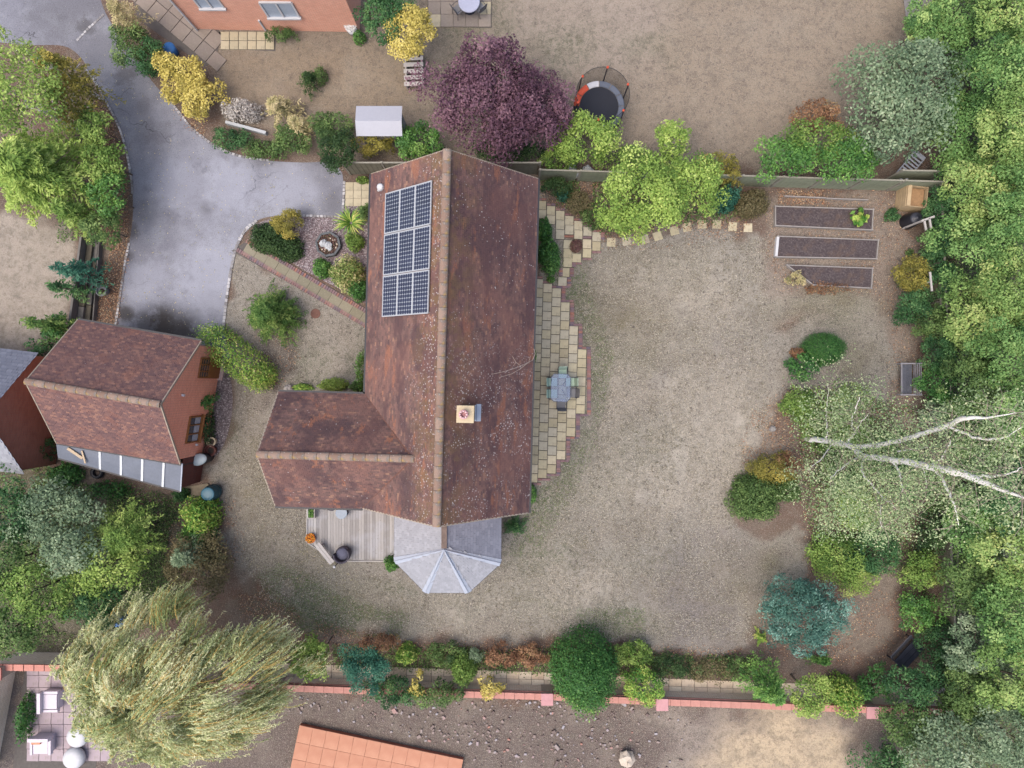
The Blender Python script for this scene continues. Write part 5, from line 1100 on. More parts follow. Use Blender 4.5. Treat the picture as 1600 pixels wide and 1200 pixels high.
# ---------------------------------------------------------------- vegetation
def P3(*a): return [C(*c) for c in a]
LK = 1.8
def LC(*cols, ds=.09):
    out = []
    for c in cols: m = .3*c[0]+.6*c[1]+.1*c[2]; out.append(C(*[x*(1-ds)+m*ds for x in c], LK))
    return out
LM = {
 'bright': leafmat('bright_green_leaves', LC((62,92,38),(98,132,56),(132,160,76),(170,188,100))),
 'maple': leafmat('lime_maple_leaves', LC((84,116,50),(122,154,66),(158,184,86),(196,212,116))),
 'laurel': leafmat('laurel_leaves', LC((44,84,36),(70,118,48),(98,146,60),(142,178,86)), .35),
 'yellowgreen': leafmat('yellow_green_leaves', LC((84,116,50),(122,152,68),(156,180,86),(186,198,112))),
 'yellow': leafmat('golden_yellow_leaves', LC((134,126,58),(186,170,82),(214,196,104),(232,218,136))),
 'dark': leafmat('dark_green_leaves', LC((34,56,34),(50,76,42),(68,94,52),(90,116,66))),
 'deep': leafmat('deep_green_leaves', LC((34,72,36),(54,104,46),(76,128,56),(112,152,74)), .3),
 'mid': leafmat('mid_green_leaves', LC((50,76,40),(76,104,54),(102,130,70),(138,160,92))),
 'grey': leafmat('grey_green_leaves', LC((76,98,74),(106,130,96),(138,158,122),(172,186,150))),
 'ivy': leafmat('ivy_leaves', LC((36,68,40),(56,96,56),(78,120,70),(118,148,88))),
 'spruce': leafmat('blue_spruce_needles', LC((40,76,68),(66,108,94),(94,138,122),(138,176,160))),
 'teal': leafmat('teal_conifer', LC((34,76,64),(48,98,80),(66,120,96),(90,140,112))),
 'purple': leafmat('purple_leaves', LC((70,46,60),(98,68,84),(126,92,106),(152,116,126))),
 'brown': leafmat('russet_leaves', LC((90,62,48),(132,94,68),(164,124,92),(150,140,84))),
 'heather': leafmat('brown_green_heather', LC((74,76,50),(104,98,66),(122,110,80),(130,120,84))),
 'varieg': leafmat('variegated_leaves', LC((64,94,46),(108,136,64),(176,180,112),(208,184,150))),
 'varieg2': leafmat('yellow_variegated_leaves', LC((58,108,44),(104,150,58),(160,182,80),(212,204,122))),
 'willow': leafmat('willow_leaves', LC((134,150,90),(178,188,126),(214,214,164),(236,228,184))),
 'birch': leafmat('birch_leaves', LC((104,130,84),(132,156,106),(164,182,132),(192,196,150))),
 'tawny': leafmat('tawny_grass', LC((128,128,80),(166,158,108),(196,180,134),(206,190,150))),
 'cone': leafmat('yew_green', LC((46,78,38),(68,104,48),(94,128,60),(136,156,82))),
 'silver': leafmat('silver_shrub', LC((150,144,138),(176,168,162),(196,190,182),(206,200,190))),
 'mauve': leafmat('mauve_heather', LC((90,64,66),(120,84,84),(136,104,94),(110,112,70))),
 'olive': leafmat('olive_leaves', LC((84,86,40),(122,118,52),(156,146,66),(186,168,80))),
 'flower': leafmat('orange_flowers', LC((60,90,40),(220,90,40),(236,150,50),(230,180,60))),
 'white': leafmat('white_flowers', LC((170,180,160),(230,230,230),(240,240,240),(245,240,240))),
 'forest': leafmat('forest_leaves', LC((60,96,52),(94,134,70),(126,162,90),(166,190,112))),
 'forest2': leafmat('yellowing_forest_leaves', LC((82,112,56),(118,152,78),(152,176,98),(190,198,120))),
 'straw': leafmat('straw_grass', LC((140,134,118),(168,160,144),(198,190,174),(214,208,194))),
 'litter': leafmat('fallen_leaves', LC((84,62,50),(128,92,72),(166,122,94),(190,168,132)), .05, .05),
}
M_BARK = simple('grey_brown_bark', C(122,108,96), .95, .3, 8, bump=.8); M_BIRCHB = simple('white_birch_bark', C(244,240,234,1.5), .8, .12, 7); M_TWIG = simple('pale_twig', C(176,160,146), .9, .2)
def unit(v): return v/np.maximum(np.linalg.norm(v, axis=-1, keepdims=True), 1e-9)
def leafquads(p, nrm, L, Wd, r, tan=None):
    n = len(p); a = r.normal(size=(n, 3)) if tan is None else tan
    a = unit(a-nrm*np.sum(a*nrm, 1, keepdims=True)); b = np.cross(nrm, a)
    L = (L*r.uniform(.55, 1.4, n))[:, None]*.5; Wd = (Wd*r.uniform(.6, 1.35, n))[:, None]*.5
    return np.stack([p-a*L, p-b*Wd+a*L*.15, p+a*L, p+b*Wd+a*L*.15], 1)
TOTAL = [0]
def g_clump(c, R, r, n, leaf, nclump=None, rough=.26, lo=-.35, cl=(.22, .42), asp=.6):
    """ellipsoid crown from leafy clumps; c centre, R radii (3)"""
    c = np.array(c); R = np.array(R); nclump = nclump or int(14+24*(R[0]*R[1])**.5)
    d = unit(r.normal(size=(nclump*3, 3))); d = d[d[:, 2] > lo][:nclump]; nclump = len(d)
    ph = r.random(6)*6.28; wob = 1+rough*.6*np.sin(3*np.arctan2(d[:, 1], d[:, 0])+ph[0])*np.sqrt(1-d[:, 2]**2)+rough*r.normal(0, .35, nclump)
    cc = c+d*R*(r.uniform(.3, 1., nclump)**.6*wob)[:, None]*.86; rc = r.uniform(*cl, nclump)*R[:2].mean()
    ct = np.clip(r.normal(.45, .2, nclump), 0, 1); w = rc**2; k = r.choice(nclump, n, p=w/w.sum())
    e = unit(r.normal(size=(n, 3))+d[k]*.5+np.array([0, 0, .35])); pos = cc[k]+e*(rc[k]*r.uniform(.55, 1.05, n))[:, None]*np.array([1, 1, .8])
    pos[:, 2] = np.maximum(pos[:, 2], .03); nr = unit(e*.6+np.array([0, 0, .55])+r.normal(size=(n, 3))*.45)
    return leafquads(pos, nr, leaf, leaf*asp, r), np.clip(ct[k]+r.normal(0, .13, n), 0, 1)
def g_dome(c, R, r, n, leaf, rough=.08, asp=.6, power=2., lb_=0.):
    """clipped or dense rounded bush"""
    c = np.array(c); R = np.array(R); d = unit(r.normal(size=(n, 3))); d[:, 2] = np.abs(d[:, 2])-.25*(r.random(n) < .3); az = np.arctan2(d[:, 1], d[:, 0])
    if power != 2: m = (np.abs(d)**power).sum(1)**(1/power); d = d/m[:, None]
    ph = r.random(8)*6.28; bump_ = sum(np.sin(az*f+ph[i]+d[:, 2]*(2+i))*a for i, (f, a) in enumerate(((2, .5), (3, .5), (5, .35), (9, .25))))
    bump2 = np.sin(d[:, 0]*13+ph[5])*np.sin(d[:, 1]*13+ph[6])*np.sin(d[:, 2]*9+ph[7])
    rad = 1+rough*bump_+rough*.8*bump2+.07*r.normal(size=n)-.26*r.random(n)**2
    pos = c+d*R*rad[:, None]; pos[:, 2] = np.maximum(pos[:, 2], .03); nr = unit(unit(d/R)*.8+np.array([0, 0, .3])+r.normal(size=(n, 3))*.45)
    return leafquads(pos, nr, leaf, leaf*asp, r), np.clip(.45+bump2*.12+lb_+r.normal(0, .2, n), 0, 1)
def g_spray(c, R, z0, z1, r, nf, per, leaf, droop=.25, asp=.28, wind=(0, 0)):
    """fronds running outward from the stem: conifers and ferny trees"""
    q = []; tn = []; az = r.random(nf)*6.28; h = r.random(nf)**1.1
    ln = (1-h*.75)*r.uniform(.75, 1.1, nf)*(1+.07*np.sin(3*az+r.random()*6)); zz_ = z0+(z1-z0)*h
    t = r.random((nf, per))**.75; ca, sa = np.cos(az), np.sin(az); cv = r.normal(0, .25, nf)
    out = np.stack([ca, sa, np.zeros(nf)], 1); sd = np.stack([-sa, ca, np.zeros(nf)], 1); Rm = np.array([R[0], R[1], (R[0]+R[1])/2])
    side = r.choice([-1, 1], (nf, per)); wd = (1-t)*.16+.05
    p = np.array(c)*[1, 1, 0]+out[:, None]*(t*ln[:, None])[..., None]*Rm+sd[:, None]*((cv[:, None]*t*t*ln[:, None]+side*wd*1.25*r.random((nf, per)))[..., None])*Rm
    p[..., 2] = zz_[:, None]+(t*.35-t*t*(droop+.35))*Rm[2]*ln[:, None]+r.normal(0, .04, (nf, per)); p[..., :2] += np.array(wind)*(t**2)[..., None]
    tan = out[:, None]*.8+sd[:, None]*side[..., None]*.7+np.array([0, 0, -.25])+r.normal(size=(nf, per, 3))*.25
    p = p.reshape(-1, 3); p[:, 2] = np.maximum(p[:, 2], .04); tan = tan.reshape(-1, 3)
    nr = unit(np.array([0, 0, 1.])+r.normal(size=p.shape)*.5); tint = np.clip((.3+.35*t+r.normal(0, .16, (nf, 1))+r.normal(0, .12, (nf, per))).reshape(-1), 0, 1)
    return leafquads(p, nr, leaf, leaf*asp, r, tan), tint
def g_blades(c, R, h, r, n, wd):
    q = []; tn = []
    for i in range(n):
        a = r.random()*6.28; L = R*r.uniform(.55, 1.1); out = np.array([math.cos(a), math.sin(a), 0]); sd = np.array([-out[1], out[0], 0]); tt = r.random(); b0 = np.array(c)+out*.06; hh = h*r.uniform(.6, 1.1); pr = None; s = 5
        for j in range(s+1):
            t = j/s; p = b0+out*L*t+np.array([0, 0, hh*(1.6*t-1.25*t*t)+.04]); w_ = wd*(1-t)**.6+.003
            cur = (p-sd*w_/2, p+sd*w_/2)
            if pr is not None: q.append([pr[0], pr[1], cur[1], cur[0]]); tn.append(tt)
            pr = cur
    return np.array(q), np.array(tn)
SEED = [100]
def power_ok(kw, Rx): return 'power' in kw or Rx < .36 or kw.get('rough', 1) <= .05
def stem_mesh(root, base, top, r0, m, r, limbs=5, spread=1., name='trunk', lean=(0, 0)):
    base = np.array(base, float); top = np.array(top, float); n = 6; pts = []
    for i in range(n+1): t = i/n; pts.append(base+(top-base)*t+np.array([r.normal(0, .05)*(0 < i < n), r.normal(0, .05)*(0 < i < n), 0])*spread*.5)
    k = MB(); k.tube(pts, [r0*(1-.75*i/n) for i in range(n+1)], 8); tk = k.build(name, m, root)
    for j in range(limbs):
        t = r.uniform(.35, .85); s = base+(top-base)*t; a = j*2.4+r.random(); L = spread*r.uniform(.55, .9)*(1-t*.35); o_ = np.array([math.cos(a), math.sin(a), 0]); k = MB()
        k.tube([s, s+o_*L*.4+[0, 0, L*.22], s+o_*L*.75+[0, 0, L*.34], s+o_*L+[0, 0, L*.4]], [r0*.45*(1-t*.5), r0*.3*(1-t*.4), r0*.18, r0*.06], 6); k.build('limb', m, root)
def plant(name, label, cat, px, py, rx, ry, h, pal, style='clump', leaf=.11, dens=1., z0=0., rot=0., group=None, limbs=0, bark=None, base=None, **kw):
    """px,py,rx,ry in photo pixels at the crown's mid height; h top height in metres"""
    r = np.random.default_rng(SEED[0]); SEED[0] += 1; zc = max(h*.5, h-.8*min(rx, ry)/32.) if h > 2.5 else h*.45
    w = W(px, py, zc); k_ = (H-zc)/F; Rx, Ry = rx*k_, ry*k_; Rz = h-zc
    root = thing(name, label, cat, (w[0], w[1], z0), 0, group); m = LM[pal]; area = math.pi*Rx*Ry
    if style == 'dome' and kw.get('rough', 1) > .05: leaf *= 1.3
    if style == 'clump':
        n = int(dens*area*(2.6+Rz/(Rx+Ry)*.8)/(leaf*leaf*.3)); q, tt = g_clump(w, (Rx*1.02, Ry*1.02, Rz*.9), r, n, leaf, **kw)
    elif style == 'dome':
        n = int(dens*area*(1+Rz/max(Rx, Ry))*2.6/(leaf*leaf*.3)*.8); 
        if power_ok(kw, Rx): q, tt = g_dome((w[0], w[1], .15*h), (Rx, Ry, h*.85), r, n, leaf, **kw)
        else:
            nl = 5+int(Rx*2.5); qq = [g_dome((w[0], w[1], .1*h), (Rx*.8, Ry*.8, h*.8), r, int(n*.45), leaf, **kw)]; a0 = r.random()*6.28
            for j in range(nl):
                a_ = a0+j*6.28/nl+r.normal(0, .3); f_ = r.uniform(.38, .62); s_ = r.uniform(.34, .52)
                qq.append(g_dome((w[0]+Rx*f_*math.cos(a_), w[1]+Ry*f_*math.sin(a_), .1*h), (Rx*s_, Ry*s_, h*r.uniform(.6, .95)), r, int(n*.75/nl), leaf, lb_=r.normal(0, .12), **kw))
            q = np.concatenate([x[0] for x in qq]); tt = np.concatenate([x[1] for x in qq])
    elif style == 'spray':
        nf = kw.pop('nf', 60); n = int(dens*area*2.6/(leaf*leaf*.16)); q, tt = g_spray(w, (Rx, Ry), kw.pop('zl', h*.25), h, r, nf, max(20, n//nf), leaf, **kw)
    elif style == 'blades':
        q, tt = g_blades((w[0], w[1], 0), Rx, h, r, int(60*dens), leaf)
    if rot:
        c_, s_ = math.cos(rot), math.sin(rot); d = q-w; q = q.copy(); q[..., 0] = w[0]+d[..., 0]*c_-d[..., 1]*s_; q[..., 1] = w[1]+d[..., 0]*s_+d[..., 1]*c_
    TOTAL[0] += len(q)
    quads('crown' if limbs else 'foliage', q, m, root, None, tt)
    if limbs: stem_mesh(root, (w[0], w[1], z0), (w[0], w[1], h*.82), (.014*h+.02), bark or M_BARK, r, limbs, min(Rx, Ry))
    elif h > .9 and style != 'blades': stem_mesh(root, (w[0], w[1], z0), (w[0], w[1], h*.6), .04, bark or M_BARK, r, 3, min(Rx, Ry)*.6, 'stem')
    return root
S_ = 'shrub'; T_ = 'tree'
PL = [
# front garden
('spreading_shrub','low dark green spreading shrub in the front gravel bed by the drive',S_,422,372,38,30,.9,'dark','dome',.07,1.1,{}),
('spreading_shrub','dark green shrub ending in a point at the diagonal path',S_,450,388,28,24,.9,'dark','dome',.07,1.1,{}),
('rounded_shrub','pale yellow-green rounded shrub on top of the dark front bed shrubs',S_,453,351,25,23,1.5,'olive','clump',.07,1.1,{}),
('rosemary_bush','upright dark green bush against the house below the cream slabs',S_,570,334,14,20,1.3,'mid','spray',.12,1.,{'nf':40}),
('round_conifer','small round bright green conifer between the spiky plant and the mixed shrub',S_,553,377,17,17,.9,'bright','dome',.06,1.1,{'rough':.1}),
('leafy_shrub','fresh green leafy shrub beside the octagonal trough',S_,502,419,18,18,.8,'laurel','dome',.07,1.,{}),
('mixed_shrub','large rounded shrub with pinkish leaf tips against the house wall',S_,541,427,31,31,1.7,'varieg','dome',.08,1.,{'rough':.12}),
('mixed_shrub','dark glossy shrub at the foot of the large pink-tipped one',S_,560,452,18,20,1.2,'deep','dome',.07,1.,{}),
('yew_bush','feathery yew standing alone on the front lawn',T_,425,492,54,48,2.3,'cone','spray',.12,2.3,{'nf':170,'droop':.3,'zl':.3}),
('low_shrub','low yellow-green shrub under the eave of the west wing, middle of the row',S_,520,601,28,12,.9,'yellowgreen','dome',.06,1.,{}),
('low_shrub','small yellow and red-tipped shrub at the wing corner beside a stone',S_,472,606,18,8,.6,'varieg2','dome',.06,1.,{}),
('wall_climber','bright green climber up the house wall in the inner corner of the wings',S_,566,580,7,34,2.4,'laurel','dome',.08,1.,{}),
('wall_shrub','dark shrub filling the inner corner beneath the green climber',S_,556,604,12,10,1.0,'mid','dome',.07,1.,{}),
# garage side
('wall_climber','dark evergreen climber against the garage gable between door and window',S_,323,627,19,22,1.5,'deep','spray',.11,1.3,{'nf':60}),
('wall_climber','narrow dark climber below the garage window',S_,323,668,10,24,1.0,'dark','dome',.08,1.2,{'rough':.15}),
('variegated_shrub','cream and green variegated shrub beside the teal water butt',S_,312,806,33,32,2.2,'varieg2','dome',.11,1.,{'rough':.12}),
('variegated_shrub','green lower skirt of foliage beneath the cream variegated shrub',S_,306,836,30,22,1.6,'laurel','dome',.08,1.,{}),
('small_shrub','small green shrub at the end of the lean-to',S_,281,773,14,12,.9,'ivy','dome',.07,1.,{}),
('rusty_yew','loose grey-green bush with rusty tips below the variegated shrub',T_,312,885,52,52,2.5,'heather','clump',.1,.9,{}),
('juniper_bush','grey-green feathery bush mixed into the rusty one',T_,296,866,44,44,2.7,'grey','spray',.14,.9,{'nf':90}),
('fruit_tree','bright green young fruit tree behind the lean-to',T_,205,835,66,60,3.8,'bright','spray',.15,.75,{'nf':70,'limbs':6,'zl':2.2}),
('fruit_tree','leafy yellow-green tree right of the grey-leaved tree in the left border',T_,160,885,60,44,4.0,'yellowgreen','clump',.13,.7,{'limbs':5}),
('whitebeam_tree','large silvery grey-green tree at the left behind the brick gable building',T_,88,806,74,52,3.8,'grey','clump',.14,1.,{'limbs':5}),
('whitebeam_tree','grey-green tree top leaning out of the left border below the first',T_,110,860,50,40,4.4,'grey','clump',.14,.8,{'limbs':4}),
('border_tree','mid-green tree on the left edge beneath the brick gable building',T_,10,800,46,56,4.0,'ivy','clump',.13,1.,{'limbs':4}),
('border_tree','fresh green rounded tree left of the willow',T_,62,920,56,52,4.6,'bright','clump',.13,.9,{'limbs':4}),
('border_tree','dark tree between the fresh green tree and the willow',T_,150,950,44,36,3.6,'ivy','clump',.13,.9,{'limbs':4}),
('border_tree','green tree at the left edge just above the yard wall',T_,12,985,52,44,4.6,'mid','clump',.13,.9,{'limbs':4}),
('border_tree','dull green tree on the left edge halfway down the border',T_,8,880,36,44,4.2,'mid','clump',.13,.9,{'limbs':4}),
('ground_shrub','dark leafy ground shrub along the far end of the lean-to',S_,100,742,34,22,.9,'deep','dome',.1,.8,{'rough':.2}),
('ground_shrub','dark leafy ground shrub in the middle of the lean-to border',S_,170,765,40,16,.7,'deep','dome',.1,.5,{'rough':.25}),
('yard_shrub','dark bush beside the lilac armchair in the yard',S_,38,1120,12,44,1.2,'deep','dome',.1,1.,{}),
# drive
('laurel_hedge','bright ferny hedge shrub beside the drive, northernmost of four',S_,146,195,26,34,3.0,'bright','clump',.12,1.1,{}),
('laurel_hedge','bright ferny hedge shrub beside the drive, second from the north',S_,160,248,30,40,3.2,'bright','clump',.12,1.1,{}),
('laurel_hedge','bright ferny hedge shrub beside the drive, third from the north',S_,166,305,28,36,3.0,'laurel','clump',.12,1.1,{}),
('laurel_hedge','bright ferny hedge shrub beside the drive, the southernmost',S_,158,355,28,30,2.8,'mid','clump',.12,1.1,{}),
('big_conifer','huge bright yellow-green tree overhanging the left edge above the gravel court',T_,66,272,104,96,5.2,'maple','spray',.24,1.7,{'nf':120,'limbs':6,'zl':1.6}),
('big_conifer','second green tree behind the huge yellow-green one, lower at the edge',T_,110,330,44,44,3.6,'bright','spray',.22,1.,{'nf':60,'limbs':4}),
('weeping_birch','tall weeping birch in the top left corner beside the road',T_,30,150,80,60,5.5,'yellowgreen','clump',.13,.75,{'limbs':7,'bark':'b'}),
('weeping_birch','drooping olive branches of the birch group nearest the drive entrance',T_,88,105,50,46,4.6,'olive','spray',.17,.8,{'nf':60,'limbs':4,'bark':'b'}),
('weeping_birch','smaller birch at the very top left, white branches showing',T_,14,60,34,30,5.,'yellowgreen','spray',.15,.5,{'nf':40,'limbs':5,'bark':'b'}),
('weeping_birch','olive birch foliage hanging over the drive kerb',T_,108,155,38,40,3.6,'olive','clump',.12,.7,{'limbs':4,'bark':'b'}),
('scots_pine','dark green pine between the gravel court and the sleeper wall',T_,100,418,44,26,3.5,'teal','spray',.2,.9,{'nf':40,'limbs':3}),
('scots_pine','dark spreading conifer lower down beside the sleeper wall',T_,92,448,40,22,3.0,'ivy','spray',.2,.8,{'nf':36,'limbs':3}),
('fan_conifer','long fan of green conifer fronds reaching left over the gravel court',T_,52,504,56,20,3.2,'cone','spray',.2,.9,{'nf':40,'limbs':3}),
('corner_shrub','rounded dark green shrub behind the garage corner, upper',S_,96,515,24,24,2.2,'deep','clump',.12,1.,{}),
('corner_shrub','green leafy shrub squeezed between garage roof and slate roof',S_,72,552,22,28,2.2,'ivy','clump',.12,1.,{}),
('corner_shrub','small dark shrub in the gap behind the garage roof verge',S_,78,700,10,22,1.4,'dark','clump',.1,1.,{}),
# north of the drive
('roadside_willow','narrow-leaved grey-green shrub at the road bend by the top edge',S_,188,20,34,40,3.0,'tawny','spray',.16,.8,{'nf':70}),
('roadside_shrub','green feathery shrub by the road beneath the narrow-leaved one',S_,205,72,28,34,2.4,'mid','clump',.1,.9,{}),
('roadside_shrub','blue-green shrub touching the golden shrub by the road',S_,236,95,26,34,2.2,'ivy','clump',.1,1.,{}),
('golden_shrub','large golden yellow shrub at the drive bend',S_,285,118,42,32,2.4,'yellow','clump',.12,1.2,{}),
('golden_shrub','lower golden shrub pointing down to the drive kerb',S_,315,152,34,32,2.2,'yellow','clump',.11,1.2,{}),
('silver_mound','pale silvery mound of dry foliage behind a stone edging',S_,376,172,36,18,1.3,'silver','dome',.08,1.,{'rough':.12}),
('fern_bank','low dark ferny bank between the kerb and the stone edging, left part',S_,362,217,34,16,.9,'ivy','clump',.09,1.,{}),
('fern_bank','low light green bank along the kerb, right part',S_,420,234,40,14,.8,'mid','clump',.09,1.,{}),
('feather_grass','tawny feathery grasses in the neighbouring bed',S_,438,172,34,30,1.8,'tawny','spray',.2,.7,{'nf':60}),
('feather_grass','second clump of tawny grass left of the dark conifer',S_,470,200,34,28,1.8,'tawny','spray',.18,.5,{'nf':50}),
('neighbour_shrub','olive green shrub between the tawny grasses and the white shed',S_,520,200,32,30,2.0,'mid','clump',.1,1.,{}),
('neighbour_shrub','low mid-green shrub behind the fern bank',S_,460,218,38,20,1.5,'mid','clump',.1,1.,{}),
('conifer_shrub','dark bushy evergreen overhanging the drive end near the cream slabs',S_,527,236,28,38,2.8,'dark','clump',.1,1.2,{}),
('berry_shrub','yellow and rust-tipped shrub behind the board fence',S_,585,226,34,20,1.9,'olive','clump',.09,1.1,{}),
('cherry_laurel','glossy bright green laurel behind the board fence by the roof ridge',S_,655,222,42,28,2.4,'laurel','clump',.12,1.1,{}),
('small_fern','small yellow-green fern at the foot of the fence beside the cream slabs',S_,566,281,12,7,.5,'bright','dome',.06,.9,{}),
('purple_tree','large dark purple-leaved tree behind the north gable',T_,752,166,88,66,4.4,'purple','clump',.13,1.25,{'limbs':7,'rough':.4}),
('purple_tree','upper ragged point of the purple tree reaching into the lawn',T_,768,105,48,48,5.0,'purple','clump',.13,1.1,{'limbs':3,'rough':.45}),
('purple_tree','right-hand purple tree mass beside the gable',T_,815,178,62,62,4.4,'purple','clump',.13,1.1,{'limbs':4,'rough':.4}),
('purple_tree','lower purple tree lobe beside the trampoline',T_,846,158,48,52,4.0,'purple','clump',.12,1.,{'limbs':4}),
('ivy_hedge','dark glossy hedge below the purple tree by the fence',S_,790,238,60,18,1.8,'dark','clump',.09,1.,{}),
('lawn_bed_shrub','dark reedy shrub in a small bed on the neighbouring lawn',S_,485,128,24,26,1.2,'dark','spray',.12,.7,{'nf':40}),
('lawn_bed_shrub','bright green tuft in the same small bed on the neighbouring lawn',S_,500,118,10,14,.9,'mid','dome',.07,.8,{}),
('house_wall_shrub','low green shrub against the neighbour house wall under its window',S_,440,55,28,10,.8,'mid','clump',.09,1.,{}),
('corner_tree','mixed green tree at the corner of the neighbour house',T_,598,28,42,34,3.5,'ivy','clump',.12,1.1,{'limbs':4}),
('golden_tree','small golden yellow tree next to the slatted bench',T_,643,52,40,44,3.6,'yellow','clump',.11,1.2,{'limbs':4}),
('pot_plant','green plant at the foot of the white flower pot',S_,561,58,10,10,.7,'laurel','dome',.07,1.,{}),
# north boundary
('hazel_hedge','bright yellow-green hedge bush right of the trampoline, the widest of the row',S_,918,218,62,34,2.8,'maple','clump',.12,1.2,{}),
('hazel_hedge','dark-based green hedge bush close to the north-east house corner',S_,872,250,30,20,2.0,'bright','clump',.1,1.1,{}),
('hazel_hedge','upright lime green hedge bush sticking up over the north lawn',S_,1050,224,32,34,3.2,'maple','clump',.12,1.1,{}),
('hazel_hedge','green hedge bush directly behind the field maple',S_,990,255,60,22,2.4,'bright','clump',.1,1.1,{}),
('hazel_hedge','olive hedge bush right of the field maple, full of bare twigs',S_,1115,262,44,22,2.3,'olive','clump',.09,.9,{}),
('field_maple','large lime green maple overhanging the stepping stones',T_,1002,308,72,56,5.0,'maple','clump',.12,1.2,{'limbs':6}),
('field_maple','right-hand lobe of lime maple foliage near the teal shrub',T_,1075,295,62,46,4.6,'maple','clump',.12,1.1,{'limbs':4}),
('field_maple','low lime maple branch hanging down to the stepping stones',T_,985,345,44,30,3.2,'maple','clump',.11,1.,{'limbs':3}),
('hebe_shrub','rounded teal evergreen right of the lime maple',S_,1136,310,22,24,1.6,'teal','dome',.08,1.,{'rough':.12}),
('heather_shrub','brownish green airy shrub left of the raised beds',S_,1178,318,32,26,1.3,'heather','dome',.06,1.,{'rough':.1}),
('twiggy_shrub','yellowish twiggy shrub above the teal evergreen',S_,1140,282,26,16,2.2,'olive','spray',.1,.5,{'nf':40}),
('laurel_bank','vivid green laurel bank along the fence, its left half',S_,1228,248,56,28,2.8,'laurel','clump',.12,1.2,{}),
('laurel_bank','vivid green laurel bank along the fence, its right half',S_,1322,252,60,28,2.8,'laurel','clump',.12,1.2,{}),
('laurel_bank','paler laurel bank top facing the neighbouring lawn',S_,1280,222,70,24,2.6,'bright','clump',.12,1.,{}),
('coral_shrub','orange-tipped shrub behind the laurel bank',S_,1270,184,44,24,2.2,'brown','clump',.1,.7,{}),
('willow_tree','big soft grey-green tree at the corner of the neighbouring lawn',T_,1402,148,84,94,4.6,'grey','clump',.15,1.25,{'limbs':7}),
# patio
('patio_bush','tall dark evergreen bush against the house beside the patio, lower part',S_,859,402,20,32,1.5,'deep','dome',.07,1.1,{}),
('patio_bush','dark evergreen bush tip touching the eave, upper part',S_,850,358,13,24,1.3,'deep','dome',.07,1.1,{}),
('small_perennial','tiny bright green perennial below the patio bush',S_,861,437,6,5,.3,'laurel','dome',.05,1.,{}),
('bed_shrub','dark shrub in shade by the house corner',S_,868,296,26,18,1.4,'dark','clump',.09,1.,{}),
('bed_shrub','small blue-green cushion plant beside the house corner bed',S_,880,304,12,11,.8,'teal','dome',.06,1.,{}),
('bed_shrub','brown and green mixed shrub between maple and patio steps',S_,903,318,24,20,.9,'heather','clump',.08,.8,{}),
('bed_shrub','loose leafy plants next to the upper patio steps',S_,925,338,22,20,.8,'mid','clump',.08,.6,{}),
('potted_heather','square clump of mauve heather set into the patio',S_,900,384,9.5,10,.4,'mauve','dome',.04,1.2,{}),
('low_shrub','bright green low plant under the south-east eave',S_,831,772,7,16,.6,'laurel','dome',.06,1.,{}),
('lavender_bush','grey-green lavender beside the sunroom',S_,805,822,24,20,.7,'ivy','spray',.09,.9,{'nf':50}),
('low_shrub','green leafy shrub at the sunroom corner by the deck',S_,612,880,13,17,.9,'laurel','dome',.08,1.,{'rough':.14}),
('wall_climber','thin green climber on the east wall by the glass table',S_,834,556,4,12,1.6,'laurel','dome',.06,1.,{}),
# raised beds
('squash_plant','leafy squash plant with yellowing leaves in the second raised bed',S_,1340,341,14,15,.6,'varieg2','clump',.24,.8,{'asp':.9}),
('dry_perennials','dry straw-coloured perennials along the slanting bed end',S_,1243,435,16,12,.5,'tawny','clump',.08,.7,{}),
('dry_perennials','rusty low perennials below the slanting bed',S_,1290,452,44,6,.35,'brown','clump',.08,.6,{}),
('small_perennial','small green bush left of the compost bin',S_,1395,335,12,12,.6,'ivy','dome',.07,.9,{}),
('small_perennial','single leafy weed between the beds and the hedge',S_,1421,394,6,6,.3,'mid','dome',.08,.8,{}),
# island and east border
('clipped_dome','smooth clipped green dome, roundest shrub of the island bed',S_,1290,545,32,25,1.7,'deep','dome',.05,1.3,{'rough':.03}),
('glossy_shrub','dark glossy shrub in front of the clipped dome',S_,1256,570,27,24,1.3,'deep','clump',.12,1.,{}),
('red_tipped_shrub','small yellow and red-leaved shrub beside the clipped dome',S_,1247,551,10,8,.8,'brown','dome',.06,.9,{}),
('island_shrub','light green shrub under the birch, upper left',S_,1262,636,44,32,1.3,'bright','clump',.1,.9,{}),
('island_shrub','light green shrub beneath the main fork of the birch',S_,1305,668,54,36,1.3,'bright','clump',.1,1.,{}),
('island_shrub','mid-green shrub under the birch at its lower left',S_,1322,730,48,34,1.3,'mid','clump',.1,.9,{}),
('island_shrub','soft green shrub under the right half of the birch',S_,1385,705,44,36,1.4,'mid','clump',.1,.9,{}),
('island_shrub','olive low shrub between the birch twigs and the mixed border',S_,1345,790,50,32,1.2,'yellowgreen','clump',.1,.9,{}),
('island_shrub','green shrub filling the bed between bench and birch fork',S_,1425,745,36,44,1.6,'ivy','clump',.1,.9,{}),
('island_shrub','airy yellow-green shrub between the bench and the birch',S_,1335,622,40,26,1.1,'yellowgreen','clump',.08,.5,{}),
('barberry_bush','ochre and olive bush at the lawn edge of the island bed',S_,1206,733,38,28,1.3,'olive','clump',.07,.9,{}),
('barberry_bush','russet twiggy side of the ochre island bush',S_,1226,722,26,20,1.2,'brown','clump',.07,.7,{}),
('rounded_shrub','dense green rounded bush at the lawn-side tip of the island bed',S_,1182,776,48,46,1.5,'mid','dome',.08,1.1,{'rough':.1}),
('rounded_shrub','mid-green shrub right of the rounded island bush',S_,1228,765,28,24,1.2,'mid','dome',.08,1.,{}),
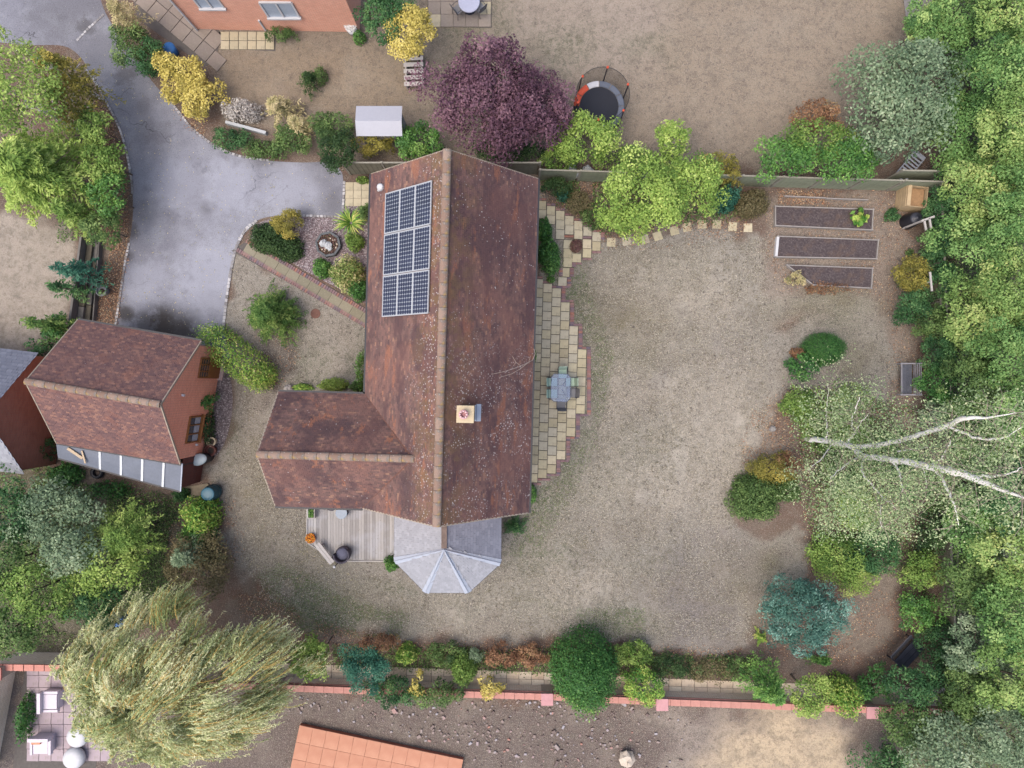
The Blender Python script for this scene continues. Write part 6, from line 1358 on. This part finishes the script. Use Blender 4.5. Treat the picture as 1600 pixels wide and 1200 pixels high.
('mixed_border_shrub','broad bright green shrub below the birch, left of two',S_,1305,872,44,42,1.5,'bright','clump',.1,1.,{}),
('mixed_border_shrub','broad darker green shrub below the birch, right of two',S_,1365,862,46,36,1.4,'ivy','clump',.1,1.,{}),
('mixed_border_shrub','yellow-tipped low shrub among the border shrubs below the birch',S_,1335,905,36,26,1.1,'yellowgreen','clump',.08,.8,{}),
('ferny_shrub','ferny green shrub by the path to the black bench, upper',S_,1440,890,32,34,1.6,'bright','clump',.1,.9,{}),
('ferny_shrub','ferny green shrub just above the black bench',S_,1435,955,34,32,1.6,'laurel','clump',.1,.9,{}),
('ferny_shrub','dark ferny shrub behind the black bench',S_,1470,1010,30,40,2.,'ivy','clump',.1,1.,{}),
('ferny_shrub','dark leafy shrub along the hedge near the birch crown',S_,1455,830,26,36,1.8,'dark','clump',.1,1.,{}),
('blue_spruce','blue-green spruce standing on the lawn in the lower right',T_,1253,960,72,64,3.4,'spruce','clump',.15,2.0,{'asp':.3,'cl':(.12,.21),'nclump':230,'limbs':3}),
('lime_perennial','small lime green plant left of the blue spruce',S_,1188,996,12,17,.5,'varieg2','spray',.1,.8,{'nf':20}),
('fern_plant','bright fern tucked under the blue spruce',S_,1283,1030,28,16,.9,'laurel','spray',.12,.8,{'nf':30}),
('hedge_shrub','reddish green shrub beside the raised bed path, upper of the east border',S_,1425,430,26,34,1.7,'olive','clump',.09,1.,{}),
('hedge_shrub','deep green shrub in the east border opposite the lowest raised bed',S_,1420,475,28,34,1.9,'ivy','clump',.1,1.1,{}),
# southern border
('red_border_plants','russet leafless plants at the lawn edge near the willow',S_,592,1004,44,10,.7,'brown','clump',.09,.7,{}),
('border_shrub','yellow-green tall shrub right of the willow on the south border',S_,483,1030,28,38,2.6,'yellowgreen','clump',.11,1.,{}),
('border_shrub','bright green shrub tip between willow and blue-green conifer',S_,500,1022,18,26,2.6,'bright','clump',.1,1.,{}),
('dark_conifer','blue-green rounded conifer on the south wall',T_,572,1046,36,38,3.6,'teal','clump',.09,1.3,{'limbs':3}),
('border_shrub','small lime mound left of the bright ball in the south border',S_,635,1024,21,17,1.3,'varieg2','dome',.08,1.,{}),
('wall_hedge','green climber sprawling along the top of the south wall, left part',S_,610,1078,42,20,2.3,'ivy','clump',.1,1.,{}),
('wall_hedge','green climber sprawling along the top of the south wall, right part',S_,680,1080,48,14,2.2,'mid','clump',.1,1.,{}),
('border_shrub','pale yellow plant hanging on the wall beside the green climber',S_,652,1068,10,22,2.2,'yellow','clump',.09,.8,{}),
('round_ball_shrub','bright green ball-shaped shrub in the south border',S_,724,1046,24,25,1.8,'bright','dome',.07,1.1,{}),
('border_shrub','dark green plants behind the bright ball shrub',S_,700,1022,32,16,1.0,'mid','clump',.09,.9,{}),
('border_shrub','silver-leaved small shrub left of the russet hydrangea',S_,742,1022,14,12,.9,'grey','clump',.08,.8,{}),
('dry_hydrangea','russet drying hydrangea, left one at the lawn edge',S_,785,1022,28,18,1.1,'brown','clump',.1,1.,{}),
('dry_hydrangea','russet drying hydrangea, right one next to the big dome',S_,832,1024,28,18,1.1,'brown','clump',.1,1.,{}),
('border_shrub','pale yellow-green plant on the south wall under the hydrangeas',S_,767,1070,22,16,2.0,'yellow','clump',.09,.7,{}),
('big_dome','largest rounded green bush, breaking the line of the south wall',T_,916,1058,54,56,3.6,'deep','dome',.09,1.4,{'rough':.05,'limbs':3}),
('big_dome','lighter green top of the largest rounded bush beyond the wall',T_,916,1085,46,44,3.2,'laurel','dome',.09,.8,{'rough':.06,'limbs':3}),
('hydrangea_shrub','bright green shrub to the right of the largest dome',S_,990,1022,32,20,1.4,'bright','clump',.09,1.1,{}),
('hydrangea_shrub','cream and pink flowering shrub in front of the wall right of the dome',S_,1005,1070,30,32,2.2,'varieg2','clump',.1,1.,{}),
('border_shrub','dark green low shrub right of the pink flowering one',S_,1052,1042,34,20,.9,'dark','clump',.08,.8,{}),
('border_shrub','ragged brown-green plants along the empty stretch of south wall',S_,1110,1048,44,18,.7,'heather','clump',.08,.6,{}),
('border_shrub','grey-green leafy plants left of the light conifer',S_,1150,1042,28,16,.8,'mid','clump',.08,.7,{}),
('conifer_bush','light feathery green conifer crossing the wall below the blue spruce',T_,1203,1078,46,42,3.2,'laurel','spray',.16,1.1,{'nf':70,'limbs':3}),
('conifer_bush','yellowish green bush right of the light conifer',T_,1262,1082,36,34,2.8,'yellowgreen','clump',.11,.9,{'limbs':3}),
('golden_bush','pale golden rounded bush near the last pink pier cap',S_,1320,1088,30,30,2.3,'varieg2','dome',.09,1.1,{'rough':.08}),
('corner_bush','dark green bush between golden bush and black bench',S_,1368,1068,26,28,1.8,'deep','clump',.1,1.,{}),
('corner_bush','mid-green leafy bush in the lower right behind the black bench',S_,1425,1075,42,34,2.8,'ivy','clump',.12,1.1,{}),
('corner_bush','grey-green bush beyond the wall in the lower right corner',S_,1415,1128,46,40,3.2,'mid','clump',.12,1.,{}),
('corner_bush','large pale leafy bush on the bottom edge at the right',S_,1480,1165,70,50,4.2,'grey','clump',.14,1.,{}),
('corner_bush','dark green bush on the bottom edge beside the sandy ground',S_,1370,1185,50,24,2.,'ivy','clump',.12,.9,{}),
]
for row in PL:
    nm, lb_, cat, px, py, rx, ry, h, pal, st, leaf, dens, kw = row; kw = dict(kw)
    if kw.get('bark') == 'b': kw['bark'] = M_BIRCHB
    plant(nm, lb_, cat, px, py, rx, ry, h, pal, st, leaf, dens, **kw)
# oblong hedge block beside the garage
hb = plant('clipped_hedge', 'oblong clipped variegated hedge between the garage and the front lawn', 'hedge', 370, 558, 64, 25, 1.9, 'varieg2', 'dome', .09, 1.0, rot=-math.radians(40), rough=.045, power=4.5)
w = W(368, 562, 0)
hb2 = plant('clipped_hedge', 'bushy lower end of the hedge beside the dark ground', 'hedge', 404, 588, 26, 22, 1.7, 'varieg', 'dome', .08, 1., rough=.1)
plant('spiky_yucca', 'spiky yellow-striped sword-leaved plant in the front gravel', 'plant', 546, 346, 26, 26, .8, 'varieg2', 'blades', .05, 1.9)
# potted flowers
for root_, pal_, R_, h_, nn_, dy in ((POT1, 'flower', .24, .5, 300, 0), (POTW, 'white', .3, .62, 500, 0), (OCT, 'mauve', .5, .24, 500, 0)):
    r_ = np.random.default_rng(3); a_ = r_.random(nn_)*6.28; q_ = R_*np.sqrt(r_.random(nn_)); p_ = np.stack([q_*np.cos(a_), q_*np.sin(a_), h_+r_.random(nn_)*.1-.05], 1)
    quads('foliage', leafquads(p_, unit(np.array([0, 0, 1.])+r_.normal(size=p_.shape)*.5), .07, .05, r_), LM[pal_], root_, None, r_.random(nn_), local=True)
r_ = np.random.default_rng(4); p_ = np.stack([r_.uniform(-.12, .12, 700), r_.uniform(-.26, .26, 700), r_.uniform(.34, .46, 700)], 1)
quads('foliage', leafquads(p_, unit(np.array([0, 0, 1.])+r_.normal(size=p_.shape)*.6), .05, .03, r_), LM['laurel'], PLANTER, None, r_.random(700), local=True)
# ivy hedge down the east side: individual bushes
for i, (x, y, rx, ry, pal, lb_) in enumerate(((1464,330,22,34,'ivy','ivy-clad hedge section beside the compost bin'),(1458,385,20,34,'ivy','ivy hedge section opposite the first raised beds'),(1462,440,22,34,'ivy','ivy hedge section level with the lowest raised bed'),
    (1452,500,26,32,'mid','lighter green hedge section level with the clipped dome'),(1462,548,26,32,'ivy','dark hedge section just above the silver bench'),(1462,600,24,32,'deep','dark hedge section directly behind the silver bench'),(1458,650,22,24,'grey','pale leaved hedge section below the silver bench'),
    (1470,760,22,40,'mid','hedge section behind the thick birch limbs'))):
    plant('hedge_section', lb_, 'hedge', x, y, rx, ry, 2.2, pal, 'clump', .09, 1.15)
# woodland edge on the right: single trees
WD = [(1500,22,64,50,8,'forest','dark green woodland tree at the top edge, left of two'),(1585,10,60,50,9,'forest2','woodland tree in the top right corner'),(1562,105,66,62,9,'forest','bright woodland tree second down the right edge'),
 (1505,205,62,58,8,'forest','pale green woodland tree behind the soft grey-green tree'),(1590,200,56,60,10,'forest2','woodland tree at the right edge level with the fence corner'),(1530,300,66,60,9,'forest2','woodland tree just right of the compost corner'),
 (1590,330,50,60,10,'forest','darker woodland tree at the right edge level with the raised beds'),(1528,395,56,58,8.5,'forest','woodland tree beside the ivy hedge, level with the beds'),(1580,450,58,58,9.5,'forest2','yellowing woodland tree at the right edge'),
 (1525,500,54,54,8,'forest2','yellow-green woodland tree level with the clipped dome'),(1580,560,60,56,9.5,'forest','green woodland tree at the right edge level with the silver bench'),(1520,600,46,46,7,'mid','soft green woodland tree behind the silver bench'),
 (1590,650,50,50,10,'forest','woodland tree at the right edge beyond the birch branches'),(1535,700,50,50,6.5,'mid','dull green woodland tree beneath the birch limbs'),(1590,770,46,50,8,'ivy','shaded woodland tree at the right edge below the birch'),
 (1530,815,52,50,7.5,'forest','woodland tree right of the ferny border'),(1585,860,54,54,9,'forest2','golden-flecked woodland tree at the right edge'),(1520,905,50,54,7.5,'mid','woodland tree level with the ferny shrubs'),
 (1580,960,56,54,9,'forest','green woodland tree at the right edge level with the spruce'),(1525,1000,50,50,7.5,'grey','soft woodland tree right of the black bench'),(1585,1055,56,52,9,'forest2','golden woodland tree near the lower right corner'),
 (1515,1085,50,46,6.5,'mid','woodland tree below and right of the black bench'),(1575,1145,62,54,8,'grey','pale woodland tree in the bottom right corner'),(1440,40,26,40,6,'forest','narrow tree beside the silvery board fence')]
for x, y, rx, ry, h, pal, lb_ in WD: h = 2.9+max(0, x-1495)*.022; plant('woodland_tree', lb_, 'tree', x, y, rx*1.12, ry*1.12, h, pal, 'clump', .125, 1.3, limbs=4, rough=.25, cl=(.16, .34))
# ---- the white birch over the east border
bt = W(1258, 685); birch = thing('silver_birch', 'tall forked white-barked birch with sparse pale foliage leaning over the east border', 'tree', (bt[0], bt[1], 0))
limbs_ = [
 [(1258,685,0,.13),(1285,689,1.6,.125),(1318,694,3.4,.125),(1334,698,4.4,.125)],
 [(1334,698,4.4,.12),(1345,712,5.2,.12),(1372,715,6.1,.12),(1402,720,7.4,.12),(1450,728,9.,.13),(1492,737,10.2,.13),(1545,757,11.4,.09),(1600,778,12.4,.03)],
 [(1334,698,4.4,.09),(1370,695,5.6,.09),(1408,688,7.,.09),(1445,677,8.2,.09),(1478,665,9.4,.09),(1505,654,10.6,.08),(1550,652,11.6,.03),(1590,645,12.3,.012)],
 [(1450,728,9.,.06),(1470,745,9.4,.05),(1480,765,9.8,.045),(1492,790,10.2,.025),(1498,820,10.4,.01)],
 [(1450,728,9.,.04),(1470,718,9.6,.03),(1478,705,10.,.02),(1486,688,10.3,.01)],
 [(1478,665,9.4,.05),(1520,682,10.2,.045),(1560,686,11.,.03),(1595,668,11.8,.012)],
 [(1492,737,10.2,.06),(1530,745,11.,.05),(1570,742,11.8,.03),(1598,730,12.4,.012)],
 [(1320,694,3.4,.05),(1336,675,4.4,.04),(1330,662,4.8,.03),(1336,640,5.4,.022),(1343,622,5.8,.01)],
 [(1336,672,4.6,.03),(1350,655,5.,.02),(1360,645,5.3,.008)],
 [(1290,690,1.8,.04),(1292,670,2.6,.03),(1290,650,3.4,.022),(1293,625,4.2,.012),(1294,600,4.8,.006)],
 [(1345,712,5.2,.05),(1330,722,5.6,.035),(1310,735,6.,.022),(1296,748,6.3,.01)],
 [(1392,718,7.,.05),(1404,735,7.5,.04),(1408,752,7.9,.03),(1411,768,8.2,.012)],
 [(1350,713,5.4,.05),(1348,740,6.1,.04),(1366,762,6.6,.035),(1378,776,7.,.03),(1375,800,7.4,.018),(1378,825,7.6,.008)],
 [(1378,776,7.,.022),(1392,786,7.4,.016),(1400,796,7.7,.007)],
 [(1402,705,7.,.03),(1425,703,7.5,.022),(1450,700,8.,.01)],
 [(1440,725,8.6,.025),(1446,745,8.9,.018),(1448,765,9.1,.007)],
 [(1300,692,2.4,.03),(1285,715,3.2,.02),(1262,735,3.8,.01)],
]
allp = []
for i, l in enumerate(limbs_):
    pts_ = [np.append(W(x, y, z), 0)[:3] for x, y, z, q in l]; sp2 = smooth_line([tuple(p)+(l[j][3],) for j, p in enumerate(pts_)], 5); sp2 = [(a+random.gauss(0, .02), b+random.gauss(0, .02), c, d) for a, b, c, d in sp2]
    k = MB(); k.tube([s[:3] for s in sp2], [max(s[3], .006) for s in sp2], 8); k.build('trunk' if i == 0 else 'limb', M_BIRCHB, birch, smooth=True)
    if i > 0: allp += [np.array(s[:3]) for s in sp2[len(sp2)//4:]]
allp = np.array(allp); r_ = np.random.default_rng(77); tw = MB()
cl_ = []
for i in range(420):
    s = allp[r_.integers(len(allp))]; d_ = unit(r_.normal(size=3)*[1, 1, .35]); L = r_.uniform(.5, 1.7); mid_ = s+d_*L*.6+[0, 0, .12]; e_ = s+d_*L+[0, 0, -.15*L]
    tw.tube([s, mid_, e_], [.012, .008, .003], 4, False); cl_ += [mid_, e_, s+d_*L*.85]
tw.build('twigs', M_TWIG, birch, 'stuff')
extra = np.array([W(x, y, z) for x, y, z in [(r_.uniform(1240,1420), r_.uniform(600,840), r_.uniform(4, 7.5)) for _ in range(130)]+[(r_.uniform(1290,1420), r_.uniform(740,840), r_.uniform(4.5, 8)) for _ in range(160)]+[(r_.uniform(1470,1600), r_.uniform(600,880), r_.uniform(8, 12)) for _ in range(40)]])
cen = np.concatenate([np.array(cl_)[r_.permutation(len(cl_))[:700]], extra]); n = 25000; k_ = r_.integers(len(cen), size=n); pos = cen[k_]+r_.normal(size=(n, 3))*[.24, .24, .3]
ct = r_.normal(.5, .2, len(cen)); quads('crown', leafquads(pos, unit(np.array([0, 0, .8])+r_.normal(size=(n, 3))*.7), .08, .055, r_), LM['birch'], birch, None, np.clip(ct[k_]+r_.normal(0, .2, n), 0, 1)); TOTAL[0] += n
# ---- the willow streaming in the wind, lower left
wc = W(270, 1075, 5.); wil = thing('weeping_willow', 'huge windswept willow with silvery yellow trailing strands in the lower left', 'tree', (wc[0], wc[1], 0)); r_ = np.random.default_rng(78)
stem_mesh(wil, (wc[0], wc[1], 0), (wc[0]+.3, wc[1], 6.5), .42, M_BARK, r_, 9, 3.6)
Q = []; Tn = []; stems = []
ns = 6000
tufts = []
for _ in range(150):
    a_ = r_.random()*6.28; q_ = math.sqrt(r_.random())*(1+.2*math.sin(3*a_+1)+.12*math.sin(5*a_)); x = q_*math.cos(a_)*4.5; y = q_*math.sin(a_)*3.0
    tufts.append((x, y, 8.-2.8*q_*q_-r_.random()*2., np.array([.42, .26, 0])+np.array([math.cos(a_), math.sin(a_), 0])*.75+np.append(r_.normal(0, .4, 2), 0), r_.normal(.4, .16)))
for i in range(ns):
    tu = tufts[r_.integers(len(tufts))]; x, y = tu[0]+r_.normal(0, .24), tu[1]+r_.normal(0, .24); a_ = math.atan2(y, x); z = tu[2]+r_.normal(0, .15)
    s = np.array([wc[0]+x, wc[1]+y, z]); wv = tu[3]+r_.normal(0, .13, 3); L = r_.uniform(.4, 1.25); n = int(L*24)
    t_ = np.linspace(0, 1, n); p = s+wv*L*.62*t_[:, None]+np.array([0, 0, 1])*((.25*t_-.95*t_*t_)*L)[:, None]; tn_ = np.gradient(p, axis=0); tn_ = unit(tn_)
    sd = r_.normal(size=(n, 3))*.45; tan_ = unit(tn_+sd); Q.append((p+sd*.03, tan_)); Tn.append(np.clip(tu[4]+r_.normal(0, .18, n), 0, .85))
    if r_.random() < .35: stems.append(p[::max(1, n//5)])
p = np.concatenate([a for a, b in Q]); tn_ = np.concatenate([b for a, b in Q]); p[:, 2] = np.maximum(p[:, 2], .1)
quads('crown', leafquads(p, unit(np.array([0, 0, 1.])+r_.normal(size=p.shape)*.6), .17, .032, r_, tn_), LM['willow'], wil, None, np.concatenate(Tn)); TOTAL[0] += len(p)
sq = []
for st in stems:
    for a, b in zip(st[:-1], st[1:]):
        d_ = b-a; sd = unit(np.cross(d_, [0, 0, 1.]))*.014; sq.append([a-sd, a+sd, b+sd, b-sd])
quads('strands', np.array(sq)+np.array([0, 0, .03]), simple('yellow_willow_bark', C(206,170,92), .8, .15), wil, 'stuff')
# ---- ground plants, leaf litter, weeds
def scatter(name, label, polys, n, size, pal, seed, zmax=.05, asp=.6, up=.9, lo=0, hi=1):
    r = np.random.default_rng(seed); P_ = []; T_l = []
    ar = [abs(sum(a[0]*b[1]-b[0]*a[1] for a, b in zip(p, p[1:]+p[:1])))/2 for p, _ in polys]; tot = sum(a*w_ for a, (_, w_) in zip(ar, polys))
    for (poly, w_), A_ in zip(polys, ar):
        m_ = int(n*A_*w_/tot); x0, x1 = min(p[0] for p in poly), max(p[0] for p in poly); y0_, y1_ = min(p[1] for p in poly), max(p[1] for p in poly); got = []
        for _ in range(6):
            x = r.uniform(x0, x1, m_*2); y = r.uniform(y0_, y1_, m_*2); ok = pdist(x, y, poly)+r.normal(0, 4, m_*2) > 0; got.append(np.stack([x[ok], y[ok]], 1))
            if sum(len(g) for g in got) > m_: break
        g = np.concatenate(got)[:m_]; P_.append(g)
    g = np.concatenate(P_); x = (g[:, 0]-800)/32; y = (600-g[:, 1])/32
    keep = vnoise(x, y, 1.1, seed) > .3; x, y = x[keep], y[keep]; p = np.stack([x, y, .02+r.random(len(x))*zmax], 1); TOTAL[0] += len(p)
    o = quads(name, leafquads(p, unit(np.array([0, 0, up])+r.normal(size=p.shape)*.35), size, size*asp, r), LM[pal], None, 'stuff', np.clip(lo+(hi-lo)*r.random(len(p)), 0, 1)); o['label'] = label; return o
scatter('fallen_leaves', 'orange and brown fallen leaves along beds and verges', [([(140,135),(175,190),(203,290),(200,370),(160,372),(168,300),(150,220)],2.2),([(160,372),(202,372),(182,512),(146,514)],2.2),([(272,168),(300,205),(345,232),(350,215),(310,190)],1.6),
 ([(1195,295),(1400,300),(1440,420),(1430,640),(1385,640),(1390,500),(1370,462),(1220,455),(1195,400)],.35),([(1215,296),(1290,300),(1290,320),(1215,320)],2.5),([(1212,322),(1262,324),(1258,354),(1212,352)],2.),([(1180,640),(1240,600),(1240,700),(1270,740),(1150,800),(1140,750)],.9),([(1240,600),(1450,640),(1450,900),(1260,900)],.5),
 ([(370,890),(470,965),(640,1003),(900,1004),(1180,1015),(1180,1035),(800,1030),(470,1010),(380,960)],.9),([(845,255),(1110,270),(1200,330),(1190,352),(1040,360),(940,375),(845,310)],.7),([(170,745),(300,790),(290,900),(180,830)],.5),
 ([(1180,940),(1200,1030),(1420,1040),(1440,900),(1330,900)],.4),([(340,780),(360,900),(390,940),(370,780)],.5),([(890,362),(945,350),(1180,345),(1180,368),(1050,385),(950,390)],.5),([(395,520),(450,500),(470,560),(430,610)],.3)], 30000, .065, 'litter', 201)
scatter('fallen_leaves', 'a few yellow leaves blown over the drive and lawns', [([(205,200),(360,250),(540,270),(540,330),(400,345),(350,510),(190,510)],1.),([(120,80),(200,80),(330,240),(200,240)],1.),([(380,880),(560,990),(560,900),(380,800)],2.5)], 900, .06, 'tawny', 202, .01)
GP = [([(840,400),(905,390),(1200,370),(1200,640),(1140,780),(1180,1000),(560,990),(400,930),(350,790),(380,600),(400,640),(480,800),(480,890),(620,900),(660,930),(740,930),(790,870),(830,800),(925,640),(920,540),(880,440)],1.)]
scatter('grass_tufts', 'dry straw-coloured grass tufts of the lawn', GP, 80000, .08, 'straw', 203, .03, .22, .6, 0, .8)
scatter('grass_tufts', 'dull olive grass tufts of the lawn', GP, 26000, .07, 'heather', 204, .03, .25, .6)
scatter('grass_tufts', 'greener grass tufts near the house and borders', [([(840,400),(900,390),(960,560),(930,700),(880,800),(830,870),(790,870),(830,790),(925,650),(920,540)],1.),([(400,900),(470,985),(620,1000),(640,960),(560,940),(440,880)],1.4),([(900,950),(1010,950),(1010,1000),(900,1000)],1.)], 15000, .07, 'mid', 205, .03, .25, .6)
scatter('ground_cover', 'low weeds and ground cover under the borders', [([(845,262),(1110,275),(1195,330),(1120,345),(1040,350),(940,368),(900,330),(845,300)],1.),([(1230,600),(1450,640),(1450,1000),(1400,900),(1270,880),(1250,700)],.6),([(30,720),(290,780),(280,960),(30,1000)],.8),([(470,1005),(1180,1025),(1180,1060),(470,1040)],1.),([(1470,0),(1600,0),(1600,1200),(1400,1200),(1440,1090),(1480,1000),(1470,640)],.45),([(0,740),(280,790),(240,980),(0,1020)],.5),([(120,140),(150,200),(150,380),(90,380)],.6)], 80000, .09, 'mid', 206, .18, .6, .7)
print("LEAVES", TOTAL[0], "TRIS", sum(sum(len(p.vertices)-2 for p in m.polygons)*0+len(m.polygons)*2 for m in bpy.data.meshes))
